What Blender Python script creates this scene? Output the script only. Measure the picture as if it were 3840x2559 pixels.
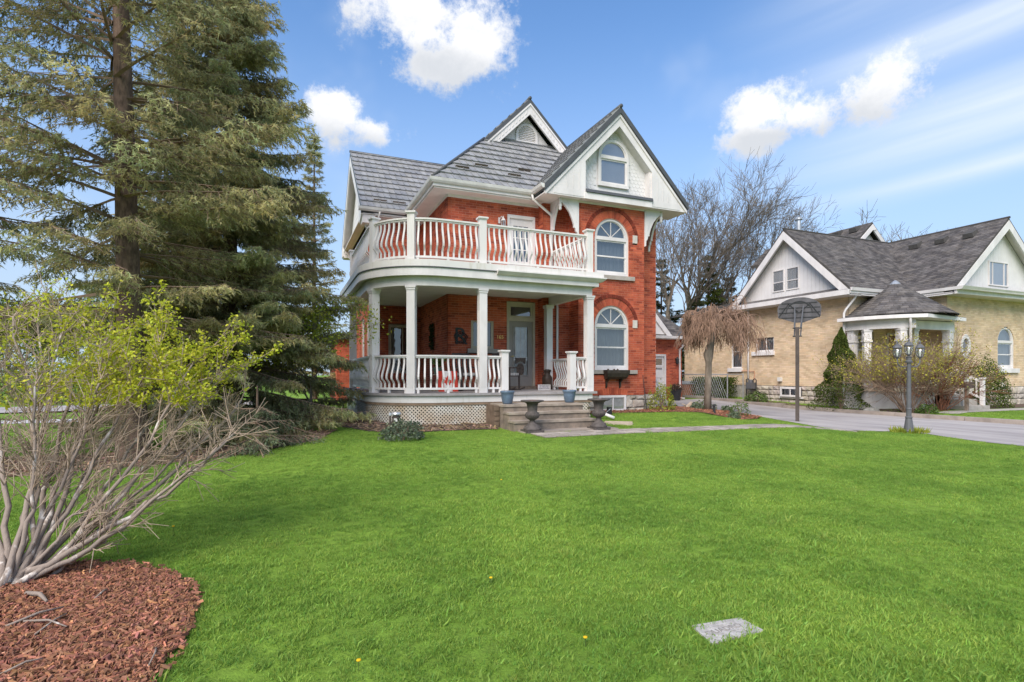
import bpy, bmesh, math, random
import numpy as np
from mathutils import Vector, Matrix
R = math.radians
random.seed(7); rng = np.random.default_rng(7)
for o in list(bpy.data.objects): bpy.data.objects.remove(o)
sc = bpy.context.scene
col = sc.collection
# ------------------------------------------------------------------ camera
EYE = 1.45; TH = R(22.6); FPX = 2060.0; CX, HY = 1920.0, 1406.0     # focal length and horizon in photograph pixels
cd = bpy.data.cameras.new('camera'); cam = bpy.data.objects.new('camera', cd); col.objects.link(cam)
cam.location = (0, 0, EYE); cam.rotation_euler = (R(90), 0, -TH)
cd.sensor_width = 36; cd.lens = 36*FPX/3840; cd.shift_y = (HY-1279.5)/3840; cd.clip_end = 3000; cd.clip_start = .05
sc.camera = cam
FW = Vector((math.sin(TH), math.cos(TH), 0)); RT = Vector((math.cos(TH), -math.sin(TH), 0))
def ray(x, y): return FW + RT*((x-CX)/FPX) + Vector((0, 0, (HY-y)/FPX))
def at_z(x, y, z): d = ray(x, y); t = (z-EYE)/d.z; return Vector((d.x*t, d.y*t, z))
def at_y(x, y, Y): d = ray(x, y); t = Y/d.y; return Vector((d.x*t, Y, EYE+d.z*t))
def at_x(x, y, X): d = ray(x, y); t = X/d.x; return Vector((X, d.y*t, EYE+d.z*t))
# ------------------------------------------------------------------ light
SUN_AZ = R(-132); SUN_EL = R(44)             # azimuth from +Y towards +X; the sun stands behind the camera's left shoulder
sc.render.engine = 'CYCLES'
sc.view_settings.view_transform = 'Standard'; sc.view_settings.look = 'None'
sc.view_settings.gamma = 1; sc.view_settings.use_curve_mapping = False
sc.view_settings.exposure = 0.72
SKY_STRENGTH = .13
sd = bpy.data.lights.new('sun', 'SUN'); sd.energy = 3.3; sd.angle = R(45); sd.color = (1, .92, .83)
so = bpy.data.objects.new('sun', sd); col.objects.link(so)
sdir = Vector((math.sin(SUN_AZ)*math.cos(SUN_EL), math.cos(SUN_AZ)*math.cos(SUN_EL), math.sin(SUN_EL)))
so.rotation_euler = (-sdir).to_track_quat('-Z', 'Y').to_euler(); so.location = (-20, -10, 30)

class NT:                                      # tiny node-tree helper
    def __init__(s, tree): s.t = tree; s.l = tree.links
    def new(s, kind, **kw):
        n = s.t.nodes.new(kind)
        for k, v in kw.items(): setattr(n, k, v)
        return n
    def put(s, sock, v):
        if isinstance(v, bpy.types.NodeSocket): s.l.new(v, sock)
        else: sock.default_value = v
    def m(s, op, a, b=0.0, c=None, clamp=False):
        n = s.new('ShaderNodeMath', operation=op, use_clamp=clamp)
        s.put(n.inputs[0], a); s.put(n.inputs[1], b)
        if c is not None: s.put(n.inputs[2], c)
        return n.outputs[0]
    def ss(s, x, a, b):
        n = s.new('ShaderNodeMapRange', interpolation_type='SMOOTHSTEP')
        s.put(n.inputs[0], x); n.inputs[1].default_value = a; n.inputs[2].default_value = b
        return n.outputs[0]
    def mix(s, f, a, b, blend='MIX'):
        n = s.new('ShaderNodeMix', data_type='RGBA', blend_type=blend)
        s.put(n.inputs[0], f); s.put(n.inputs[6], a); s.put(n.inputs[7], b)
        return n.outputs[2]
    def noise(s, vec, scale, detail=4.0, rough=.5, dist=0.0):
        n = s.new('ShaderNodeTexNoise'); s.put(n.inputs['Scale'], scale)
        if vec is not None: s.l.new(vec, n.inputs['Vector'])
        n.inputs['Detail'].default_value = detail; n.inputs['Roughness'].default_value = rough
        n.inputs['Distortion'].default_value = dist
        return n.outputs[0]
    def vm(s, op, a, b=None):
        n = s.new('ShaderNodeVectorMath', operation=op); s.put(n.inputs[0], a)
        if b is not None: s.put(n.inputs[1], b)
        return n.outputs[0]

# ------------------------------------------------------------------ sky with fair-weather clouds
w = bpy.data.worlds.new('World'); sc.world = w; w.use_nodes = True
W = NT(w.node_tree); w.node_tree.nodes.clear()
sky = W.new('ShaderNodeTexSky', sky_type='NISHITA', sun_disc=False)
sky.sun_elevation = SUN_EL; sky.sun_rotation = SUN_AZ; sky.air_density = 1.0; sky.dust_density = .3; sky.ozone_density = 2.5; sky.altitude = 300
tc = W.new('ShaderNodeTexCoord'); dv = W.vm('NORMALIZE', tc.outputs['Generated'])
sep = W.new('ShaderNodeSeparateXYZ'); W.l.new(dv, sep.inputs[0])
az = W.m('ARCTAN2', sep.outputs[0], sep.outputs[1]); el = W.m('ARCSINE', sep.outputs[2])
def azel(x, y): d = ray(x, y).normalized(); return math.atan2(d.x, d.y), math.asin(d.z)
n1 = W.noise(dv, 11.0, 9.0, .69)
fz = W.m('MULTIPLY', W.m('SUBTRACT', n1, .5), 2.9)
clouds = [(1520, 60, 250, 190, 1.0), (1780, 150, 190, 200, .95), (1660, 250, 240, 110, .7),          # big one over the house
          (1250, 430, 170, 125, 1.0), (1400, 490, 160, 80, .8),
          (2850, 420, 190, 115, 1.0), (2990, 440, 180, 105, .95), (2860, 510, 230, 70, .6),
          (3330, 320, 215, 150, .95)]
far = [(-1.5, .55, .22, .12, 1), (-1.15, .9, .28, .16, 1), (-2.2, .4, .25, .1, 1), (2.4, .5, .28, .13, 1), (1.75, .75, .2, .12, 1),
       (-3.0, .7, .24, .14, 1)]
cl = []
for x, y, a, b, k in clouds:
    A, E = azel(x, y); A2, _ = azel(x+a, y); _, E2 = azel(x, y-b); cl.append((A, E, abs(A2-A), abs(E2-E), k))
# each cloud is a soft ellipse; the ellipses are compared before the (single) noise is added
best = None; ymix = None
for A, E, a, b, k in cl+far:
    x = W.m('MULTIPLY_ADD', az, 1/(a*1.1), -A/(a*1.1)); y = W.m('MULTIPLY_ADD', el, 1/(b*1.1), -E/(b*1.1))
    q = W.m('MULTIPLY_ADD', x, x, W.m('MULTIPLY', y, y))
    best = q if best is None else W.m('SMOOTH_MIN', best, q, .25)
    g = W.m('MULTIPLY', W.m('SUBTRACT', 1.6, q, clamp=True), y)
    ymix = g if ymix is None else W.m('ADD', ymix, g)
m_all = W.ss(W.m('ADD', W.m('SUBTRACT', 1.0, W.m('SQRT', W.m('MAXIMUM', best, 0.0))), fz), .02, .62)
shade = W.ss(W.m('ADD', W.m('MULTIPLY', ymix, -1.0), W.m('MULTIPLY', fz, 1.0)), -.9, 1.3)
# long cirrus streaks
A0, E0 = azel(2750, 690); A1, E1 = azel(3840, 400); ang = math.atan2(E1-E0, A1-A0)
s_ = W.m('ADD', W.m('MULTIPLY', W.m('SUBTRACT', az, A0), math.cos(ang)), W.m('MULTIPLY', W.m('SUBTRACT', el, E0), math.sin(ang)))
t_ = W.m('SUBTRACT', W.m('MULTIPLY', W.m('SUBTRACT', el, E0), math.cos(ang)), W.m('MULTIPLY', W.m('SUBTRACT', az, A0), math.sin(ang)))
cmb = W.new('ShaderNodeCombineXYZ'); W.l.new(W.m('MULTIPLY', s_, 1.6), cmb.inputs[0]); W.l.new(W.m('MULTIPLY', t_, 22.0), cmb.inputs[1])
n3 = W.noise(cmb.outputs[0], 1.0, 3.0, .55)
streak = None
for t0, wd, k in ((.01, .042, 1.15), (.11, .028, 1.1), (-.06, .015, .85), (.21, .06, .7), (.37, .05, .4)):
    g = W.m('DIVIDE', W.m('SUBTRACT', t_, t0), wd)
    g = W.m('MULTIPLY', W.m('POWER', 2.718, W.m('MULTIPLY', W.m('MULTIPLY', g, g), -1.0)), k)
    streak = g if streak is None else W.m('ADD', streak, g)
streak = W.m('MULTIPLY', W.m('MULTIPLY', streak, W.ss(s_, -.06, .38)), W.m('ADD', W.m('MULTIPLY', n3, 1.5), -.05), clamp=True)
n4 = W.noise(dv, 3.2, 4.0, .62)
veil = W.m('MULTIPLY', W.ss(n4, .5, .85), .45)                                     # thin veil everywhere
hz = W.m('MULTIPLY', W.m('SUBTRACT', 1.0, W.ss(el, -.02, .62)), .92)                # paler air towards the horizon
CLW = 5.2
base = W.mix(1.0, sky.outputs[0], (.84, 1.05, 1.2, 1), 'MULTIPLY')
base = W.mix(hz, base, (2.6, 3.15, 3.95, 1))
base = W.mix(W.m('MAXIMUM', veil, streak), base, (4.2, 4.6, 5.2, 1))
ccol = W.mix(shade, (CLW, CLW, CLW*1.01, 1), (CLW*.66, CLW*.69, CLW*.74, 1))
fin = W.mix(m_all, base, ccol)
bg = W.new('ShaderNodeBackground'); bg.inputs[1].default_value = SKY_STRENGTH; W.l.new(fin, bg.inputs[0])
w.cycles.sampling_method = 'MANUAL'; w.cycles.sample_map_resolution = 256
wo = W.new('ShaderNodeOutputWorld'); W.l.new(bg.outputs[0], wo.inputs[0])

# ------------------------------------------------------------------ materials
MATS = {}
def mat(name, c, rough=.6, var=.15, scale=6.0, bump=0.0, bscale=40.0, spec=.3, c2=None, stretch=None, attr=False, metal=0.0, detail=5.0, trans=0.0, lo=.3, hi=.7):
    if name in MATS: return MATS[name]
    m = bpy.data.materials.new(name); m.use_nodes = True; T = NT(m.node_tree)
    p = m.node_tree.nodes['Principled BSDF']; p.inputs['Roughness'].default_value = rough; p.inputs['Metallic'].default_value = metal
    p.inputs['Specular IOR Level'].default_value = spec
    g = T.new('ShaderNodeNewGeometry'); v = g.outputs['Position']
    if stretch:
        mp = T.new('ShaderNodeMapping'); mp.inputs['Scale'].default_value = stretch; T.l.new(v, mp.inputs[0]); v = mp.outputs[0]
    c4 = (*c, 1)
    if c2 is not None: a, b = c4, (*c2, 1)
    else: a = (*[max(0, k*(1-var)) for k in c], 1); b = (*[k*(1+var) for k in c], 1)
    f = T.ss(T.noise(v, scale, detail, .6), lo, hi)
    out = T.mix(f, a, b)
    if attr:
        at = T.new('ShaderNodeAttribute'); at.attribute_name = 'Col'
        out = T.mix(1.0, out, at.outputs[0], 'MULTIPLY')
    T.l.new(out, p.inputs['Base Color'])
    if bump:
        b_ = T.new('ShaderNodeBump'); b_.inputs['Strength'].default_value = bump; b_.inputs['Distance'].default_value = .02
        T.l.new(T.noise(v, bscale, 6.0, .6), b_.inputs['Height']); T.l.new(b_.outputs[0], p.inputs['Normal'])
    if trans:
        tr = T.new('ShaderNodeBsdfTranslucent'); T.l.new(out, tr.inputs[0])
        mx = T.new('ShaderNodeMixShader'); mx.inputs[0].default_value = trans
        o = m.node_tree.nodes['Material Output']
        T.l.new(p.outputs[0], mx.inputs[1]); T.l.new(tr.outputs[0], mx.inputs[2]); T.l.new(mx.outputs[0], o.inputs[0])
    MATS[name] = m; return m
def glass_mat(name, tint=(.75, .8, .82), refl=.1):
    if name in MATS: return MATS[name]
    m = bpy.data.materials.new(name); m.use_nodes = True; T = NT(m.node_tree); m.node_tree.nodes.remove(m.node_tree.nodes['Principled BSDF'])
    tr = T.new('ShaderNodeBsdfTransparent'); tr.inputs[0].default_value = (*tint, 1)
    gl = T.new('ShaderNodeBsdfGlossy'); gl.inputs['Roughness'].default_value = .02; gl.inputs[0].default_value = (1, 1, 1, 1)
    nb = T.new('ShaderNodeBump'); nb.inputs['Strength'].default_value = .08; nb.inputs['Distance'].default_value = .03
    g = T.new('ShaderNodeTexCoord'); T.l.new(T.noise(g.outputs['Object'], 2.2, 2.0), nb.inputs['Height']); T.l.new(nb.outputs[0], gl.inputs['Normal'])
    lw = T.new('ShaderNodeLayerWeight'); lw.inputs[0].default_value = .35
    f = T.m('ADD', T.m('MULTIPLY', lw.outputs[1], .5), refl, clamp=True)
    mx = T.new('ShaderNodeMixShader'); T.l.new(f, mx.inputs[0]); T.l.new(tr.outputs[0], mx.inputs[1]); T.l.new(gl.outputs[0], mx.inputs[2])
    T.l.new(mx.outputs[0], m.node_tree.nodes['Material Output'].inputs[0]); MATS[name] = m; return m
white = mat('white_paint', (.67, .63, .605), .45, .1, 2.2, .05, 25, stretch=(1, 1, .35))
oldwhite = mat('weathered_white_paint', (.67, .635, .595), .5, .1, 2.0, .08, 30, c2=(.50, .455, .36), stretch=(5, 5, .7), lo=.5, hi=.85)
siding = mat('white_siding', (.68, .65, .63), .5, .05, 2.0)
soffit = mat('soffit_white', (.74, .70, .65), .6, .06, 2.0)
deckgrey = mat('grey_deck_paint', (.31, .285, .275), .6, .15, 4.0, .1, 30)
mortar = mat('red_mortar', (.52, .235, .165), .9, .15, 8.0, .2, 60)
brickm = mat('red_brick', (.42, .095, .05), .85, .24, 1.6, .05, 40, attr=True, spec=.2)
bmortar = mat('buff_mortar', (.50, .385, .25), .9, .12, 8.0, .2, 60)
buffm = mat('buff_brick', (.63, .475, .32), .85, .16, 1.3, .05, 40, attr=True, spec=.2)
tilem = mat('steel_roof_tile', (.27, .265, .26), .42, .16, 5.0, .12, 120, spec=.4, attr=True)
darkmetal = mat('charcoal_metal_trim', (.075, .078, .082), .5, .1, 5.0)
shingm = mat('asphalt_shingle', (.115, .105, .10), .9, .3, 3.0, .4, 150, attr=True, spec=.15)
concrete = mat('old_concrete', (.30, .235, .18), .9, .2, 5.0, .35, 40, c2=(.17, .14, .115))
stone = mat('limestone_rubble', (.50, .45, .39), .95, .25, 5.0, .9, 14, c2=(.34, .29, .25), attr=True)
sillm = mat('stone_sill', (.36, .32, .28), .9, .12, 6.0, .2, 50)
taupe = mat('taupe_door_paint', (.29, .26, .235), .5, .05, 3.0)
tan = mat('tan_trim', (.46, .40, .32), .6, .08, 4.0)
glass = glass_mat('window_glass'); dglass = glass_mat('dark_window_glass', (.5, .53, .56), .14)
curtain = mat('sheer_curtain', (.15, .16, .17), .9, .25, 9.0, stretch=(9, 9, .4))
pane_backing = mat('dark_interior', (.06, .06, .065), .9, .2, 2.0)  # near-black sheet behind panes, stands in for the unlit rooms
castiron = mat('weathered_cast_iron', (.085, .072, .066), .75, .25, 12.0, .3, 60)
bluepot = mat('blue_glazed_pot', (.10, .145, .20), .35, .2, 6.0, spec=.5)
soil = mat('soil', (.10, .07, .05), .95, .3, 15.0, .6, 60)
blackm = mat('black_metal', (.03, .03, .032), .5, .15, 8.0)
gmetal = mat('grey_painted_metal', (.10, .10, .105), .5, .12, 6.0, spec=.4)
brownmetal = mat('brown_painted_steel', (.075, .058, .05), .6, .2, 6.0)
galv = mat('galvanised_steel', (.45, .46, .47), .4, .12, 5.0, metal=.6)
copper = mat('copper_pipe', (.55, .26, .16), .45, .15, 5.0, metal=.3)
bark = mat('spruce_bark', (.13, .086, .062), .95, .45, 14.0, 1.0, 22, stretch=(1, 1, .35))
gbark = mat('grey_bark', (.19, .155, .12), .95, .3, 7.0, .6, 30, stretch=(1, 1, .4))
twigm = mat('brown_twig', (.24, .165, .115), .9, .25, 5.0)
peel = mat('peeling_shrub_bark', (.27, .215, .175), .9, .2, 9.0, .5, 40, c2=(.58, .52, .46), stretch=(1, 1, .45), lo=.56, hi=.64)
wood = mat('grey_weathered_wood', (.22, .17, .13), .85, .25, 6.0, .3, 40)
redwood = mat('red_brown_wood', (.33, .13, .06), .8, .2, 6.0, .2, 40)
drift = mat('driftwood', (.42, .33, .24), .9, .25, 8.0, .4, 30)
plastic = mat('pale_plastic', (.62, .6, .56), .5, .05, 5.0)
gold = mat('brass_numerals', (.75, .50, .16), .35, .1, 5.0, metal=.5)
asphalt = mat('worn_pale_asphalt', (.28, .255, .245), .95, .16, 1.1, .35, 120, c2=(.42, .385, .365), stretch=(1.5, .3, 1), detail=9.0)
kerbm = mat('kerb_concrete', (.30, .25, .21), .95, .2, 3.0, .3, 50)
paver = mat('paver_stone', (.34, .30, .265), .95, .2, 5.0, .35, 50, attr=True)
# ------------------------------------------------------------------ mesh helpers
class Fr:                                        # a wall frame: u along the wall, w outwards, z up
    def __init__(s, o, u, n): s.o = Vector(o); s.u = Vector(u).normalized(); s.n = Vector(n).normalized()
    def p(s, u, w, z): v = s.o + s.u*u + s.n*w; return (v.x, v.y, s.o.z+z)
def front(y): return Fr((0, y, 0), (1, 0, 0), (0, -1, 0))       # faces the street, u = X
def left(x): return Fr((x, 0, 0), (0, 1, 0), (-1, 0, 0))        # faces left, u = Y
WORLD = Fr((0, 0, 0), (1, 0, 0), (0, 1, 0))
class MB:
    def __init__(s): s.v = []; s.f = []; s.c = []; s.col = (1, 1, 1)
    def poly(s, pts): 
        n = len(s.v); s.v += [tuple(p) for p in pts]; s.f.append(tuple(range(n, n+len(pts)))); s.c += [s.col]*len(pts); return s
    def hexa(s, p):                              # 8 corners, bottom 0-3 and top 4-7
        n = len(s.v); s.v += [tuple(q) for q in p]; s.c += [s.col]*8
        for f in ((3, 2, 1, 0), (4, 5, 6, 7), (0, 1, 5, 4), (1, 2, 6, 5), (2, 3, 7, 6), (3, 0, 4, 7)): s.f.append(tuple(n+i for i in f))
        return s
    def fb(s, F, u0, u1, w0, w1, z0, z1):
        return s.hexa([F.p(u0, w0, z0), F.p(u1, w0, z0), F.p(u1, w1, z0), F.p(u0, w1, z0), F.p(u0, w0, z1), F.p(u1, w0, z1), F.p(u1, w1, z1), F.p(u0, w1, z1)])
    def box(s, x0, x1, y0, y1, z0, z1): return s.fb(WORLD, x0, x1, y0, y1, z0, z1)
    def prism(s, F, pts, w0, w1):                # polygon (u,z) extruded from w0 to w1
        n = len(s.v); k = len(pts); s.v += [F.p(u, w0, z) for u, z in pts]+[F.p(u, w1, z) for u, z in pts]; s.c += [s.col]*(2*k)
        s.f.append(tuple(range(n, n+k))); s.f.append(tuple(range(n+2*k-1, n+k-1, -1)))
        for i in range(k): j = (i+1) % k; s.f.append((n+i, n+j, n+k+j, n+k+i))
        return s
    def plan(s, pts, z0, z1):                    # plan polygon extruded upwards
        n = len(s.v); k = len(pts); s.v += [(x, y, z0) for x, y in pts]+[(x, y, z1) for x, y in pts]; s.c += [s.col]*(2*k)
        s.f.append(tuple(range(n+k-1, n-1, -1))); s.f.append(tuple(range(n+k, n+2*k)))
        for i in range(k): j = (i+1) % k; s.f.append((n+i, n+j, n+k+j, n+k+i))
        return s
    def ring(s, F, uc, zc, r0, r1, a0, a1, w0, w1, n=16):   # part of a ring in the wall plane
        for i in range(n):
            a = a0+(a1-a0)*i/n; b = a0+(a1-a0)*(i+1)/n
            q = [(uc+r0*math.cos(a), zc+r0*math.sin(a)), (uc+r1*math.cos(a), zc+r1*math.sin(a)), (uc+r1*math.cos(b), zc+r1*math.sin(b)), (uc+r0*math.cos(b), zc+r0*math.sin(b))]
            s.prism(F, q, w0, w1)
        return s
    def tube(s, pts, rad, n=6, cap=True):
        pts = [Vector(p) for p in pts]; k = len(pts)
        if not hasattr(rad, '__len__'): rad = [rad]*k
        b = len(s.v); up = Vector((0, 0, 1)); ref = None
        for i, p in enumerate(pts):
            t = (pts[min(i+1, k-1)]-pts[max(i-1, 0)])
            t = t.normalized() if t.length > 1e-9 else up
            if ref is None: ref = t.orthogonal().normalized()
            ref = (ref-t*ref.dot(t)); ref = ref.normalized() if ref.length > 1e-6 else t.orthogonal().normalized()
            y = t.cross(ref)
            for j in range(n):
                a = 2*math.pi*j/n; q = p+(ref*math.cos(a)+y*math.sin(a))*rad[i]; s.v.append((q.x, q.y, q.z)); s.c.append(s.col)
        for i in range(k-1):
            for j in range(n): s.f.append((b+i*n+j, b+i*n+(j+1) % n, b+(i+1)*n+(j+1) % n, b+(i+1)*n+j))
        if cap: s.f.append(tuple(b+j for j in range(n-1, -1, -1))); s.f.append(tuple(b+(k-1)*n+j for j in range(n)))
        return s
    def lathe(s, c, prof, n=20, sq=0):            # profile [(r,z)] about the vertical through c
        b = len(s.v); k = len(prof)
        for r, z in prof:
            for j in range(n): a = 2*math.pi*j/n; s.v.append((c[0]+r*math.cos(a), c[1]+r*math.sin(a), c[2]+z)); s.c.append(s.col)
        for i in range(k-1):
            for j in range(n): s.f.append((b+i*n+j, b+i*n+(j+1) % n, b+(i+1)*n+(j+1) % n, b+(i+1)*n+j))
        s.f.append(tuple(b+j for j in range(n-1, -1, -1))); s.f.append(tuple(b+(k-1)*n+j for j in range(n)))
        return s
    def sweep(s, path, sec, closed=False):        # section [(out,z)] swept along a plan path [(x,y,z)], out = to the right of travel
        P = [Vector(p) for p in path]; k = len(P); b = len(s.v); m = len(sec)
        for i in range(k):
            t = P[min(i+1, k-1)]-P[max(i-1, 0)]; t.z = 0; t.normalize(); n_ = Vector((t.y, -t.x, 0))
            f = 1.0
            if 0 < i < k-1:
                t1 = (P[i]-P[i-1]); t1.z = 0; t1.normalize(); c = max(.4, t1.dot(t)); f = 1/c
            for o, z in sec: q = P[i]+n_*(o*f); s.v.append((q.x, q.y, q.z+z)); s.c.append(s.col)
        for i in range(k-1):
            for j in range(m): s.f.append((b+i*m+j, b+i*m+(j+1) % m, b+(i+1)*m+(j+1) % m, b+(i+1)*m+j))
        s.f.append(tuple(b+j for j in range(m-1, -1, -1))); s.f.append(tuple(b+(k-1)*m+j for j in range(m)))
        return s
    def mesh(s, name, smooth=False, color=False):
        me = bpy.data.meshes.new(name); me.from_pydata(s.v, [], s.f)
        if color:
            a = me.color_attributes.new('Col', 'FLOAT_COLOR', 'POINT')
            arr = np.ones((len(s.v), 4), np.float32); arr[:, :3] = np.array(s.c, np.float32).reshape(-1, 3); a.data.foreach_set('color', arr.ravel())
        if smooth: me.polygons.foreach_set('use_smooth', [True]*len(me.polygons))
        me.update(); return me
    def build(s, name, m, parent=None, smooth=False, color=False, kind=None, label=None):
        return link(name, s.mesh(name, smooth, color), m, parent, kind, label)
def link(name, me, m=None, parent=None, kind=None, label=None):
    if m is not None and not me.materials: me.materials.append(m)
    o = bpy.data.objects.new(name, me); col.objects.link(o)
    if parent is not None: adopt(o, parent)
    if kind: o['kind'] = kind
    if label: o['label'] = label
    return o
def wmat(o):
    m = o.matrix_basis.copy()
    if o.parent: m = wmat(o.parent) @ o.matrix_parent_inverse @ m
    return m
def adopt(o, parent): o.parent = parent; o.matrix_parent_inverse = wmat(parent).inverted()
def tag(o, label, cat, group=None):
    o['label'] = label; o['category'] = cat
    if group: o['group'] = group
    return o
def thing(name, label, cat, loc, group=None):
    o = bpy.data.objects.new(name, None); col.objects.link(o); o.location = loc; o.empty_display_size = .2
    return tag(o, label, cat, group)
def struct(o): o['kind'] = 'structure'; return o
def np_mesh(name, V, F, color=None, smooth=False):        # big triangle / quad meshes straight from numpy
    me = bpy.data.meshes.new(name); n, k = F.shape
    me.vertices.add(len(V)); me.vertices.foreach_set('co', np.ascontiguousarray(V, np.float32).ravel())
    me.loops.add(n*k); me.loops.foreach_set('vertex_index', np.ascontiguousarray(F, np.int32).ravel())
    me.polygons.add(n); me.polygons.foreach_set('loop_start', np.arange(0, n*k, k, dtype=np.int32))
    if color is not None:
        a = me.color_attributes.new('Col', 'FLOAT_COLOR', 'POINT'); c = np.ones((len(V), 4), np.float32); c[:, :3] = color; a.data.foreach_set('color', c.ravel())
    me.update(calc_edges=True)
    me.polygons.foreach_set('use_smooth', np.full(n, bool(smooth)))
    return me
def lerp(a, b, t): return a+(b-a)*t
def sstep(a, b, x):
    t = np.clip((np.asarray(x, float)-a)/(b-a), 0, 1); return t*t*(3-2*t)

# ------------------------------------------------------------------ the lie of the land
def G(x, y):
    x = np.asarray(x, float); y = np.asarray(y, float)
    h = (.16*sstep(5, 11.3, y)+.14*sstep(11.6, 14.6, y))*sstep(-1.6, 1.6, x)*(1-sstep(11.6, 13.6, x))
    back = .25*sstep(15, 24, y)*sstep(10, 12.5, x)
    nb = .17*sstep(20.0, 21.2, x)*sstep(5, 8, y)
    return h+back+nb
def gz(x, y): return float(G(x, y))

# ------------------------------------------------------------------ courses of bricks
def courses(F, u0, u1, z0, z1, openings, length=.215, h=.072, joint=.010, depth=.1, proud=.007, seed=0, ztop=None):
    """openings: ('r',u0,u1,z0,z1) or ('a',uc,half,z0,zspring[,radius]); returns bricks [(F,u0,u1,za,zb)] and mortar strips"""
    rnd = random.Random(seed); bricks = []; strips = []
    k = 0; z = z0
    while z < z1-.01:
        zb = min(z+h, z1); zm = (z+zb)/2; a, b = u0, u1
        if ztop: a, b = ztop(zm)
        cuts = []
        for o in openings:
            if o[0] == 'r':
                if o[3] < zm < o[4]: cuts.append((o[1], o[2]))
            else:
                r = o[5] if len(o) > 5 else o[2]
                if o[3] < zm <= o[4]: cuts.append((o[1]-o[2], o[1]+o[2]))
                elif o[4] < zm < o[4]+r: q = math.sqrt(r*r-(zm-o[4])**2); cuts.append((o[1]-q, o[1]+q))
        iv = [(a, b)]
        for c0, c1 in cuts:
            nv = []
            for p, q in iv:
                if c1 <= p or c0 >= q: nv.append((p, q)); continue
                if c0 > p: nv.append((p, c0))
                if c1 < q: nv.append((c1, q))
            iv = nv
        for p, q in iv:
            if q-p < .02: continue
            strips.append((F, p, q, z, zb))
            step = length+joint; off = (step/2 if k % 2 else 0)
            i = math.floor((p-off-u0)/step); x = u0+off+i*step
            while x < q:
                s, e = max(x, p)+(joint/2), min(x+step, q)-joint/2
                if e-s > .03: bricks.append((F, s, e, z+joint/2, zb-joint/2))
                x += step
        z += h; k += 1
    return bricks, strips
def unit_cube(name, c):
    b = MB(); b.col = c; b.box(-.5, .5, -.5, .5, -.5, .5); return b.mesh(name, color=True)
def lay_bricks(wall, bricks, m, palette, nsingle, key, depth=.09, proud=.0055, name='brick'):
    """the bricks that show largest become objects, the rest one joined part"""
    cubes = []
    for i, c in enumerate(palette): me = unit_cube(name, c); me.materials.append(m); cubes.append(me)
    order = sorted(range(len(bricks)), key=lambda i: key(bricks[i])); single = set(order[:nsingle])
    V = []; C = []
    rnd = random.Random(3)
    for i, (F, a, b, z0, z1) in enumerate(bricks):
        c = rnd.choice(palette); jit = rnd.uniform(-.001, .0015)
        if i in single:
            o = bpy.data.objects.new(name, cubes[palette.index(c)]); col.objects.link(o)
            mid = F.p((a+b)/2, proud+jit-depth/2, (z0+z1)/2); o.location = mid; o.scale = (b-a, depth, z1-z0)
            o.rotation_euler = (0, 0, math.atan2(F.u.y, F.u.x)); o.parent = wall; o.matrix_parent_inverse = wmat(wall).inverted()
        else:
            w1 = proud+jit; w0 = w1-depth
            V += [F.p(a, w0, z0), F.p(b, w0, z0), F.p(b, w1, z0), F.p(a, w1, z0), F.p(a, w0, z1), F.p(b, w0, z1), F.p(b, w1, z1), F.p(a, w1, z1)]; C += [c]*8
    if V:
        n = len(V)//8; base = np.array([(0, 1, 2, 3), (4, 7, 6, 5), (2, 6, 7, 3), (1, 5, 6, 2), (3, 7, 4, 0)])
        Fc = (base[None]+np.arange(n)[:, None, None]*8).reshape(-1, 4)
        o = link(name+'work', np_mesh(name+'work', np.array(V), Fc, np.array(C)), m, wall, 'stuff')
def core(strips, depth=.1):
    b = MB()
    for F, p, q, z0, z1 in strips: b.fb(F, p, q, -depth, 0, z0, z1)
    return b
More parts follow.
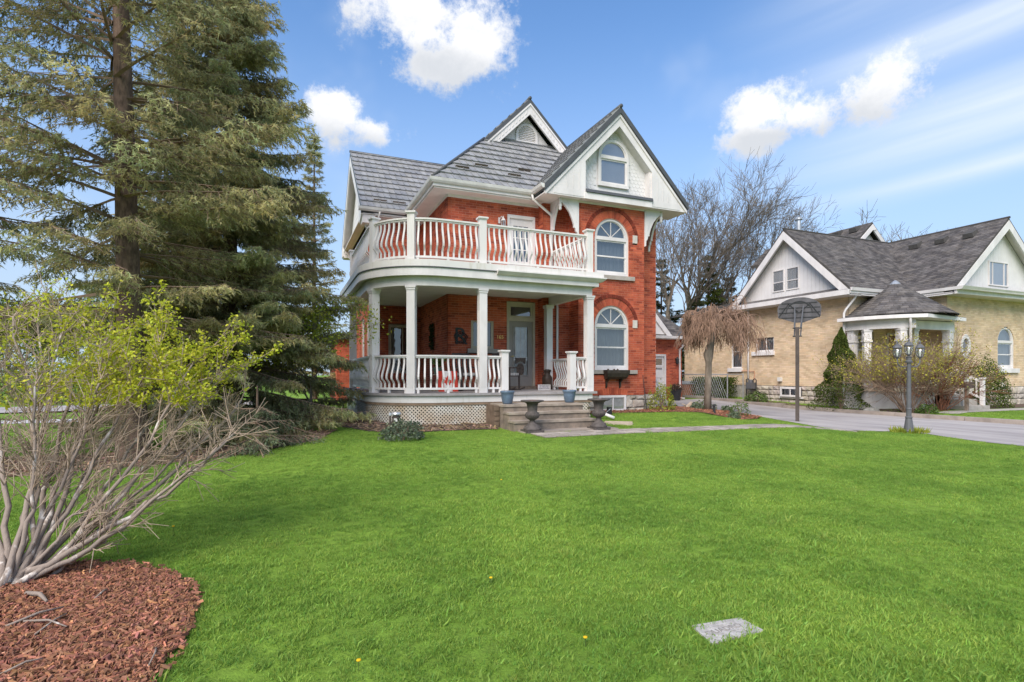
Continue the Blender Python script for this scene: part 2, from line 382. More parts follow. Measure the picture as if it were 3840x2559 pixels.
# ------------------------------------------------------------------ roof coverings
def clip(poly, lo, hi, ax):
    for sgn, lim in ((1, lo), (-1, -hi)):
        out = []
        for i in range(len(poly)):
            a, b = poly[i], poly[(i+1) % len(poly)]; da, db = sgn*a[ax]-lim, sgn*b[ax]-lim
            if da >= 0: out.append(a)
            if (da >= 0) != (db >= 0): t = da/(da-db); out.append((a[0]+(b[0]-a[0])*t, a[1]+(b[1]-a[1])*t))
        poly = out
        if len(poly) < 3: return []
    return poly
def cover(part, poly3, eave_dir, m, name, tw, th, t0, t1, palette, nsingle=0, stuffname='tiles', seed=1, gap=.004, rib=0.0, base_mat=None):
    """covers a flat roof slope (polygon in space, eave first) with overlapping tiles"""
    P = [Vector(p) for p in poly3]; U = Vector(eave_dir).normalized(); n = None
    for i in range(2, len(P)):
        c = (P[1]-P[0]).cross(P[i]-P[0])
        if c.length > 1e-6: n = c.normalized(); break
    if n.z < 0: n = -n
    Vv = n.cross(U).normalized()
    if Vv.z < 0: Vv = -Vv
    O = P[0]; q = [((p-O).dot(U), (p-O).dot(Vv)) for p in P]
    v0 = min(b for a, b in q); v1 = max(b for a, b in q); u0 = min(a for a, b in q); u1 = max(a for a, b in q)
    rnd = random.Random(seed); V = []; C = []; Fs = []; full = []
    k = 0; v = v0
    while v < v1-.02:
        row = clip(q, v, min(v+th, v1), 1)
        x = u0-(tw*(.5 if k % 2 else 0) if not rib else 0)
        while row and x < u1:
            c = clip(row, x+gap, x+tw-gap, 0)
            if len(c) >= 3:
                area = abs(sum(c[i][0]*c[(i+1) % len(c)][1]-c[(i+1) % len(c)][0]*c[i][1] for i in range(len(c))))/2
                colr = rnd.choice(palette); jt = rnd.uniform(0, .15)*t0
                if area > .96*(tw-2*gap)*th and nsingle: full.append((x+tw/2, v, colr))
                else:
                    b = len(V); m_ = len(c)
                    for (a, bb) in c:
                        hgt = lerp(t0+jt, t1, (bb-v)/th); p = O+U*a+Vv*bb+n*hgt; V.append((p.x, p.y, p.z)); C.append(colr)
                    for (a, bb) in c: p = O+U*a+Vv*bb-n*.01; V.append((p.x, p.y, p.z)); C.append(colr)
                    Fs.append(tuple(range(b, b+m_)))
                    for i in range(m_): j = (i+1) % m_; Fs.append((b+i, b+j, b+m_+j, b+m_+i))
            x += tw
        v += th; k += 1
    rest = full
    if nsingle:
        cp = Vector((0, 0, EYE)); full.sort(key=lambda f: (O+U*f[0]+Vv*f[1]-cp).length); single, rest = full[:nsingle], full[nsingle:]
        mes = {}
        for cI in palette:
            b = MB(); b.col = cI; hw = tw/2-gap; r = rib
            xs = [(-hw, r), (-hw+.03, r), (-hw+.045, 0), (hw, 0)]
            for (xa, ha), (xb, hb) in zip(xs, xs[1:]):
                b.hexa([(xa, 0, -.01), (xb, 0, -.01), (xb, th, -.01), (xa, th, -.01), (xa, 0, t0+ha), (xb, 0, t0+hb), (xb, th, t1+hb*.6), (xa, th, t1+ha*.6)])
            mes[cI] = b.mesh(name, color=True); mes[cI].materials.append(m)
        rot = Matrix((U, Vv, n)).transposed().to_4x4()
        for uu, vv, cI in single:
            o = bpy.data.objects.new(name, mes[cI]); col.objects.link(o); o.matrix_basis = Matrix.Translation(O+U*uu+Vv*vv) @ rot
            o.parent = part; o.matrix_parent_inverse = wmat(part).inverted()
        for uu, vv, cI in rest:
            hw = tw/2-gap; b = len(V)
            for (xa, ha), (xb, hb) in zip([(-hw, rib), (-hw+.03, rib)], [(-hw+.03, rib), (hw, 0)]):
                b = len(V)
                for xx, yy, hh in ((xa, 0, -.01), (xb, 0, -.01), (xb, th, -.01), (xa, th, -.01), (xa, 0, t0+ha), (xb, 0, t0+hb), (xb, th, t1), (xa, th, t1)):
                    p = O+U*(uu+xx)+Vv*(vv+yy)+n*hh; V.append((p.x, p.y, p.z)); C.append(cI)
                for f in ((4, 5, 6, 7), (0, 1, 5, 4), (1, 2, 6, 5), (3, 0, 4, 7)): Fs.append(tuple(b+i for i in f))
    if V:
        b = MB(); b.v = V; b.f = Fs; b.c = C; b.build(stuffname, m, part, color=True, kind='stuff')
    return n
# ------------------------------------------------------------------ ground sheet
def ground():
    xs = np.unique(np.round(np.concatenate([np.arange(-8, 30, .4), np.array([-600, -300, -150, -80, -50, -35, -25, -18, -14, -11, 32, 35, 40, 50, 70, 110, 180, 300, 600])]), 3))
    ys = np.unique(np.round(np.concatenate([np.arange(-4, 30, .4), np.array([-200, -100, -50, -25, -12, -8, 32, 36, 42, 50, 65, 90, 130, 200, 350, 700, 1200])]), 3))
    X, Y = np.meshgrid(xs, ys); Z = G(X, Y)
    V = np.stack([X, Y, Z], -1).reshape(-1, 3); nx, ny = len(xs), len(ys)
    i = np.arange(ny-1)[:, None]*nx+np.arange(nx-1)[None]; F = np.stack([i, i+1, i+nx+1, i+nx], -1).reshape(-1, 4)
    return np_mesh('ground', V, F, smooth=True)
gm = bpy.data.materials.new('lawn_ground'); gm.use_nodes = True; T = NT(gm.node_tree); p = gm.node_tree.nodes['Principled BSDF']; p.inputs['Roughness'].default_value = .95; p.inputs['Specular IOR Level'].default_value = .1
g = T.new('ShaderNodeTexCoord').outputs['Object']
c = T.mix(T.ss(T.noise(g, .55, 5.0), .35, .65), (.155, .28, .035, 1), (.24, .38, .05, 1)); c = T.mix(T.ss(T.noise(g, 9.0, 6.0, .7), .3, .75), (.12, .19, .028, 1), c)
T.l.new(c, p.inputs['Base Color']); bn = T.new('ShaderNodeBump'); bn.inputs['Strength'].default_value = .7; bn.inputs['Distance'].default_value = .03; T.l.new(T.noise(g, 45.0, 5.0, .7), bn.inputs['Height']); T.l.new(bn.outputs[0], p.inputs['Normal'])
struct(link('ground', ground(), gm))
# ================================================================== the red brick house
house = thing('brick_house', 'two-storey red brick house with steep grey roof, curved white porch and balcony', 'house', (8, 18, .3))
FB, FN, FD, FWg = front(14.8), front(15.4), front(15.75), front(19.2)
LB, LN, LD, LW = left(8.36), left(7.46), left(4.49), left(2.8)
ZT = 6.8
arch_lo = ('a', 9.575, .63, 1.6, 3.0); arch_up = ('a', 9.575, .63, 4.58, 5.75)
spec = [(FB, 8.36, 10.8, .8, [('a', 9.575, .88, 99, 3.0), ('a', 9.575, .88, 99, 5.75), arch_lo, arch_up, ('r', 8.62, 8.8, 2.95, 3.21), ('r', 10.35, 10.53, 2.95, 3.21), ('r', 10.35, 10.53, 5.66, 5.92), ('r', 8.62, 8.8, 5.66, 5.92),
         ('r', 8.72, 10.5, 1.47, 1.6), ('r', 8.78, 10.4, 4.44, 4.58), ('r', 9.1, 10.1, .7, .83)]),
        (LB, 14.8, 15.4, .8, []), (FN, 7.46, 8.36, .8, []), (FN, 10.8, 11.72, .8, []), (LN, 15.4, 15.75, .8, []),
        (FD, 4.49, 7.46, 1.0, [('r', 6.38, 7.34, .9, 3.72), ('r', 6.40, 7.34, 4.1, 6.42), ('r', 5.22, 5.95, 2.24, 3.12), ('r', 5.1, 6.1, 2.1, 2.24)]),
        (LD, 15.75, 19.2, 1.0, []), (FWg, 2.8, 4.49, 1.0, [('r', 3.36, 4.36, 1.5, 3.2)]),
        (LW, 19.2, 25.0, .4, [('r', 19.75, 20.55, 1.5, 3.6), ('r', 21.1, 21.9, 1.5, 3.6)])]
allb, alls = [], []
for i, (F, a, b, z0, op) in enumerate(spec):
    br, st = courses(F, a, b, z0, ZT, op, seed=i); allb += br; alls += st
wallp = core(alls).build('wall', mortar, house)
redpal = [(1, 1, 1), (.86, .8, .8), (1.1, 1.12, 1.05), (.66, .62, .66), (.97, .92, .9), (1.2, 1.3, 1.2), (1.02, 1.05, 1)]
def facekey(b):
    F = b[0]; p = Vector(F.p((b[1]+b[2])/2, 0, (b[3]+b[4])/2)); return (0 if F is FB else 50)+(p-Vector((9.6, 14.8, 2.4))).length
lay_bricks(wallp, allb, brickm, redpal, 296, facekey)
pw = MB()                                                   # rear and right walls, never seen from the street
pw.box(11.62, 11.72, 15.5, 25, .3, ZT); pw.box(2.8, 11.72, 24.9, 25, .3, ZT); pw.box(10.7, 10.8, 14.9, 15.5, .8, ZT)
pw.build('rear_wall', mortar, house)
# rubble foundation under the bay
fnd = MB(); fnd.box(8.4, 10.78, 14.82, 15.4, -.1, .8); fnd.box(10.78, 11.7, 15.42, 15.6, -.1, .8); fnd.box(2.82, 4.5, 19.25, 19.4, -.1, 1.0); fnd.box(4.52, 7.5, 15.8, 15.9, -.1, 1.0); fnd.box(2.85, 2.95, 19.3, 25, -.1, .4); fnd.box(4.52, 4.6, 15.8, 19.3, -.1, 1.0)
foundation = fnd.build('foundation', mat('pale_mortar', (.42, .38, .33), .95, .2, 6.0, .4, 40), house)
def rubble(F, u0, u1, z0, z1, parent, seed, hmin=.16, hmax=.26, skip=None, m=stone):
    rnd = random.Random(seed); z = z0
    while z < z1-.05:
        h = min(rnd.uniform(hmin, hmax), z1-z)
        if z1-z-h < .08: h = z1-z
        u = u0
        while u < u1-.03:
            l = min(rnd.uniform(.2, .48), u1-u)
            if u1-u-l < .12: l = u1-u
            if not (skip and skip[0] < u+l/2 < skip[1] and skip[2] < z+h/2 < skip[3]):
                b = MB(); k = rnd.uniform(.75, 1.15); b.col = (k, k*rnd.uniform(.94, 1.02), k*rnd.uniform(.88, 1.0)); g = .012
                j = lambda s: rnd.uniform(-s, s); w1 = rnd.uniform(.03, .06)
                o = [(u+g, z+g), (u+l-g, z+g), (u+l-g, z+h-g), (u+g, z+h-g)]
                inn = [(lerp(a, u+l/2, .22)+j(.02), lerp(c, z+h/2, .22)+j(.015)) for a, c in o]
                P = [F.p(a, -.05, c) for a, c in o]+[F.p(a+j(.01), .012, c+j(.008)) for a, c in o]+[F.p(a, w1+j(.012), c) for a, c in inn]+[F.p(u+l/2+j(.04), w1+.02, z+h/2+j(.03))]
                n = len(b.v); b.v += P; b.c += [b.col]*len(P)
                for i in range(4):
                    q = (i+1) % 4; b.f += [(n+i, n+q, n+4+q, n+4+i), (n+4+i, n+4+q, n+8+q, n+8+i), (n+8+i, n+8+q, n+12)]
                b.build('foundation_stone', m, parent, color=True)
            u += l
        z += h
rubble(FB, 8.4, 10.8, .22, .79, foundation, 4, skip=(9.0, 10.15, .2, .8))
rubble(FN, 10.82, 11.72, .22, .79, foundation, 5)

# --- window and door parts
def sill(parent, F, u0, u1, z0, z1, m=sillm, w=.07): return MB().fb(F, u0, u1, -.1, w, z0, z1).build('sill', m, parent)
def drape(F, u0, u1, z0, z1, w, parent, m=curtain, name='curtain'):  # also hangs the near-black sheets that stand for unlit rooms
    b = MB(); n = max(4, int((u1-u0)/.05)); pr = None
    for i in range(n+1):
        u = lerp(u0, u1, i/n); q = (F.p(u, w+.012*math.sin(i*2.3)+.006*math.sin(i*5.1), z0), F.p(u, w+.012*math.sin(i*2.3), z1))
        if pr: b.poly([pr[0], q[0], q[1], pr[1]])
        pr = q
    return b.build(name, m, parent, smooth=True)
def arch_window(F, uc, half, z0, zs, parent, fanlight=True, cur=curtain, gl=glass, r=None, rail=True, fw=.075, setb=-.03):
    r = r or half; b = MB(); t = .05; w0, w1 = setb-.07, setb
    b.fb(F, uc-half, uc-half+fw, w0, w1, z0, zs); b.fb(F, uc+half-fw, uc+half, w0, w1, z0, zs); b.fb(F, uc-half+fw, uc+half-fw, w0, w1, z0, z0+fw+.02)
    b.fb(F, uc-half+fw, uc+half-fw, w0, w1+.008, zs-.06, zs+.05); b.ring(F, uc, zs, r-fw, r, 0, math.pi, w0, w1, 22)
    win = b.build('window', white, parent)
    s = MB(); e = fw+.035                                       # sash
    iu0, iu1, iz0, iz1 = uc-half+fw, uc+half-fw, z0+fw+.02, zs-.06
    s.fb(F, iu0, iu0+.045, w0-.01, w1-.025, iz0, iz1); s.fb(F, iu1-.045, iu1, w0-.01, w1-.025, iz0, iz1); s.fb(F, iu0, iu1, w0-.012, w1-.028, iz0, iz0+.05); s.fb(F, iu0, iu1, w0-.012, w1-.028, iz1-.045, iz1)
    if rail: zm = lerp(iz0, iz1, .5); s.fb(F, iu0, iu1, w0-.005, w1-.015, zm-.022, zm+.022)
    s.ring(F, uc, zs+.03, r-fw-.05, r-fw, R(4), R(176), w0-.01, w1-.025, 20)
    s.build('sash', white, win)
    if fanlight:
        g = MB()
        for a in (45, 90, 135):
            c_, s_ = math.cos(R(a)), math.sin(R(a)); L = r-fw-.02; q = .011
            g.prism(F, [(uc-s_*q, zs+.04+c_*q), (uc+s_*q, zs+.04-c_*q), (uc+s_*q+c_*L, zs+.04-c_*q+s_*(L-.04)), (uc-s_*q+c_*L, zs+.04+c_*q+s_*(L-.04))], w1-.05, w1-.03)
        g.build('muntin', white, win)
    p = MB(); p.poly([F.p(iu0, w1-.045, iz0), F.p(iu1, w1-.045, iz0), F.p(iu1, w1-.045, iz1), F.p(iu0, w1-.045, iz1)]).build('pane', gl, win)
    p = MB(); p.poly([F.p(uc+(r-fw)*math.cos(a), w1-.045, zs+(r-fw)*math.sin(a)) for a in [math.pi*i/24 for i in range(25)]]).build('pane', gl, win)
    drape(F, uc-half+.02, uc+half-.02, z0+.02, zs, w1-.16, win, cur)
    q = MB(); q.poly([F.p(uc+(r-.03)*math.cos(a), w1-.17, zs+(r-.03)*math.sin(a)) for a in [math.pi*i/24 for i in range(25)]]).build('pane_backing', cur, win)
    return win
def rect_window(F, u0, u1, z0, z1, parent, fm=white, gl=glass, cur=curtain, fw=.06, mull=(), rails=(), setb=-.04, name='window'):
    b = MB(); w0, w1 = setb-.06, setb
    b.fb(F, u0, u0+fw, w0, w1, z0, z1); b.fb(F, u1-fw, u1, w0, w1, z0, z1); b.fb(F, u0+fw, u1-fw, w0, w1, z0, z0+fw); b.fb(F, u0+fw, u1-fw, w0, w1, z1-fw, z1)
    win = b.build(name, fm, parent)
    us = [u0+fw]+list(mull)+[u1-fw]; zs = [z0+fw]+list(rails)+[z1-fw]
    if len(us) > 2 or len(zs) > 2:
        g = MB()
        for u in us[1:-1]: g.fb(F, u-.018, u+.018, w1-.04, w1-.012, z0+fw, z1-fw)
        for z in zs[1:-1]: g.fb(F, u0+fw, u1-fw, w1-.042, w1-.010, z-.018, z+.018)
        g.build('muntin', fm, win)
    for a, c in zip(us, us[1:]):
        for d, e in zip(zs, zs[1:]): MB().poly([F.p(a, w1-.03, d), F.p(c, w1-.03, d), F.p(c, w1-.03, e), F.p(a, w1-.03, e)]).build('pane', gl, win)
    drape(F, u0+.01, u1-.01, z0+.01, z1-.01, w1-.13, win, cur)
    return win
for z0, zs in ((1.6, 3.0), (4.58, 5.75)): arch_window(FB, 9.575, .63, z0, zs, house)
sill(house, FB, 8.72, 10.5, 1.48, 1.598); sill(house, FB, 8.78, 10.4, 4.45, 4.578)
# arch brickwork and impost stones
darkpal = [(.42, .36, .4), (.36, .3, .33), (.55, .46, .48)]
def voussoirs(F, uc, zc, r0, r1, n, pal, w, name, parent, rnd, a0=0, a1=math.pi, m=None):
    for i in range(n):
        a = a0+(a1-a0)*(i+.06)/n; c = a0+(a1-a0)*(i+.94)/n; b = MB(); b.col = rnd.choice(pal)
        q = [(uc+r0*math.cos(a), zc+r0*math.sin(a)), (uc+r1*math.cos(a), zc+r1*math.sin(a)), (uc+r1*math.cos(c), zc+r1*math.sin(c)), (uc+r0*math.cos(c), zc+r0*math.sin(c))]
        b.prism(F, q, -.08, w+rnd.uniform(-.002, .002)).build(name, m or brickm, parent, color=True)
rv = random.Random(5)
for zc in (3.0, 5.75):
    bk = MB(); bk.ring(FB, 9.575, zc, .625, 1.0, 0, math.pi, -.09, .001, 30).build('arch_mortar', mortar, wallp)
    voussoirs(FB, 9.575, zc, .64, .865, 30, redpal[:5], .009, 'arch_brick', wallp, rv)
    voussoirs(FB, 9.575, zc, .875, .985, 36, darkpal, .028, 'arch_brick', wallp, rv)
    for u in (8.62, 10.35): MB().fb(FB, u, u+.17, -.08, .03, zc-.05 if zc < 4 else zc-.08, zc+.2 if zc < 4 else zc+.17).build('impost_stone', mat('pale_stone', (.55, .5, .44), .9, .1, 8.0, .2, 50), wallp)
# basement window
rect_window(front(14.78), 9.1, 10.1, .3, .8, house, setb=.0, mull=(9.62,), cur=pane_backing, name='basement_window', fw=.07)
voussoirs(front(14.795), 9.6, -1.05, 1.9, 2.08, 13, redpal[:4], .01, 'arch_brick', wallp, rv, R(74), R(106))
# attic gable over the bay
YG = 14.5; FG = front(YG); AX, AZ, SL = 9.67, 9.57, 1.038
zo = lambda x: AZ-SL*abs(x-AX)
gb = MB()
for s in (-1, 1):
    t_, c_ = AX+s*2.6, AX+s*1.22
    gb.prism(FG, [(t_, zo(t_)), (AX, AZ), (AX, AZ-.38), (c_, zo(c_)-.38), (c_, 6.83), (t_, 6.83)], -.05, 0)
    gb.fb(FG, min(c_, c_-s*.05), max(c_, c_-s*.05), -.32, -.05, 6.83, zo(c_)-.36)
    gb.prism(FG, [(c_, zo(c_)-.37), (AX, AZ-.37), (AX, AZ-.31), (c_, zo(c_)-.31)], -.36, -.05)
    gb.fb(FG, min(t_, c_), max(t_, c_), -.95, 0.002, 6.79, 6.83)
    gb.prism(FG, [(t_-s*.02, zo(t_)-.02), (AX, AZ+.0), (AX, AZ-.1), (t_-s*.02, zo(t_)-.12)], 0, .035)
gable = gb.build('gable', white, house)
for s in (-1, 1):                                                         # plank joints of the cheeks stand proud
    pn = MB()
    for k in range(1, 6):
        u = AX+s*(1.22+.21*k); top = zo(u)-.42
        if top > 7.08: pn.fb(FG, u-.008, u+.008, 0, .008, 7.04, top)
    pn.fb(FG, min(AX+s*1.24, AX+s*2.3), max(AX+s*1.24, AX+s*2.3), 0, .012, 6.83, 7.02)
    pn.build('plank_batten', white, gable)
MB().prism(FB, [(8.3, 6.8), (11.04, 6.8), (11.04, 8.0), (AX, 9.4), (8.3, 8.0)], -.12, -.02).build('gable_wall', siding, gable)
# fish-scale shingles
aw = (9.61, .56, 7.36, 8.28)
scale_me = MB(); q = [(.068*math.cos(a), .068*math.sin(a)-.03) for a in [math.pi+math.pi*i/8 for i in range(9)]]+[(.068, .07), (-.068, .07)]
k = len(q); scale_me.v = [(a, 0, c) for a, c in q]+[(a, -.016 if c < 0 else -.005, c) for a, c in q]; scale_me.f = [tuple(range(k)), tuple(range(2*k-1, k-1, -1))]+[(i, (i+1) % k, k+(i+1) % k, k+i) for i in range(k)]; scale_me.c = [(1, 1, 1)]*(2*k)
scale_me = scale_me.mesh('shingle'); scale_me.materials.append(siding)
row = 0; z = 7.1
while z < 9.2:
    u = 8.45+(.07 if row % 2 else 0)
    while u < 10.95:
        inside = z < zo(u)-.5 and 8.42 < u < 10.9
        inwin = abs(u-aw[0]) < aw[1]+.04 and (aw[2]-.05 < z < aw[3] or (z >= aw[3] and math.hypot(u-aw[0], z-aw[3]) < aw[1]+.04))
        if inside and not inwin:
            o = bpy.data.objects.new('shingle', scale_me); col.objects.link(o); o.location = FB.p(u, -.021, z); adopt(o, gable)
        u += .14
    z += .115; row += 1
arch_window(FB, aw[0], aw[1], aw[2], aw[3], house, fanlight=False, cur=pane_backing, gl=dglass, rail=False, setb=.06)
pent = MB(); pent.prism(left(8.45), [(14.42, 6.98), (14.46, 7.08), (14.6, 7.13), (14.8, 7.15), (14.8, 6.98)], -2.44, 0); pent.build('pent_roof', darkmetal, house)
MB().fb(FB, 8.4, 10.86, 0, .34, 6.78, 6.975).build('cornice', white, house)
# brackets under the gable corners
prof = [(0, 6.8), (.66, 6.8), (.66, 6.7), (.58, 6.66), (.46, 6.56), (.33, 6.4), (.23, 6.2), (.17, 6.02), (.17, 5.95), (.12, 5.93), (.1, 5.84), (.05, 5.78), (.04, 5.62), (0, 5.6)]
for ox, oy, u, th in ((8.36, 14.78, (-1, 0, 0), 'x'), (7.74, 15.4, (0, -1, 0), 'y'), (10.8, 14.78, (1, 0, 0), 'x'), (11.42, 15.4, (0, -1, 0), 'y')):
    F = Fr((ox, oy, 0), u, (0, 1, 0) if th == 'x' else (1, 0, 0)); b = MB(); b.prism(F, prof, -.035, .035)
    b.prism(F, [(.05, 6.72), (.42, 6.72), (.3, 6.58), (.16, 6.36), (.09, 6.1)], -.045, .045)
    br = b.build('bracket', white, house)
for x in (7.72, 11.44): MB().lathe((x, 14.76, 6.42), [(.0, 0), (.035, .02), (.05, .06), (.035, .1), (.055, .13), (.055, .17), (.035, .2), (.05, .24), (.05, .42)], 12).build('pendant', white, house, smooth=True)

# --- roofs
rb = MB()
Ls = [(3.9, 15.25, 7.05), (3.9, 25.2, 7.05), (8.02, 25.2, 11.17), (8.02, 17.66, 11.17), (6.31, 17.66, 9.46)]
rb.poly(Ls); rb.poly([(16.04-x, y, z) for x, y, z in Ls]); Fs_ = [(3.9, 15.25, 7.05), (7.05, 15.25, 7.05), (9.67, 17.9, 9.7), (9.67, 17.98, 9.78), (6.63, 17.98, 9.78)]
rb.poly([(3.9, 15.25, 7.05), (12.14, 15.25, 7.05), (9.41, 17.98, 9.78), (6.63, 17.98, 9.78)]); rb.poly([(3.9, 25.1, 7.05), (12.14, 25.1, 7.05), (8.02, 25.1, 11.17)])
rb.prism(front(14.43), [(7.05, 6.87), (AX, 9.58), (12.29, 6.87), (12.29, 7.05), (AX, 9.77), (7.05, 7.05)], -3.6, 0)
wz = lambda y: 10.1-.924*abs(y-22.1)
rb.prism(left(2.39), [(18.8, wz(18.8)-.16), (22.1, 9.94), (25.4, wz(25.4)-.16), (25.4, wz(25.4)), (22.1, 10.1), (18.8, wz(18.8))], -4.6, 0)
rb.prism(front(17.6), [(6.2, 9.18), (8.02, 11.0), (9.84, 9.18), (9.84, 9.36), (8.02, 11.18), (6.2, 9.36)], -.5, 0)
roof = rb.build('roof', darkmetal, house)
gp = [(1, 1, 1), (.9, .9, .92), (1.1, 1.1, 1.1), (.96, .98, 1), (1.04, 1.03, 1.0), (.84, .85, .88)]
cover(roof, Fs_, (1, 0, 0), tilem, 'roof_tile', .215, .37, .05, .006, gp, 130, 'roof_tiles', 1, .003, .016)
cover(roof, [(7.05, 14.43, 7.055), (7.05, 15.3, 7.055), (9.67, 18.0, 9.775), (9.67, 14.43, 9.775)], (0, 1, 0), tilem, 'roof_tile', .215, .37, .05, .006, gp, 40, 'roof_tiles', 2, .003, .016)
cover(roof, [(2.39, 18.8, wz(18.8)+.005), (3.9, 18.8, wz(18.8)+.005), (6.95, 22.1, 10.105), (2.39, 22.1, 10.105)], (1, 0, 0), tilem, 'roof_tile', .215, .40, .05, .006, gp, 125, 'roof_tiles', 3, .003, .016)
cover(roof, Ls, (0, 1, 0), tilem, 'roof_tile', .215, .37, .05, .006, gp, 0, 'roof_tiles', 4, .003, .016)
cp = MB()
def cap(a, b, r=.05): cp.tube([a, b], r, 8)
cap((3.9, 15.25, 7.09), (6.33, 17.68, 9.52)); cap((AX, 14.40, 9.79), (AX, 18.0, 9.79), .06); cap((2.37, 22.1, 10.12), (7, 22.1, 10.12), .05); cap((8.02, 17.58, 11.19), (8.02, 25, 11.19), .06)
cap((7.05, 15.27, 7.09), (9.67, 17.97, 9.81), .035)
cp.build('ridge_cap', darkmetal, roof, smooth=True)
sg = [(4.75, .55), (5.45, .8), (6.45, .55), (6.95, .9)]
for x, v in sg: MB().hexa([(x, 15.25+v, 7.1+v), (x+.42, 15.25+v, 7.1+v), (x+.42, 15.3+v, 7.1+v), (x, 15.3+v, 7.1+v), (x, 15.22+v, 7.16+v), (x+.42, 15.22+v, 7.16+v), (x+.42, 15.25+v, 7.17+v), (x, 15.25+v, 7.17+v)]).build('snow_guard', mat('bronze_trim', (.09, .07, .055), .5), roof)
for x in (2.85, 3.5): MB().box(x, x+.45, 19.12, 19.17, wz(19.15)+.02, wz(19.15)+.09).build('snow_guard', MATS['bronze_trim'], roof)
# small gablet on the hip
FGT = front(17.62); g2 = MB(); zg = lambda x: 11.0-abs(x-8.02)
for s in (-1, 1):
    t_ = 8.02+s*1.62; g2.prism(FGT, [(t_, zg(t_)), (8.02, 11.0), (8.02, 10.62), (8.02+s*1.24, zg(t_))], -.05, .02)
    g2.prism(FGT, [(t_, zg(t_)), (8.02, 11.0), (8.02, 10.93), (t_-s*.07, zg(t_))], .02, .05)
    for k in range(11):
        u = 8.02+s*(.16+k*.125); z = zg(u)-.2; g2.prism(FGT, [(u-.035, z-.06+s*.035), (u+.035, z-.06-s*.035), (u+.035, z+.06-s*.035), (u-.035, z+.06+s*.035)], .02, .032)
g2.prism(FGT, [(6.9, 9.5), (9.14, 9.5), (8.02, 10.66)], -.36, -.3)
gablet = g2.build('gablet', white, house)
FV = front(17.92); vb = MB(); vb.ring(FV, 8.02, 9.98, .34, .42, 0, math.pi, 0, .05, 14); vb.fb(FV, 7.6, 8.44, 0, .05, 9.70, 9.78); vb.fb(FV, 7.6, 7.68, 0, .05, 9.78, 9.98); vb.fb(FV, 8.36, 8.44, 0, .05, 9.78, 9.98)
vent = vb.build('louvre_vent', white, gablet)
for i in range(8):
    z = 9.81+i*.062; h = math.sqrt(max(.0, .34**2-max(0, z-9.98)**2)); MB().prism(left(8.02-h), [(17.92, z+.03), (17.92, z+.04), (17.885, z+.012), (17.885, z)], -2*h, 0).build('louvre', white, vent)
# eaves, gutters, soffits
ev = MB(); ev.box(3.93, 7.4, 15.27, 15.31, 6.84, 7.04); ev.box(3.93, 3.97, 15.31, 18.95, 6.84, 7.04); ev.box(2.39, 3.93, 18.82, 18.86, 6.84, 7.03)
ev.build('fascia', white, house)
sf = MB(); sf.box(3.97, 8.3, 15.31, 15.8, 6.80, 6.835); sf.box(3.97, 4.5, 15.8, 19.2, 6.80, 6.835); sf.box(2.43, 3.97, 18.86, 19.25, 6.80, 6.835); sf.box(2.43, 2.85, 19.25, 25, 6.80, 6.835)
sf.build('soffit', soffit, house)
trim_ = MB(); trim_.fb(FD, 4.49, 7.46, .001, .03, 6.72, 6.8); trim_.fb(FB, 8.36, 10.8, .001, .03, 6.74, 6.79); trim_.fb(LD, 15.75, 19.2, .001, .03, 6.72, 6.8); trim_.fb(FWg, 2.8, 4.49, .001, .03, 6.72, 6.8); trim_.build('frieze_board', white, house)
gsec = [(0, 0), (.06, 0), (.1, .05), (.12, .13), (.1, .13), (.1, .12), (0, .12)]
gt = MB(); gt.sweep([(3.93, 18.75, 6.93), (3.93, 15.27, 6.93), (7.1, 15.27, 6.93)], gsec); gt.sweep([(2.3, 18.82, 6.92), (3.85, 18.82, 6.92)], gsec); gt.sweep([(7.05, 15.3, 6.93), (7.05, 14.45, 6.93)], gsec)
gt.build('gutter', mat('aluminium_gutter', (.62, .60, .56), .4, .1, 3.0), house)
for pts, r_ in (([(7.0, 15.2, 6.93), (7.02, 15.2, 6.8), (7.68, 15.3, 6.42), (7.73, 15.34, 6.3), (7.73, 15.34, 4.3)], .04), ([(7.92, 15.34, 3.8), (7.92, 15.34, .5)], .04), ([(3.0, 18.75, 6.93), (2.98, 18.9, 6.75), (2.92, 19.12, 6.3), (2.92, 19.12, 4.3)], .035)):
    MB().tube(pts, r_, 8).build('downspout', white, house, smooth=True)
# wing gable towards the left
LG = left(2.39); wg = MB()
wg.prism(LG, [(18.82, wz(18.82)-.16), (22.1, 9.94), (22.1, 9.56), (19.3, wz(19.3)-.54), (19.3, 6.6), (18.82, 6.82)], -.05, 0)
wg.prism(LG, [(25.38, wz(25.38)-.16), (22.1, 9.94), (22.1, 9.56), (24.9, wz(24.9)-.54), (24.9, 6.6), (25.38, 6.6)], -.05, 0)
wg.box(2.44, 2.85, 18.86, 19.3, 6.55, 6.8); wg.box(2.44, 2.85, 24.9, 25.4, 6.55, 6.8); wg.prism(left(2.6), [(19.2, 6.8), (25, 6.8), (22.1, 9.6)], -.2, -.12)
for sg in (18.82, 25.38): wg.prism(LG, [(sg, wz(sg)-.165), (22.1, 9.935), (22.1, 9.89), (sg, wz(sg)-.21)], -.42, -.05)
wgable = wg.build('wing_gable', white, house)
z = 6.82; 
while z < 9.3:
    h = (9.55-z)/.924; MB().prism(left(2.72), [(22.1-h, z), (22.1+h, z), (22.1+h-.2, z+.2), (22.1-h+.2, z+.2)], -.02, .012).build('siding_board', siding, wgable); z += .215
for y in (19.25, 24.6):
    F = Fr((2.8, y, 0), (-1, 0, 0), (0, 1, 0)); MB().prism(F, [(0, 6.8), (.36, 6.8), (.34, 6.66), (.24, 6.6), (.2, 6.48), (.12, 6.4), (.09, 6.25), (0, 6.15)], -.05, .05).build('bracket', white, house)

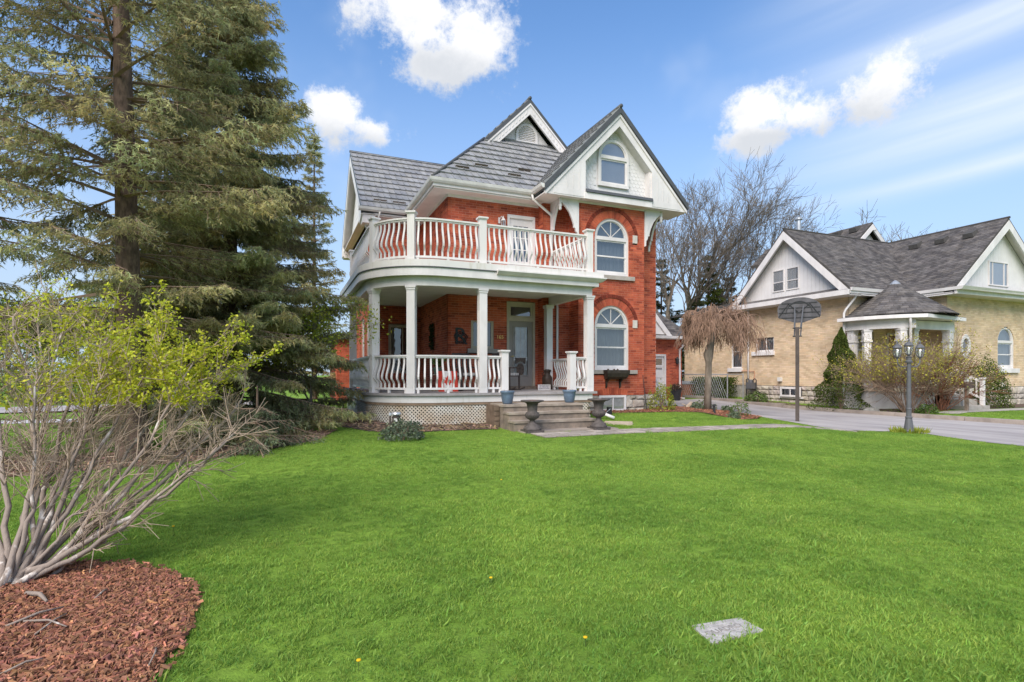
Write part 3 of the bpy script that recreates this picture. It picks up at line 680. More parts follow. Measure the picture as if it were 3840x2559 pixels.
# --- doors and the other windows
def ent(name, F, u0, u1, z0, z1, m, w0=-.1, w1=-.03): return MB().fb(F, u0, u1, w0, w1, z0, z1).build(name, m, house)
fr = MB(); fr.fb(FD, 6.38, 6.46, -.1, .015, .98, 3.72); fr.fb(FD, 7.26, 7.34, -.1, .015, .98, 3.72); fr.fb(FD, 6.46, 7.26, -.1, .015, 3.62, 3.72); fr.fb(FD, 6.46, 7.26, -.1, .012, 3.12, 3.24)
frame = fr.build('door_frame', tan, house); MB().fb(FD, 6.36, 7.36, -.1, .09, 1.0, 1.1).build('threshold', wood, frame)
tr = MB(); tr.fb(FD, 6.46, 6.52, -.08, -.02, 3.24, 3.62); tr.fb(FD, 7.2, 7.26, -.08, -.02, 3.24, 3.62); tr.fb(FD, 6.52, 7.2, -.08, -.02, 3.24, 3.29); tr.fb(FD, 6.52, 7.2, -.08, -.02, 3.57, 3.62)
tw = tr.build('transom_window', tan, house); MB().poly([FD.p(6.52, -.05, 3.29), FD.p(7.2, -.05, 3.29), FD.p(7.2, -.05, 3.57), FD.p(6.52, -.05, 3.57)]).build('pane', dglass, tw); MB().fb(FD, 6.46, 7.26, -.14, -.12, 3.24, 3.62).build('pane_backing', pane_backing, tw)
d = MB(); d.fb(FD, 6.46, 6.6, -.08, -.03, 1.1, 3.12); d.fb(FD, 7.12, 7.26, -.08, -.03, 1.1, 3.12); d.fb(FD, 6.6, 7.12, -.08, -.03, 1.1, 1.42); d.fb(FD, 6.6, 7.12, -.08, -.03, 2.96, 3.12)
for a, b_, c, e in ((6.58, 6.62, 1.4, 2.98), (7.10, 7.14, 1.4, 2.98)): d.fb(FD, a, b_, -.03, -.018, c, e)
d.fb(FD, 6.62, 7.10, -.03, -.018, 1.4, 1.44); d.fb(FD, 6.62, 7.10, -.03, -.018, 2.94, 2.98)
door = d.build('door', taupe, house); MB().poly([FD.p(6.6, -.05, 1.42), FD.p(7.12, -.05, 1.42), FD.p(7.12, -.05, 2.96), FD.p(6.6, -.05, 2.96)]).build('pane', glass, door)
lead = MB()
for u in (6.7, 6.86, 7.02): lead.fb(FD, u-.006, u+.006, -.056, -.046, 1.98, 2.92)
lead.fb(FD, 6.62, 7.1, -.056, -.046, 1.96, 2.0); lead.fb(FD, 6.62, 7.1, -.056, -.044, 1.9, 1.94)
lead.build('leaded_bar', white, door); MB().fb(FD, 6.6, 7.12, -.13, -.11, 1.42, 2.96).build('inner_door', mat('pale_inner_door', (.45, .43, .40), .6, .25, 5.0), door)
ov = MB(); ov.prism(FD, [(6.86+.125*math.cos(a), 1.62+.19*math.sin(a)) for a in [2*math.pi*i/24 for i in range(24)]], -.046, -.03)
ov.prism(FD, [(6.68, 1.98), (7.04, 1.98), (7.02, 1.78), (6.95, 1.84), (6.86, 1.88), (6.77, 1.84), (6.7, 1.78)], -.046, -.035)
ov.build('door_plaque', mat('dark_bronze', (.12, .085, .065), .6, .4, 20.0), door)
MB().tube([FD.p(6.53, -.03, 2.02), FD.p(6.53, .03, 2.02), FD.p(6.62, .04, 2.03)], .012, 8).build('handle', gold, door)
fr = MB(); fr.fb(FD, 6.40, 6.48, -.1, .015, 4.2, 6.42); fr.fb(FD, 7.26, 7.34, -.1, .015, 4.2, 6.42); fr.fb(FD, 6.48, 7.26, -.1, .015, 6.32, 6.42); fr.build('door_frame', white, house)
d = MB(); d.fb(FD, 6.48, 6.62, -.09, -.04, 4.22, 6.32); d.fb(FD, 7.12, 7.26, -.09, -.04, 4.22, 6.32); d.fb(FD, 6.62, 7.12, -.09, -.04, 4.22, 5.0); d.fb(FD, 6.62, 7.12, -.09, -.04, 6.1, 6.32)
for u in (6.785, 6.955): d.fb(FD, u-.012, u+.012, -.075, -.05, 5.0, 6.1)
for z in (5.36, 5.73): d.fb(FD, 6.62, 7.12, -.074, -.049, z-.012, z+.012)
d.fb(FD, 6.66, 6.84, -.04, -.03, 4.4, 4.85); d.fb(FD, 6.9, 7.08, -.04, -.03, 4.4, 4.85)
bdoor = d.build('balcony_door', white, house); MB().poly([FD.p(6.62, -.065, 5.0), FD.p(7.12, -.065, 5.0), FD.p(7.12, -.065, 6.1), FD.p(6.62, -.065, 6.1)]).build('pane', dglass, bdoor); MB().fb(FD, 6.6, 7.14, -.14, -.12, 5.0, 6.1).build('pane_backing', pane_backing, bdoor)
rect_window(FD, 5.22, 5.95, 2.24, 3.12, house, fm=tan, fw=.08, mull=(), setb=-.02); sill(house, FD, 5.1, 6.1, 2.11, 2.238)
rect_window(FWg, 3.36, 4.36, 1.5, 3.2, house, fm=tan, fw=.1, cur=pane_backing, gl=dglass, mull=(3.86,)); 
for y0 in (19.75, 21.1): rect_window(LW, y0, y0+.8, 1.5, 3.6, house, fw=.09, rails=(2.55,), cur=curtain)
# wall lantern upstairs
lx = at_y(1877, 800, 15.7).x; lb = MB(); lb.fb(FD, lx-.06, lx-.0, 0, .03, 6.1, 6.28); lb.tube([FD.p(lx-.03, .02, 6.2), FD.p(lx+.01, .1, 6.3), FD.p(lx+.06, .13, 6.22)], .014, 6)
lb.lathe(FD.p(lx+.06, .13, 5.92), [(.06, 0), (.07, .02), (.05, .02), (.05, .025)], 6); lb.lathe(FD.p(lx+.06, .13, 6.16), [(.085, 0), (.07, .03), (.02, .1), (.012, .15)], 6)
for k in range(6): a = k*math.pi/3; p = FD.p(lx+.06, .13, 5.93); lb.tube([(p[0]+.058*math.cos(a), p[1]+.058*math.sin(a), p[2]), (p[0]+.075*math.cos(a), p[1]+.075*math.sin(a), p[2]+.24)], .006, 4)
lant = lb.build('wall_lantern', white, house); MB().lathe(FD.p(lx+.06, .13, 5.94), [(.05, 0), (.066, .22)], 6).build('lantern_glass', glass, lant)

# ================================================================== porch and balcony
YP, XR, XL, RA, CXa, CYa = 13.05, 7.7, 2.05, 1.55, 3.6, 14.6
S1 = 19.2-CYa; S2 = S1+RA*math.pi/2; S3 = S2+(XR-CXa); S4 = S3+(15.3-YP)
def ep(s):                                              # point and outward normal on the column line
    if s <= S1: return Vector((XL, 19.2-s, 0)), Vector((-1, 0, 0))
    if s <= S2: a = (s-S1)/RA; n = Vector((-math.cos(a), -math.sin(a), 0)); return Vector((CXa, CYa, 0))+n*RA, n
    if s <= S3: return Vector((CXa+s-S2, YP, 0)), Vector((0, -1, 0))
    return Vector((XR, YP+s-S3, 0)), Vector((1, 0, 0))
def epath(s0, s1, z, off=0.0, step=.12):
    ks = [s0]+[k for k in (S1, S2, S3) if s0+.01 < k < s1-.01]+[s1]; pts = []
    for a, b in zip(ks, ks[1:]):
        n = max(1, int((b-a)/step)) if (a >= S1-1e-6 and b <= S2+1e-6) else 1
        for i in range(n): pts.append(a+(b-a)*i/n)
    pts.append(ks[-1]); out = []
    for s in pts:
        p, n = ep(s)
        if off and abs(s-S3) < 1e-6 and s0 < S3-.01 and s1 > S3+.01: p = p+Vector((off, -off, 0))
        else: p = p+n*off
        out.append((p.x, p.y, z))
    return out
def outline(off):
    q = [(x, y) for x, y, z in epath(0, S4, 0, off)]
    return q
inner = [(7.44, 15.38), (7.44, 15.73), (4.47, 15.73), (4.47, 19.18)]
def slab(off, z0, z1, b=None): return (b or MB()).plan(outline(off)+[(7.72, 15.38)]*0+inner, z0, z1)
sA, sB, sC, sD, sN1, sN2, sE, sF = 1.1, S1+RA*R(17), S1+RA*R(62), S2+1.02, S2+1.61, S2+3.57, S3, S4-.02
porch = slab(.17, .94, 1.0).build('porch', deckgrey, house, label='grey painted porch floor')
def band(parent, name, m, off0, off1, z0, z1, s0=0, s1=S4): return MB().sweep(epath(s0, s1, 0), [(off0, z0), (off1, z0), (off1, z1), (off0, z1)]).build(name, m, parent)
band(porch, 'skirt_board', oldwhite, .06, .11, .77, .94); band(porch, 'rail_board', mat('brown_board', (.25, .17, .11), .8, .2, 5.0), .05, .1, .71, .768)
# lattice
lat = MB(); zb0, zt0 = .20, .71; H = zt0-zb0; pitch = .088; wd = .021
for dr in (1, -1):
    s = -H
    while s < S4-.1:
        pr = None
        for i in range(5):
            t = i/4; sc_ = s+H*(t if dr == 1 else 1-t)
            if sc_-wd < .05 or sc_+wd > S4-.05: pr = None; continue
            row = []
            for ds_ in (-wd, wd):
                p, n = ep(sc_+ds_); p = p+n*(.075 if dr == 1 else .083); row.append((p.x, p.y, zb0+H*t))
            if pr: lat.poly([pr[0], pr[1], row[1], row[0]])
            pr = row
        s += pitch
lat.build('lattice', mat('weathered_lattice', (.68, .64, .56), .8, .1, 2.0, c2=(.50, .39, .27), detail=3.0), porch, kind='stuff')
band(porch, 'crawl_space_dark', mat('unlit_crawl_space', (.05, .035, .025), .95), -.25, -.2, .0, .93)  # dark band painted as the unlit hollow behind the lattice
# columns
def column(s, parent, z0, z1, w=.1):
    p, n = ep(s); t = Vector((-n.y, n.x, 0)); F = Fr((p.x, p.y, 0), t, n); b = MB()
    b.fb(F, -w, w, -w, w, z0, z1-.1); b.fb(F, -w-.012, w+.012, -w-.012, w+.012, z1-.36, z1-.33) if 0 else None
    b.fb(F, -w-.03, w+.03, -w-.03, w+.03, z1-.05, z1); b.fb(F, -w-.015, w+.015, -w-.015, w+.015, z1-.1, z1-.05)
    for k in (-.05, 0, .05):                                   # reeding
        for za, zb in ((z0+.95, z1-.55), (z0+.14, z0+.82)):
            b.fb(F, k-.012, k+.012, w, w+.006, za, zb); b.fb(F, k-.012, k+.012, -w-.006, -w, za, zb); b.fb(F, -w-.006, -w, k-.012, k+.012, za, zb); b.fb(F, w, w+.006, k-.012, k+.012, za, zb)
    return b.build('column', white, parent)
for s in (sA, sB, sC, sD, sE): column(s, porch, 1.0, 3.6)
Fp = Fr((7.58, 15.28, 0), (1, 0, 0), (0, -1, 0)); b = MB(); b.fb(Fp, -.1, .1, -.1, .1, 1.0, 3.5); b.fb(Fp, -.13, .13, -.12, .13, 3.5, 3.6); b.build('column', white, porch)
def post(s, parent, z0, z1, name, m):
    p, n = ep(s); F = Fr((p.x, p.y, 0), Vector((-n.y, n.x, 0)), n); b = MB(); w = .09; b.fb(F, -w, w, -w, w, z0, z1-.04); b.fb(F, -w-.035, w+.035, -w-.035, w+.035, z1-.04, z1); b.fb(F, -w-.015, w+.015, -w-.015, w+.015, z1-.065, z1-.04)
    return b.build(name, m, parent)
for s in (sN1, sN2): post(s, porch, 1.0, 2.08, 'newel_post', white)
# belly balusters
def baluster_mesh(h, m, belly=.105):
    b = MB(); N = 14; rows = []
    for i in range(N+1):
        t = i/N                                              # from the top
        if t < .1: o = 0
        elif t < .68: q = (t-.1)/.58; o = belly*(q*q*(3-2*q))
        elif t < .86: q = (t-.68)/.18; o = belly*(1-q*q*(3-2*q))
        else: o = 0
        rows.append((o, h*(1-t)))
    n = 0
    for o, z in rows:
        b.v += [(-.021, o-.016, z), (.021, o-.016, z), (.021, o+.016, z), (-.021, o+.016, z)]; b.c += [(1, 1, 1)]*4
    for i in range(N):
        for j in range(4): b.f.append((4*i+j, 4*i+(j+1) % 4, 4*i+4+(j+1) % 4, 4*i+4+j))
    me = b.mesh('baluster'); me.materials.append(m); return me
def balustrade(parent, s0, s1, zb, zr, m, me, gap=.11, feet=True):
    hr = MB(); hr.sweep(epath(s0, s1, 0), [(-.055, zr-.04), (.055, zr-.04), (.055, zr), (-.055, zr)]); hr.sweep(epath(s0, s1, 0), [(-.03, zr-.075), (.03, zr-.075), (.03, zr-.04), (-.03, zr-.04)]); hr.build('handrail', m, parent)
    br = MB(); br.sweep(epath(s0, s1, 0), [(-.035, zb), (.035, zb), (.035, zb+.05), (-.035, zb+.05)])
    if feet:
        for f in (.04, .5, .96): p, n = ep(lerp(s0, s1, f)); F = Fr((p.x, p.y, 0), Vector((-n.y, n.x, 0)), n); br.fb(F, -.03, .03, -.03, .03, zb-.085, zb)
    br.build('bottom_rail', m, parent)
    n = max(1, round((s1-s0-.02)/.142)); 
    for i in range(n):
        s = s0+.01+(s1-s0-.02)*(i+.5)/n; p, nn = ep(s); o = bpy.data.objects.new('baluster', me); col.objects.link(o)
        o.location = (p.x, p.y, zb+.05); o.rotation_euler = (0, 0, math.atan2(nn.y, nn.x)-math.pi/2); adopt(o, parent)
me_p = baluster_mesh(1.93-.075-1.135, white)
for a, b_ in ((sA, sB), (sB, sC), (sC, sD), (sD, sN1), (sN2, sE), (sE, sF)): balustrade(porch, a+.1, b_-.1, 1.085, 1.93, white, me_p)
# beam, ceiling and balcony
beam = band(porch, 'beam', white, -.1, .1, 3.6, 3.84); slab(-.05, 3.84, 3.86).build('ceiling', soffit, porch)
bal = slab(.3, 4.03, 4.2).build('balcony', oldwhite, house); slab(.2, 3.86, 4.03).build('joist_board', white, bal)
band(bal, 'fascia_board', white, .2, .28, 3.82, 4.02); band(bal, 'drip_edge', darkmetal, .2, .31, 4.012, 4.034)
MB().sweep([(4.9, YP, 0), (XR, YP, 0), (XR, 15.2, 0)], [(.28, 3.93), (.34, 3.95), (.42, 4.02), (.42, 4.05), (.301, 4.05)]).build('crown_moulding', white, bal)
for s in (sA, sB, sC, sD, sE): post(s, bal, 4.2, 5.4, 'balcony_post', oldwhite)
me_b = baluster_mesh(5.25-.075-4.335, oldwhite, .12)
for a, b_ in ((sA, sB), (sB, sC), (sC, sD), (sD, sE), (sE, sF)): balustrade(bal, a+.09, b_-.09, 4.285, 5.25, oldwhite, me_b)
MB().lathe((5.9, 14.2, 3.74), [(.0, 0), (.09, .02), (.11, .08), (.12, .1)], 14).build('ceiling_light', mat('opal_glass', (.8, .78, .7), .4), porch)
# low rear addition
ra = MB()
ab, asx = courses(front(26.0), 2.25, 2.8, .1, 3.1, [], seed=11); ab2, as2 = courses(left(2.25), 26.0, 30, .1, 3.1, [], seed=12)
addw = core(asx+as2).build('rear_addition', mortar, house); lay_bricks(addw, ab+ab2, brickm, redpal, 0, facekey)
MB().box(2.0, 6, 25.7, 30.3, 3.1, 3.3).build('flat_roof', darkmetal, addw)
# ================================================================== drive, kerb, path, beds
def sheet(name, pts, lift, m, parent=None, zf=None, n=.5):           # a flat patch draped over the ground
    xs = [p[0] for p in pts]; ys = [p[1] for p in pts]
    bm = bmesh.new(); vs = [bm.verts.new((x, y, 0)) for x, y in pts]; bm.faces.new(vs)
    for ax, lo, hi in ((0, min(xs), max(xs)), (1, min(ys), max(ys))):
        k = lo+n
        while k < hi:
            bmesh.ops.bisect_plane(bm, geom=bm.verts[:]+bm.edges[:]+bm.faces[:], plane_co=(k, k, 0), plane_no=(1, 0, 0) if ax == 0 else (0, 1, 0)); k += n
    for v in bm.verts: v.co.z = (zf(v.co.x, v.co.y) if zf else gz(v.co.x, v.co.y))+lift
    me = bpy.data.meshes.new(name); bm.to_mesh(me); bm.free(); return link(name, me, m, parent)
drive_edge = [(13.7, -6), (13.75, 5), (13.85, 7.0), (14.2, 7.9), (14.5, 8.5), (14.4, 9.1), (13.75, 9.5), (13.5, 9.95), (13.6, 10.6), (14.3, 12.2), (14.7, 13.2), (15.3, 14.5), (15.2, 15.6), (14.2, 17.2), (13.4, 18.5), (13.2, 21.9)]
drive = drive_edge+[(19.6, 21.9), (19.6, -6)]
def inpoly(x, y, poly):
    x = np.asarray(x); y = np.asarray(y); r = np.zeros(x.shape, bool); j = len(poly)-1
    for i in range(len(poly)):
        (x0, y0), (x1, y1) = poly[i], poly[j]
        c = ((y0 > y) != (y1 > y)) & (x < (x1-x0)*(y-y0)/((y1-y0) if y1 != y0 else 1e-9)+x0); r ^= c; j = i
    return r
struct(sheet('driveway', drive, .012, asphalt))
# kerb stones
kerb = struct(MB().box(19.62, 19.78, -6, 25, -.2, .02).build('kerb', kerbm))
y = -5.9; rk = random.Random(2)
while y < 24.6:
    l = rk.uniform(1.9, 2.6); z = gz(19.6, y+l/2); b = MB()
    b.hexa([(19.6, y, z-.1), (19.8, y, z-.1), (19.8, y+l-.02, z-.1), (19.6, y+l-.02, z-.1), (19.615, y, z+.13), (19.79, y, z+.14), (19.79, y+l-.02, z+.14), (19.615, y+l-.02, z+.13)])
    b.build('kerb_stone', kerbm, kerb); y += l
# paved path from the steps to the drive
pathc = [(4.95, 10.55), (7.0, 10.6), (9.0, 10.45), (11.0, 10.35), (12.4, 10.15), (13.55, 9.6)]
def pathpt(s):
    d = 0
    for a, b in zip(pathc, pathc[1:]):
        L = math.hypot(b[0]-a[0], b[1]-a[1])
        if s <= d+L or b == pathc[-1]:
            t = (s-d)/L; return Vector((lerp(a[0], b[0], t), lerp(a[1], b[1], t), 0)), Vector(((b[0]-a[0])/L, (b[1]-a[1])/L, 0))
        d += L
PL = sum(math.hypot(b[0]-a[0], b[1]-a[1]) for a, b in zip(pathc, pathc[1:]))
pathpoly = [(x, y-.38) for x, y in pathc]+[(x, y+.38) for x, y in reversed(pathc)]
path = struct(sheet('path', pathpoly, .006, soil)); rp = random.Random(9); s = .02
pm = []
for i in range(5):
    k = rp.uniform(.8, 1.15); b = MB(); b.col = (k, k*.98, k*.95); b.hexa([(-.5, -.5, 0), (.5, -.5, 0), (.5, .5, 0), (-.5, .5, 0), (-.48, -.48, 1), (.48, -.48, 1), (.48, .48, 1), (-.48, .48, 1)]); me = b.mesh('paver', color=True); me.materials.append(paver); pm.append(me)
while s < PL-.3:
    p, t = pathpt(s+.14); nn = Vector((-t.y, t.x, 0))
    for k in (-1, 1):
        q = p+nn*(k*.185+rp.uniform(-.01, .01)); o = bpy.data.objects.new('paver', rp.choice(pm)); col.objects.link(o)
        o.location = (q.x, q.y, gz(q.x, q.y)-.03); o.scale = (.27, .355, .052+rp.uniform(-.004, .004)); o.rotation_euler = (rp.uniform(-.012, .012), rp.uniform(-.012, .012), math.atan2(t.y, t.x)+rp.uniform(-.015, .015)); adopt(o, path)
    s += .285
# worn concrete slab in front of the steps
slabz = .155
tag(MB().hexa([(4.85, 10.98, -.1), (7.35, 10.98, -.1), (7.35, 11.45, -.1), (4.85, 11.45, -.1), (4.9, 11.0, slabz+.035), (7.3, 11.0, slabz+.035), (7.3, 11.43, slabz+.045), (4.9, 11.43, slabz+.045)]).build('landing_slab', kerbm), 'worn concrete slab on the ground at the foot of the porch steps', 'slab')
# concrete steps
st = thing('front_steps', 'worn concrete porch steps with three treads and pale chipped edges', 'steps', (5.87, 12, .15))
for y0, z1, x0, x1 in ((11.4, .40, 4.8, 6.93), (11.72, .575, 4.8, 6.93), (12.03, .74, 4.8, 6.93)):
    b = MB(); b.box(x0, x1, y0, y0+.33 if z1 < .7 else 12.93, .05, z1-.05); tb = b.build('step', concrete, st)
    b = MB(); b.box(x0-.02, x1+.02, y0-.03, y0+.335 if z1 < .7 else 12.93, z1-.05, z1); b.build('tread', mat('worn_tread', (.40, .335, .265), .9, .2, 3.0, .35, 40, c2=(.23, .185, .15)), tb)
b = MB(); b.box(4.68, 4.8, 12.3, 12.93, .1, .71)
for z in (.1, .22, .34, .46, .58): b.box(4.66, 4.78, 12.27, 12.34, z+.01, z+.11)
b.build('cheek_wall', mat('stained_concrete', (.17, .12, .085), .95, .25, 6.0, .4, 30), st)
# mulch / soil beds
mulchm = mat('mulch_ground', (.18, .085, .055), .98, .35, 14.0, .9, 60)
drysoil = mat('dry_needle_soil', (.16, .10, .075), .98, .3, 6.0, .6, 50)
bed_shrub = [tuple(at_z(x, y, .02)[:2]) for x, y in ((0, 2165), (120, 2130), (300, 2112), (470, 2118), (600, 2140), (690, 2180), (740, 2250), (725, 2330), (690, 2400), (620, 2470), (560, 2559), (470, 2700), (300, 2900))]+[(-1.6, 1.4), (-3.0, 2.2), (-3.2, 4.0), (-2.6, 4.6)]
bed_front = [(1.2, 14.5), (1.25, 13.3), (1.75, 12.45), (2.7, 12.05), (4.0, 12.1), (4.7, 12.0), (4.7, 12.98), (3.2, 13.0), (2.2, 13.8), (1.95, 15), (1.9, 19), (1.2, 19)]
bed_isle = [(7.95, 14.2), (8.6, 13.95), (10, 14.05), (11.2, 13.9), (12.2, 13.7), (13.2, 13.3), (14.2, 13.4), (14.9, 13.9), (15.2, 14.7), (14.9, 15.6), (13.8, 16.8), (12.0, 16.9), (11.75, 15.4), (10.8, 14.85), (8.3, 14.9)]
bed_spruce = [(-6.5, 9.7), (-3.6, 9.9), (-1.9, 10.25), (-.6, 10.9), (.6, 11.7), (1.1, 12.9), (.3, 13.2), (-.9, 12.3), (-3, 12.1), (-6.5, 12.3)]
struct(sheet('mulch_bed', bed_shrub, .015, mulchm)); struct(sheet('soil_bed', bed_front, .012, soil))
def isle_z(x, y): return gz(x, y)+.22*max(0, 1-((x-13.4)/1.6)**2)*max(0, 1-((y-15)/1.7)**2)
struct(sheet('planting_bed', bed_isle, .014, mulchm, zf=isle_z, n=.3)); struct(sheet('needle_bed', bed_spruce, .01, drysoil))
def chips(name, poly, n, size, m, z=None, seed=1, label=None):        # loose bark chips
    r = np.random.default_rng(seed); xs = [p[0] for p in poly]; ys = [p[1] for p in poly]
    X = r.uniform(min(xs), max(xs), n*3); Y = r.uniform(min(ys), max(ys), n*3); k = inpoly(X+r.normal(0, .035, n*3), Y+r.normal(0, .035, n*3), poly); X, Y = X[k][:n], Y[k][:n]; n = len(X)
    Z = np.array([(z or gz)(a, b) for a, b in zip(X, Y)])+.02+r.uniform(0, .02, n)
    L = size*r.uniform(.5, 1.6, n)**1.5; Wd = L*r.uniform(.08, .34, n); Hh = .006+.01*r.random(n); a = r.uniform(0, 2*np.pi, n); ti = r.normal(0, .28, n); t2 = r.normal(0, .25, n)
    ux = np.stack([np.cos(a)*np.cos(ti), np.sin(a)*np.cos(ti), np.sin(ti)], -1); vx = np.stack([-np.sin(a)*np.cos(t2), np.cos(a)*np.cos(t2), np.sin(t2)], -1); wx = np.cross(ux, vx)
    c = np.stack([X, Y, Z], -1); V = []
    for sx, sy, sz in ((-1, -1, -1), (1, -.7, -1), (1, .7, -1), (-1, 1, -1), (-1, -1, 1), (1, -.6, 1), (1, .6, 1), (-1, 1, 1)): V.append(c+ux*(sx*L/2)[:, None]+vx*(sy*Wd/2)[:, None]+wx*(sz*Hh/2)[:, None])
    V = np.stack(V, 1).reshape(-1, 3); base = np.array([(4, 5, 6, 7), (0, 1, 5, 4), (1, 2, 6, 5), (2, 3, 7, 6), (3, 0, 4, 7)]); F = (base[None]+np.arange(n)[:, None, None]*8).reshape(-1, 4)
    kk = r.uniform(.4, 1.3, n)*np.where(r.random(n) < .06, 1.7, 1); C = np.stack([kk, kk*r.uniform(.8, 1.1, n), kk*r.uniform(.75, 1.1, n)], -1); C = np.repeat(C, 8, 0)
    o = link(name, np_mesh(name, V, F, C), m); o['kind'] = 'stuff'; o['label'] = label; return o
chipm = mat('bark_chip', (.31, .145, .085), .9, .2, 10.0, attr=True)
chips('bark_mulch', bed_shrub, 46000, .027, chipm, label='red-brown bark mulch under the foreground shrub', seed=1)['category'] = 'mulch'
chips('bark_mulch', bed_isle, 4000, .05, chipm, z=isle_z, label='brown bark mulch of the bed in front of the bay', seed=2)['category'] = 'mulch'
chips('leaf_litter', bed_front, 1600, .07, mat('dead_litter', (.30, .21, .14), .9, .2, 10.0, attr=True), label='dry litter along the lattice skirt', seed=3)['category'] = 'litter'
chips('needle_litter', bed_spruce, 3000, .06, MATS['dead_litter'], label='dry needles and bark below the spruces', seed=4)['category'] = 'litter'
# twigs dropped on the mulch
for i, (x0, y0, x1, y1, r_) in enumerate(((20, 2350, 240, 2275, .008), (90, 2330, 250, 2350, .007), (130, 2380, 250, 2300, .005), (355, 2245, 400, 2210, .006), (0, 2530, 160, 2470, .006), (585, 2430, 555, 2500, .005), (100, 2225, 175, 2255, .016))):
    a, b = at_z(x0, y0, .04), at_z(x1, y1, .05); m_ = (a+b)/2+Vector((.01, .02, .012)); tag(MB().tube([a, m_, b], [r_, r_*.9, r_*.5], 6).build('twig', peel, smooth=True), ['long pale twig lying on the red mulch', 'forked stub twig lying across the mulch', 'thin straight twig crossing another on the mulch', 'small crooked twig in the middle of the mulch', 'thin twig at the near edge of the mulch', 'bent twig at the grassy rim of the mulch', 'thick broken branch piece on the mulch by the shrub base'][i], 'twig')
# road and pale verge far behind the spruces
struct(sheet('road', [(-60, 26), (0.5, 26), (0.5, 31), (-60, 31)], .012, asphalt, n=12)); struct(sheet('back_lane', [(-60, 20.6), (-6, 20.6), (-2, 21.2), (-2, 22), (-60, 22.4)], .012, mat('pale_gravel', (.45, .43, .42), .95, .1, 3.0), n=12))
# ================================================================== the buff brick neighbour
nb = thing('brick_house', 'buff brick bungalow with grey shingle roof, white gables and round corner porch', 'house', (25, 17, .2))
XW, YA, YB, XM, YM, ZE = 21.0, 15.2, 20.5, 24.5, 13.6, 4.7
S_, Fw, Lm, Fm = left(XW), front(YA), left(XM), front(YM)
def px_u(F, x, y=1300):                                # u of a picture column on a wall
    return at_x(x, y, F.o.x).y if abs(F.n.x) > .5 else at_y(x, y, F.o.y).x
def px_z(F, x, y): return (at_x(x, y, F.o.x) if abs(F.n.x) > .5 else at_y(x, y, F.o.y)).z
wa = [px_u(S_, 2782), px_u(S_, 2742)]; wa_z = (px_z(S_, 2760, 1381), px_z(S_, 2760, 1262))
wb = [px_u(S_, 2902), px_u(S_, 2833)]; wb_z = (px_z(S_, 2870, 1318), px_z(S_, 2870, 1264))
wc = [px_u(S_, 3010), px_u(S_, 2934)]; wc_z = (px_z(S_, 2960, 1488), px_z(S_, 2960, 1452))
wd_ = [px_u(Fm, 3741), px_u(Fm, 3803)]; wd_z = (px_z(Fm, 3772, 1382), px_z(Fm, 3772, 1282))
we = [px_u(Fm, 3603), px_u(Fm, 3637)]; we_z = (px_z(Fm, 3620, 1342), px_z(Fm, 3620, 1256))
hw = (wd_[1]-wd_[0])/2; ucd = sum(wd_)/2
oval = lambda: None
pdw = (23.3, 24.1)                                     # door on the porch
nspec = [(S_, YA, 25.0, .95, [('r', wa[0], wa[1], *wa_z), ('r', wb[0], wb[1], *wb_z), ('r', wc[0], wc[1], *wc_z)]),
         (Fw, XW, XM, .95, [('a', 22.0, .5, 1.9, 3.0), ('r', pdw[0], pdw[1], 1.0, 3.2)]), (Lm, YM, YA, .95, []),
         (Fm, XM, 31.5, .95, [('a', ucd, hw, wd_z[0], wd_z[1]), ('a', sum(we)/2, (we[1]-we[0])/2+.01, 99, sum(we_z)/2, .3), ('r', we[0], we[1], we_z[0]+.15, we_z[1]-.15)])]
nbr, nst = [], []
for i, (F, a, b, z0, op) in enumerate(nspec): x, y = courses(F, a, b, z0, ZE, op, seed=30+i, h=.075, length=.22); nbr += x; nst += y
nwall = core(nst).build('wall', bmortar, nb)
buffpal = [(1, 1, 1), (.93, .92, .9), (1.05, 1.05, 1.03), (.85, .83, .8), (1.0, .96, .9), (1.02, 1.02, 1.06), (.97, 1, .96)]
lay_bricks(nwall, nbr, buffm, buffpal, 296, lambda b: (0 if b[0] is S_ else 50)+(Vector(b[0].p((b[1]+b[2])/2, 0, (b[3]+b[4])/2))-Vector((21, 16.2, 2.6))).length)
bw = MB(); bw.box(31.3, 31.5, YM+.1, 25, .1, ZE); bw.box(21, 31.5, 24.9, 25, .1, ZE); bw.build('rear_wall', bmortar, nb)
nf = MB(); nf.box(XW+.02, XW+.2, YA+.02, 25, -.1, .95); nf.box(XW+.02, XM, YA+.02, YA+.2, -.1, .95); nf.box(XM+.02, XM+.2, YM+.02, YA, -.1, .95); nf.box(XM+.02, 31.5, YM+.02, YM+.2, -.1, .95)
nfound = nf.build('foundation', MATS['pale_mortar'], nb)
rubble(S_, YA, YB, .1, .94, nfound, 21, .2, .32, skip=(wc[0]-.05, wc[1]+.05, wc_z[0]-.1, 1)); rubble(Fm, XM, 31.4, .1, .94, nfound, 22, .2, .32)
rect_window(S_, wa[0], wa[1], *wa_z, nb, rails=(lerp(*wa_z, .52),)); rect_window(S_, wb[0], wb[1], *wb_z, nb, mull=(lerp(wb[0], wb[1], .45),)); rect_window(S_, wc[0], wc[1], *wc_z, nb, mull=(sum(wc)/2,), cur=pane_backing, name='basement_window', fw=.08, setb=.16, gl=dglass)
arch_window(Fm, ucd, hw, *wd_z, nb, fanlight=False, gl=glass)
for F, a, b, z in ((S_, wa[0]-.06, wa[1]+.16, wa_z[0]), (S_, wb[0]-.06, wb[1]+.16, wb_z[0]), (S_, wc[0]-.1, wc[1]+.1, wc_z[0]), (Fm, wd_[0]-.08, wd_[1]+.22, wd_z[0])): sill(nb, F, a, b, z-.19 if z > 1 else z-.07, z-.002, white, .1)
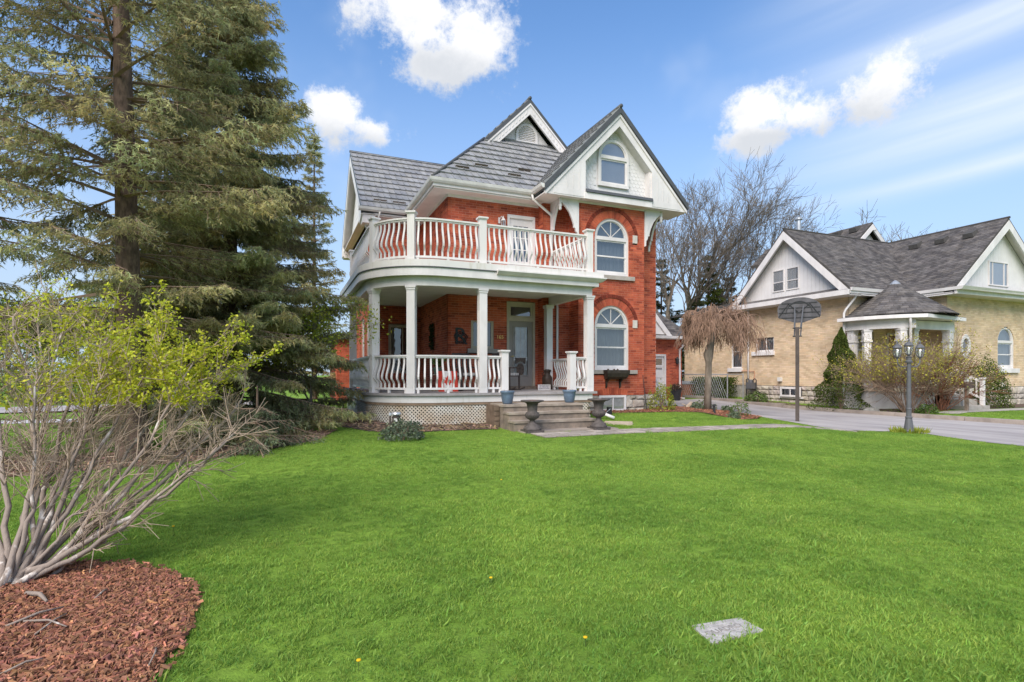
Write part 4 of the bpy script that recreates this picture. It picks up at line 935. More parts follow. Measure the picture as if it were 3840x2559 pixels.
ob = MB(); uo, zo_ = sum(we)/2, sum(we_z)/2; ra_, rb_ = (we[1]-we[0])/2, (we_z[1]-we_z[0])/2
for i in range(24):
    a, b = 2*math.pi*i/24, 2*math.pi*(i+1)/24
    ob.prism(Fm, [(uo+ra_*k*math.cos(t), zo_+rb_*(k+.05*(k-1))*math.sin(t)) for k, t in ((.72, a), (1.05, a), (1.05, b), (.72, b))], -.1, .03)
ovw = ob.build('oval_window', white, nb); MB().poly([Fm.p(uo+ra_*.8*math.cos(t), -.04, zo_+rb_*.8*math.sin(t)) for t in [2*math.pi*i/24 for i in range(24)]]).build('pane', dglass, ovw); MB().poly([Fm.p(uo+ra_*math.cos(t), -.09, zo_+rb_*math.sin(t)) for t in [2*math.pi*i/24 for i in range(24)]]).build('pane_backing', pane_backing, ovw)
arch_window(Fw, 22.0, .5, 1.9, 3.0, nb, fanlight=False, cur=mat('tan_blind', (.30, .26, .2), .9), gl=glass); dfr = MB(); dfr.fb(Fw, pdw[0], pdw[0]+.1, -.1, .03, 1.0, 3.2); dfr.fb(Fw, pdw[1]-.1, pdw[1], -.1, .03, 1.0, 3.2); dfr.fb(Fw, pdw[0]+.1, pdw[1]-.1, -.1, .03, 3.1, 3.2)
ndoor = dfr.build('door_frame', white, nb); MB().fb(Fw, pdw[0]+.1, pdw[1]-.1, -.1, -.05, 1.0, 3.1).build('door', mat('brown_door', (.16, .075, .05), .4, .2, 3.0, spec=.5), nb)
# roofs
sp = [(1, 1, 1), (.85, .85, .85), (1.2, 1.18, 1.15), (.7, .7, .72), (1.08, 1.05, 1.0), (.92, .9, .9)]
EL, ER, RY, RZ = 14.75, 20.95, 17.85, 7.9
nr = MB(); xg = 20.45; zs_ = lambda y: RZ-(RZ-4.86)/(RY-EL)*abs(y-RY)
nr.prism(left(xg), [(EL, zs_(EL)-.1), (RY, RZ-.1), (ER, zs_(ER)-.1), (ER, zs_(ER)), (RY, RZ), (EL, zs_(EL))], -7.5, 0)
MX, MZ, MLx, MRx = 27.75, 7.95, 24.05, 31.45; zm_ = lambda x: MZ-(MZ-4.86)/(MX-MLx)*abs(x-MX)
nr.prism(front(13.1), [(MLx, zm_(MLx)-.1), (MX, MZ-.1), (MRx, zm_(MRx)-.1), (MRx, zm_(MRx)), (MX, MZ), (MLx, zm_(MLx))], -12, 0)
nr.prism(front(18.5), [(26.0, 7.85), (27.3, 9.0), (28.6, 7.85), (28.6, 7.95), (27.3, 9.1), (26.0, 7.95)], -6.5, 0); nr.prism(left(20.5), [(20.9, 4.7), (25.4, 4.7), (25.4, 4.8), (20.9, 5.0)], -6, 0)
nroof = nr.build('roof', mat('shingle_edge', (.07, .065, .06), .9), nb)
vx, vy = lambda z: MLx+(z-4.86)/(MZ-4.86)*(MX-MLx), lambda z: EL+(z-4.86)/(RZ-4.86)*(RY-EL)
e_ = .012
cover(nroof, [(xg, EL, 4.86+e_), (vx(4.86), EL, 4.86+e_), (vx(7.88), vy(7.88), 7.88+e_), (xg, RY, RZ+e_)], (1, 0, 0), shingm, 'shingle', .3, .135, .012, .003, sp, 0, 'shingles', 5)
cover(nroof, [(MLx, 13.1, 4.86+e_), (MLx, vy(4.86), 4.86+e_), (vx(7.88), vy(7.88), 7.88+e_), (MX, RY+2, MZ+e_), (MX, 13.1, MZ+e_)], (0, 1, 0), shingm, 'shingle', .3, .135, .012, .003, sp, 0, 'shingles', 6)
cover(nroof, [(26.0, 18.5, 7.95+e_), (26.0, 25, 7.95+e_), (27.3, 25, 9.1+e_), (27.3, 18.5, 9.1+e_)], (0, 1, 0), shingm, 'shingle', .3, .135, .012, .003, sp, 0, 'shingles', 7)
gt_ = MB(); gt_.prism(front(18.48), [(26.0, 7.85), (27.3, 9.0), (27.3, 8.72), (26.25, 7.8)], -.05, .02); gt_.prism(front(18.48), [(28.6, 7.85), (27.3, 9.0), (27.3, 8.72), (28.35, 7.8)], -.05, .02); gt_.prism(front(18.8), [(26.2, 7.8), (28.4, 7.8), (27.3, 8.8)], -.05, 0); gt_.build('upper_gable', white, nb)
rc = MB(); rc.tube([(xg-.02, RY, RZ+.02), (27.5, RY, RZ+.02)], .05, 6); rc.tube([(MX, 13.06, MZ+.02), (MX, 24, MZ+.02)], .05, 6); rc.build('ridge_cap', MATS['shingle_edge'], nroof)
for y in (13.9, 15.0, 16.1):                            # roof vents near the ridge
    x = 27.05; z = zm_(x); MB().hexa([(x-.2, y, z-.1), (x+.15, y, z+.1), (x+.15, y+.4, z+.1), (x-.2, y+.4, z-.1), (x-.25, y+.02, z+.08), (x+.12, y+.02, z+.26), (x+.12, y+.38, z+.26), (x-.25, y+.38, z+.08)]).build('roof_vent', MATS['shingle_edge'], nroof)
for y in (18.95, 19.9, 20.9): x = 26.95; z = 8.8; MB().hexa([(x-.2, y, z-.1), (x+.15, y, z+.1), (x+.15, y+.4, z+.1), (x-.2, y+.4, z-.1), (x-.25, y+.02, z+.1), (x+.12, y+.02, z+.26), (x+.12, y+.38, z+.26), (x-.25, y+.38, z+.1)]).build('roof_vent', MATS['shingle_edge'], nroof)
pv = at_y(2995, 815, 18.4); MB().lathe((pv.x, 18.4, 6.8), [(.1, 0), (.1, pv.z-6.95), (.17, pv.z-6.93), (.17, pv.z-6.86), (.1, pv.z-6.8)], 12).build('flue_pipe', galv, nroof, smooth=False)
# gables
def nb_gable(F, c, half, zapex, zbot, slope, name, back, planks):
    g = MB(); q = lambda u: zapex-slope*abs(u-c); bw_ = .36
    for s in (-1, 1):
        t = c+s*half; g.prism(F, [(t, q(t)), (c, zapex), (c, zapex-bw_), (t-s*.36, q(t)-.02), (t, q(t)-.15)], -.05, .02)
        g.prism(F, [(t, q(t)-.02), (c, zapex-.03), (c, zapex-.07), (t, q(t)-.07)], -back, -.05)
    gp_ = g.build(name, white, nb)
    u = c-half+.1
    while u < c+half-.1:
        top = min(q(u), q(u+.19))-.12
        if top > zbot+.05:
            ok = True
            MB().prism(F, [(u+.004, zbot), (u+.186, zbot), (u+.186, q(u+.186)-.1), (u+.004, q(u+.004)-.1)], -back-.03, -back).build('plank', siding, gp_)
        u += .19
    return gp_
sl1 = (RZ-4.86)/(RY-EL); g1 = nb_gable(left(xg), RY, RY-EL, RZ-.1, 4.95, sl1, 'gable', .38, True)
sl2 = (MZ-4.86)/(MX-MLx); g2_ = nb_gable(front(13.1), MX, MX-MLx, MZ-.1, 4.95, sl2, 'gable', .36, True)
FS2 = left(XW); u1_, u2_, u3_, u4_ = [px_u(FS2, k) for k in (3008, 2960, 2952, 2908)]
for a, b in ((u1_, u2_), (u3_, u4_)): rect_window(left(xg+.38), a, b, px_z(FS2, 2955, 1092), px_z(FS2, 2955, 1009), nb, setb=.03, rails=(5.65,), cur=pane_backing, gl=dglass, fw=.05)
ua, ub = px_u(Fm, 3691), px_u(Fm, 3764); rect_window(front(13.46), ua, ub, px_z(Fm, 3728, 1076), px_z(Fm, 3728, 985), nb, setb=.04, mull=(lerp(ua, ub, .2), lerp(ua, ub, .78)), cur=pane_backing, gl=dglass, fw=.05)
pr_ = MB(); pr_.prism(front(EL), [(xg-.08, 4.8), (xg+.55, 5.04), (xg+.55, 4.8)], EL-ER, 0); pr_.prism(left(MLx), [(13.02, 4.8), (13.6, 5.02), (13.6, 4.8)], MLx-MRx, 0); pr_.build('pent_roof', shingm, nb, color=True)
fs = MB(); fs.box(xg-.1, xg, EL, ER, 4.6, 4.8); fs.box(xg, XW+.1, EL, ER, 4.58, 4.62); fs.box(xg, MLx, EL-.02, EL+.02, 4.66, 4.85); fs.box(xg, MLx+.5, EL, YA+.1, 4.6, 4.64); fs.box(MLx, MLx+.04, 13.1, EL, 4.66, 4.85); fs.box(MLx, XM+.1, YM+.1, EL, 4.6, 4.64); fs.box(MLx, MRx, 13.0, 13.06, 4.6, 4.82); fs.box(MLx, MRx, 13.06, YM+.1, 4.6, 4.64); fs.build('eaves_trim', white, nb)
ng = MB(); ng.sweep([(xg, EL, 4.75), (MLx, EL, 4.75), (MLx, 13.0, 4.75), (MRx, 13.0, 4.75)], [(0, 0), (.08, 0), (.11, .12), (0, .12)]); ng.build('gutter', white, nb)
for pts in ([(20.9, EL, 4.72), (20.94, 14.9, 4.5), (20.7, 15.1, 4.05), (20.66, 15.15, 3.9), (20.66, 15.15, .35), (20.3, 14.8, .25)], [(20.93, 20.3, 4.6), (20.93, 20.3, .9)]): MB().tube(pts, .045, 8).build('downspout', white, nb, smooth=True)
# round corner porch
PC = Vector((23.3, 15.0, 0))
def pp(a, r): return (PC.x-r*math.cos(a), PC.y-r*math.sin(a))
arcs = [R(k) for k in range(0, 66, 5)]; edge = lambda r: [(PC.x-r, YA+.05)]+[pp(a, r) for a in arcs]+[(XM-.05, 15-r*math.sin(R(65)))]
nporch = MB().plan(edge(2.6)+[(XM-.05, YA+.05)], .82, .95).plan([(21.2, 13.7), (24.4, 13.55), (24.4, 15.1), (21.2, 15.1)], .05, .82).build('porch', mat('cream_paint', (.62, .55, .42), .6, .1, 4.0), nb)
pa = edge(2.5)
for i in range(44):                                     # vertical skirt boards
    t = i/43*(len(pa)-2); k = int(t); f = t-k
    if k >= len(pa)-2: break
    x, y = lerp(pa[k][0], pa[k+1][0], f), lerp(pa[k][1], pa[k+1][1], f); dx, dy = pa[k+1][0]-pa[k][0], pa[k+1][1]-pa[k][1]; L = math.hypot(dx, dy)
    F = Fr((x, y, 0), (dx/L, dy/L, 0), (dy/L, -dx/L, 0)); MB().fb(F, -.04, .04, 0, .02, .1, .82).build('skirt_board', white, nporch)
def ncol(x, y, ang):
    F = Fr((x, y, 0), (math.cos(ang), math.sin(ang), 0), (math.sin(ang), -math.cos(ang), 0)); b = MB(); b.fb(F, -.12, .12, -.12, .12, .95, 3.2); b.fb(F, -.15, .15, -.15, .15, 3.12, 3.2); b.fb(F, -.13, .13, -.13, .13, 2.8, 3.12); b.fb(F, -.155, .155, -.155, .155, 2.72, 2.78); b.fb(F, -.15, .15, -.15, .15, .95, 1.2)
    c = b.build('column', white, nporch)
    for k in (1, -1):
        FF = F if k == 1 else Fr((x, y, 0), tuple(F.n), tuple(-F.u)); r_ = MB(); r_.ring(FF, 0, 2.95, .05, .085, 0, 2*math.pi, .13, .145, 14); r_.ring(FF, 0, 2.95, 0.001, .03, 0, 2*math.pi, .13, .15, 8); r_.build('rosette', white, c)
cols = [(20.95, 15.0, 0), (*pp(R(14), 2.45), R(-35)), (*pp(R(40), 2.45), R(-20)), (22.4, 13.6, 0), (24.3, 13.45, 0)]
for x, y, a in cols: ncol(x, y, a)
fz_ = MB(); fz_.sweep([(x, y, 0) for x, y in edge(2.45)[:12]], [(-.1, 3.2), (.12, 3.2), (.12, 3.55), (-.1, 3.55)]); fz_.sweep([(22.2, 13.5, 0), (24.45, 13.4, 0)], [(-.1, 3.2), (.1, 3.2), (.1, 3.52), (-.1, 3.52)]); fz_.build('frieze', white, nporch)
eo = [(x, y) for x, y in edge(2.9)][:13]+[(24.75, 13.05), (24.75, 13.55), (XM-.05, 13.7), (XM-.05, YA)]
MB().plan(eo, 3.55, 3.68).build('eaves_trim', white, nporch)
pr = MB(); cen = Vector((22.75, 14.5, 5.2)); ring_ = [Vector((x, y, 3.69)) for x, y in eo]
pr.poly([(x, y, 3.69) for x, y in eo]); pr.plan([(lerp(x, cen.x, .12), lerp(y, cen.y, .12)) for x, y in eo], 3.69, 3.8)
proof = pr.build('porch_roof', shingm, nb, color=True)
rs = MB(); rr = random.Random(4); NR = 15
for k in range(NR):                                     # shingle rings of the cone
    r0, r1 = 2.0*(1-k/NR), 2.0*(1-(k+1.15)/NR); z0, z1 = 3.76+1.45*k/NR, 3.76+1.45*(k+1.15)/NR
    n = max(6, int(2*math.pi*r0/.28)); r1 = max(r1, .0)
    for i in range(n):
        a, b = 2*math.pi*(i+.5*(k % 2))/n, 2*math.pi*(i+.97+.5*(k % 2))/n; rs.col = rr.choice(sp)
        P = lambda r, t, z: (cen.x+r*math.cos(t), cen.y+r*math.sin(t), z)
        rs.poly([P(r0+.02, a, z0+.015), P(r0+.02, b, z0+.015), P(r1, b, z1), P(r1, a, z1)]); rs.poly([P(r0+.02, a, z0-.02), P(r0+.02, b, z0-.02), P(r0+.02, b, z0+.015), P(r0+.02, a, z0+.015)])
rs.build('shingles', shingm, proof, color=True, kind='stuff'); MB().lathe((cen.x, cen.y, 5.08), [(.2, 0), (.12, .1), (.02, .17)], 10).build('roof_cap', galv, proof)
MB().tube([(cen.x-1.5, 13.0, 3.6), (cen.x-1.4, 13.05, 3.4), (cen.x-1.15, 13.2, 2.6), (cen.x-1.15, 13.25, 1.0)], .045, 8).build('downspout', white, nporch, smooth=True)
# porch stairs with white rails
ns = MB()
for i in range(4): ns.box(22.9, 24.0, 12.0+.3*i, 13.5, .15, .37+.17*i) if i else ns.box(22.8, 24.1, 11.95, 13.5, .1, .32)
stairs = ns.build('stairs', mat('grey_concrete', (.36, .33, .29), .9, .12, 4.0), nporch)
for x in (22.95, 23.95):
    b = MB(); b.box(x-.06, x+.06, 12.05, 12.17, .3, 1.3); b.box(x-.08, x+.08, 12.03, 12.19, 1.3, 1.35); b.build('newel_post', white, nporch)
    hr = MB(); hr.hexa([(x-.03, 12.15, 1.15), (x+.03, 12.15, 1.15), (x+.03, 13.45, 1.85), (x-.03, 13.45, 1.85), (x-.03, 12.15, 1.23), (x+.03, 12.15, 1.23), (x+.03, 13.45, 1.93), (x-.03, 13.45, 1.93)]); hr.build('handrail', white, nporch)
    lr = MB(); lr.hexa([(x-.025, 12.15, .55), (x+.025, 12.15, .55), (x+.025, 13.4, 1.15), (x-.025, 13.4, 1.15), (x-.025, 12.15, .62), (x+.025, 12.15, .62), (x+.025, 13.4, 1.22), (x-.025, 13.4, 1.22)]); lr.build('bottom_rail', white, nporch)
    for i in range(7): y = 12.3+i*.17; t = (y-12.15)/1.3; MB().box(x-.02, x+.02, y-.02, y+.02, .58+.62*t, 1.18+.7*t).build('baluster', white, nporch)
def text(name, s, F, u, z, w, size, m, parent=None, ext=.006, align='CENTER', shear=0):
    cu = bpy.data.curves.new(name, 'FONT'); cu.body = s; cu.size = size; cu.extrude = ext; cu.align_x = align; cu.align_y = 'CENTER'; cu.resolution_u = 3
    o = bpy.data.objects.new(name, cu); me = bpy.data.meshes.new_from_object(o); bpy.data.objects.remove(o); bpy.data.curves.remove(cu)
    n = link(name, me, m); p = F.p(u, w, z); n.matrix_basis = Matrix.Translation(p) @ Matrix((F.u, Vector((0, 0, 1)), F.n)).transposed().to_4x4()
    if parent: adopt(n, parent)
    return n
t_ = text('house_number', '167', front(13.3), 24.3, 1.95, 0.01, .2, blackm, nporch); t_.rotation_euler.rotate_axis('Z', R(25))
struct(sheet('footpath', [(20.8, 11.2), (31, 11.2), (31, 11.9), (20.8, 11.9)], .012, MATS['grey_concrete']))
struct(sheet('garden_bed', [(19.82, 12.4), (22.8, 12.4), (22.8, 13.2), (21, 13.6), (20.6, 15.2), (20.9, 20.3), (19.82, 20.3)], .01, soil)); struct(sheet('garden_bed', [(24.2, 12.1), (31, 12.1), (31, 13.6), (24.2, 13.6)], .01, soil))

# ================================================================== garage behind the drive
gar = thing('garage', 'low red brick garage with white carriage door and grey shingle roof', 'garage', (16, 23, .25))
YGR = 22.0; FGr = front(YGR); gzb = .22
x_d1 = px_u(FGr, 2497); x_r = px_u(FGr, 2556); x_d0 = x_d1-2.7
gb_, gs_ = courses(FGr, 12.5, x_r, gzb, 3.3, [('r', x_d0, x_d1, 0, 2.45)], seed=50); gw = core(gs_).build('wall', mortar, gar); lay_bricks(gw, gb_, brickm, redpal, 60, lambda b: -b[1])
MB().box(x_r-.1, x_r-.001, YGR+.1, 28, gzb, 3.3).build('side_wall', mortar, gar)
gd = MB(); gd.fb(FGr, x_d0, x_d0+.1, -.1, .02, gzb, 2.45); gd.fb(FGr, x_d1-.1, x_d1, -.1, .02, gzb, 2.45); gd.fb(FGr, x_d0+.1, x_d1-.1, -.1, .02, 2.35, 2.45); gfr = gd.build('door_frame', white, gar)
gdo = MB()
for k in range(4): z0 = gzb+.02+k*.53; gdo.fb(FGr, x_d0+.1, x_d1-.1, -.1, -.05, z0, z0+.515)
gdoor = gdo.build('garage_door', white, gar)
for k in range(4): u = x_d0+.28+k*.6; rect_window(FGr, u, u+.42, 1.95, 2.25, gdoor, setb=-.035, mull=(u+.14, u+.28), rails=(2.1,), fw=.03, cur=pane_backing) if 0 else MB().fb(FGr, u, u+.42, -.05, -.045, 1.93, 2.23).build('pane', dglass, gdoor)
for k in range(2): MB().fb(FGr, x_d1-.75-k*1.2, x_d1-.2-k*1.2, -.05, -.035, 1.72, 1.76).build('strap_hinge', blackm, gdoor)
gr_ = MB(); xe = x_r+.35; q3 = [(12, YGR-.45, 3.35), (xe, YGR-.45, 3.35), (15.2, YGR+3.0, 6.9), (12, YGR+3.0, 6.9)]; gr_.poly(q3); gr_.poly([(xe, YGR-.45, 3.35), (xe, 29, 3.35), (15.2, 29, 6.9), (15.2, YGR+3.0, 6.9)])
groof = gr_.build('roof', MATS['shingle_edge'], gar); cover(groof, [Vector(p)+Vector((0, 0, .01)) for p in q3], (1, 0, 0), shingm, 'shingle', .3, .14, .012, .003, sp, 0, 'shingles', 9)
xb = px_u(front(YGR-.5), 2521); gg = MB(); gg.prism(front(YGR-.48), [(xb, 3.32), (xb-1.9, 5.4), (xb-1.9, 3.32)], -1.5, -.05); gg.prism(front(YGR-.48), [(xb, 3.32), (xb-2.0, 5.5), (xb-2.0, 5.15), (xb-.3, 3.32)], -.05, .03); gg.build('gable', white, gar)
MB().sweep([(12, YGR-.45, 3.2), (xe, YGR-.45, 3.2)], [(0, 0), (.08, 0), (.11, .13), (0, .13)]).build('gutter', white, gar); MB().box(12, xe, YGR-.45, YGR, 3.18, 3.22).build('soffit', white, gar)
xs_ = px_u(FGr, 2546); MB().tube([(xs_+.25, YGR-.4, 3.2), (xs_+.2, YGR-.35, 3.05), (xs_, YGR-.06, 2.7), (xs_, YGR-.06, gzb+.1), (xs_+.1, YGR-.3, gzb+.06)], .045, 8).build('downspout', white, gar, smooth=True)
xl_ = px_u(FGr, 2533); lm = MB(); lm.lathe((xl_, YGR-.14, 1.95), [(.02, 0), (.07, .06), (.09, .24), (.1, .26), (.03, .36), (.01, .4)], 8); lm.fb(FGr, xl_-.05, xl_+.05, 0, .12, 2.22, 2.26); lm.build('wall_lamp', blackm, gar)
# ================================================================== vegetation helpers
def unit(v): return v/np.maximum(np.linalg.norm(v, axis=-1, keepdims=True), 1e-9)
def seg_mesh(name, A, B, ra, rb, sides=3):                         # many thin tapered twigs at once
    A, B = np.asarray(A, float), np.asarray(B, float); n = len(A); ra = np.broadcast_to(ra, (n,)); rb = np.broadcast_to(rb, (n,))
    t = unit(B-A); ref = np.where(np.abs(t[:, 2:3]) < .9, np.array([[0, 0, 1.]]), np.array([[1., 0, 0]])); x = unit(np.cross(t, ref)); y = np.cross(t, x); V = []
    for P, r in ((A, ra), (B, rb)):
        for j in range(sides): a = 2*math.pi*j/sides; V.append(P+(x*math.cos(a)+y*math.sin(a))*r[:, None])
    V = np.stack(V, 1).reshape(-1, 3); base = np.array([(j, (j+1) % sides, sides+(j+1) % sides, sides+j) for j in range(sides)])
    F = (base[None]+np.arange(n)[:, None, None]*(2*sides)).reshape(-1, 4); return np_mesh(name, V, F, smooth=sides > 3)
def blades(base, direc, length, width, r, cols=None):              # one thin triangle each
    base = np.asarray(base); n = len(base); d = unit(direc); p = unit(np.cross(d, unit(r.normal(size=(n, 3))))); length = np.broadcast_to(length, (n,))[:, None]; width = np.broadcast_to(width, (n,))[:, None]
    V = np.stack([base-p*width/2, base+p*width/2, base+d*length], 1).reshape(-1, 3); F = np.arange(3*n).reshape(-1, 3); return V, F, (None if cols is None else np.repeat(cols, 3, 0))
def leaves(base, size, r, cols, up=.3):                            # diamond leaves
    base = np.asarray(base); n = len(base); nrm = unit(r.normal(size=(n, 3))+np.array([0, 0, up*2])); a = unit(np.cross(nrm, r.normal(size=(n, 3)))); b = np.cross(nrm, a); s = (size*r.uniform(.6, 1.3, n))[:, None]
    V = np.stack([base-a*s*.5, base+b*s*.3, base+a*s*.5, base-b*s*.3], 1).reshape(-1, 3); F = np.arange(4*n).reshape(-1, 4); return np_mesh('foliage', V, F, np.repeat(cols, 4, 0))
def tint(r, n, lo=.65, hi=1.3, hue=.12): k = r.uniform(lo, hi, n); return np.stack([k*r.uniform(1-hue, 1+hue, n), k, k*r.uniform(1-hue, 1+hue, n)], -1)
needle = mat('spruce_needle', (.46, .40, .20), .8, .25, .9, attr=True, spec=.15, trans=.5, c2=(.32, .37, .20))
bluen = mat('blue_spruce_needle', (.12, .15, .09), .8, .25, 1.2, attr=True, spec=.15, trans=.2)
darkn = mat('dark_conifer', (.05, .06, .025), .8, .3, 1.0, attr=True, spec=.15, trans=.15)
cedarm = mat('cedar_foliage', (.085, .115, .022), .8, .3, 1.5, attr=True, spec=.15, trans=.2)
freshm = mat('fresh_leaf', (.50, .52, .04), .6, .2, 3.0, attr=True, trans=.4)
limem = mat('lime_leaf', (.30, .33, .04), .6, .2, 3.0, attr=True, trans=.4)
midm = mat('mid_green_leaf', (.11, .17, .04), .6, .25, 3.0, attr=True, trans=.3)
budm = mat('bud_leaf', (.24, .24, .07), .7, .25, 3.0, attr=True, trans=.3)
def spruce(x, y, H, zb, Rm, seed, label, m=needle, density=1.0, trunk=.2, droop=.5, lean=(0, 0), group=None, name='spruce_tree', prof=1.0, nl=.075, z0=None, shell=.0):
    r = np.random.default_rng(seed); z0 = gz(x, y)-.05 if z0 is None else z0; t = thing(name, label, 'tree', (x, y, z0+.05), group)
    ax = lambda z: np.array([x+lean[0]*(z/H), y+lean[1]*(z/H), z0+z])
    zz = np.linspace(0, H, 12); tb = MB().tube([tuple(ax(z)) for z in zz], [trunk*(1.25 if z == 0 else 1)*(1-.93*z/H)+.012 for z in zz], 10, cap=False)
    tr = tb.build('trunk', bark, t, smooth=True)
    A, B, RA, RB, NB, ND, NC = [], [], [], [], [], [], []
    z = zb
    while z < H-.25:
        f = (z-zb)/(H-zb); L0 = Rm*((1-f)**prof)*(.75+.25*min(1, f*6+shell*0+(zb < .6))) + .12
        for k in range(int(r.integers(4, 7))):
            L = L0*r.uniform(.62, 1.12); a = r.uniform(0, 2*np.pi); el0 = lerp(.0, .55, f)+r.uniform(-.12, .18); sag = droop*L*.16*r.uniform(.6, 1.3)
            h = np.array([math.cos(a), math.sin(a), 0]); side = np.array([-h[1], h[0], 0]); N = max(4, int(L/.28)); pts = []
            for i in range(N+1):
                s = i/N; pts.append(ax(z)+h*(L*s*math.cos(el0))+np.array([0, 0, L*s*math.sin(el0)-sag*4*s*(1-s*.62)*s])+side*(.05*L*math.sin(3*s+a)))
            rad = .007+.008*L
            for i in range(N): A.append(pts[i]); B.append(pts[i+1]); RA.append(rad*(1-i/N)+.004); RB.append(rad*(1-(i+1)/N)+.004)
            ntw = max(4, int(L/.115*density)); col0 = r.uniform(.7, 1.25)
            for j in range(ntw):
                s = lerp(.16+shell, 1.0, (j+r.random())/ntw); q = s*N; i = min(N-1, int(q)); P = pts[i]+(pts[i+1]-pts[i])*(q-i); d0 = pts[i+1]-pts[i]; d0 = d0/np.linalg.norm(d0)
                for sg in (-1, 1):
                    l2 = (.16+.30*L*(1-s)*.7+.12*r.random())*r.uniform(.6, 1.15); dd = d0*r.uniform(.45, .9)+side*sg*r.uniform(.5, .9)+np.array([0, 0, r.uniform(-.45, .12)-droop*.35]); dd /= np.linalg.norm(dd)
                    E = P+dd*l2; A.append(P); B.append(E); RA.append(.006); RB.append(.003)
                    if r.random() < .12+.25*(1-density) and s < .6: continue                       # dead bare twig
                    ns = max(2, int(l2/.085))
                    for q2 in range(ns+1):
                        s2 = (q2+r.random()*.6)/(ns+.6); Q = P+dd*l2*s2; d3 = dd*.6+side*sg*r.uniform(-.9, .9)+np.array([0, 0, r.uniform(-.6, .15)-droop*.3]); d3 /= np.linalg.norm(d3); l3 = r.uniform(.07, .17)
                        NB.append((Q, d3, l3)); NC.append(col0*r.uniform(.75, 1.25)*(1.2 if s > .75 else .92))
        z += r.uniform(.22, .34)/max(.6, density)
    NB.append((ax(H-.4), np.array([0, 0, 1.]), .4)); NC.append(1)
    P = np.array([n[0] for n in NB]); D = np.array([n[1] for n in NB]); Ls = np.array([n[2] for n in NB]); K = 8; n = len(P)
    Pk = np.repeat(P, K, 0)+np.repeat(D*Ls[:, None], K, 0)*r.uniform(0, 1, (n*K, 1)); Dk = np.repeat(D, K, 0)*.85+r.normal(0, .5, (n*K, 3)); c = np.repeat(np.array(NC), K)*r.uniform(.8, 1.2, n*K); C = np.stack([c*r.uniform(.95, 1.15, n*K), c, c*r.uniform(.8, 1.1, n*K)], -1)
    V, F, C = blades(Pk, Dk, nl*r.uniform(.7, 1.3, n*K), nl*.24, r, C); link('crown', np_mesh('crown', V, F, C), m, t)
    link('branches', seg_mesh('branches', A, B, np.array(RA), np.array(RB)), twigm, t)
    return t
def bare_tree(x, y, H, seed, label, spread=.5, trunk=.25, forks=3, group=None, m=gbark, lean=(0, 0), z0=None, leafy=0, lm=budm, name='bare_tree', levels=5, fine=.008, first=.3, cat='tree', lsize=.06):
    r = np.random.default_rng(seed); z0 = gz(x, y)-.05 if z0 is None else z0; t = thing(name, label, cat, (x, y, z0+.05), group); A, B, RA, RB, tips = [], [], [], [], []
    def grow(p, d, L, rad, lv):
        n = 4 if lv < 2 else 3; q = p; dd = d
        kids = []
        for i in range(n):
            dd = dd+r.normal(0, .10+.03*lv, 3)+np.array([0, 0, .05]); dd /= np.linalg.norm(dd); e = q+dd*L/n
            r0 = rad*(1-.45*i/n); r1 = rad*(1-.45*(i+1)/n); A.append(q); B.append(e); RA.append(r0); RB.append(r1)
            if lv < levels and (i >= (1 if lv else int(n*first*1.6))):
                for k in range(1 if lv < 1 else (1 if r.random() < .8 else 2)): kids.append((e, dd, r1))
            q = e
        kids += [(q, dd, rad*.55)]*(forks-1 if lv < 2 else 2)
        if lv >= levels: tips.append(q); return
        for (e, d1, r1) in kids:
            w = r.normal(0, 1, 3); w -= d1*w.dot(d1); w /= np.linalg.norm(w); an = spread*r.uniform(.6, 1.4); nd = d1*math.cos(an)+w*math.sin(an); nd[2] = max(nd[2], -.15)
            grow(e, nd, L*r.uniform(.55, .8), max(fine*.5, min(r1*.72, rad*.6)), lv+1)
    d = np.array([lean[0], lean[1], 1.0]); d /= np.linalg.norm(d); grow(np.array([x, y, z0]), d, H*.36, trunk, 0)
    big = np.array(RA) > .05; A, B, RA, RB = np.array(A), np.array(B), np.maximum(np.array(RA), fine), np.maximum(np.array(RB), fine*.7)
    if big.any(): link('trunk', seg_mesh('trunk', A[big], B[big], RA[big]*1.0, RB[big], 8), m, t)
    link('crown', seg_mesh('crown', A[~big], B[~big], RA[~big], RB[~big]), m, t)
    if leafy:
        T_ = np.array(tips); P = T_[r.integers(0, len(T_), leafy)]+r.normal(0, .16, (leafy, 3)); link('foliage', leaves(P, lsize, r, tint(r, leafy)), lm, t)
    return t
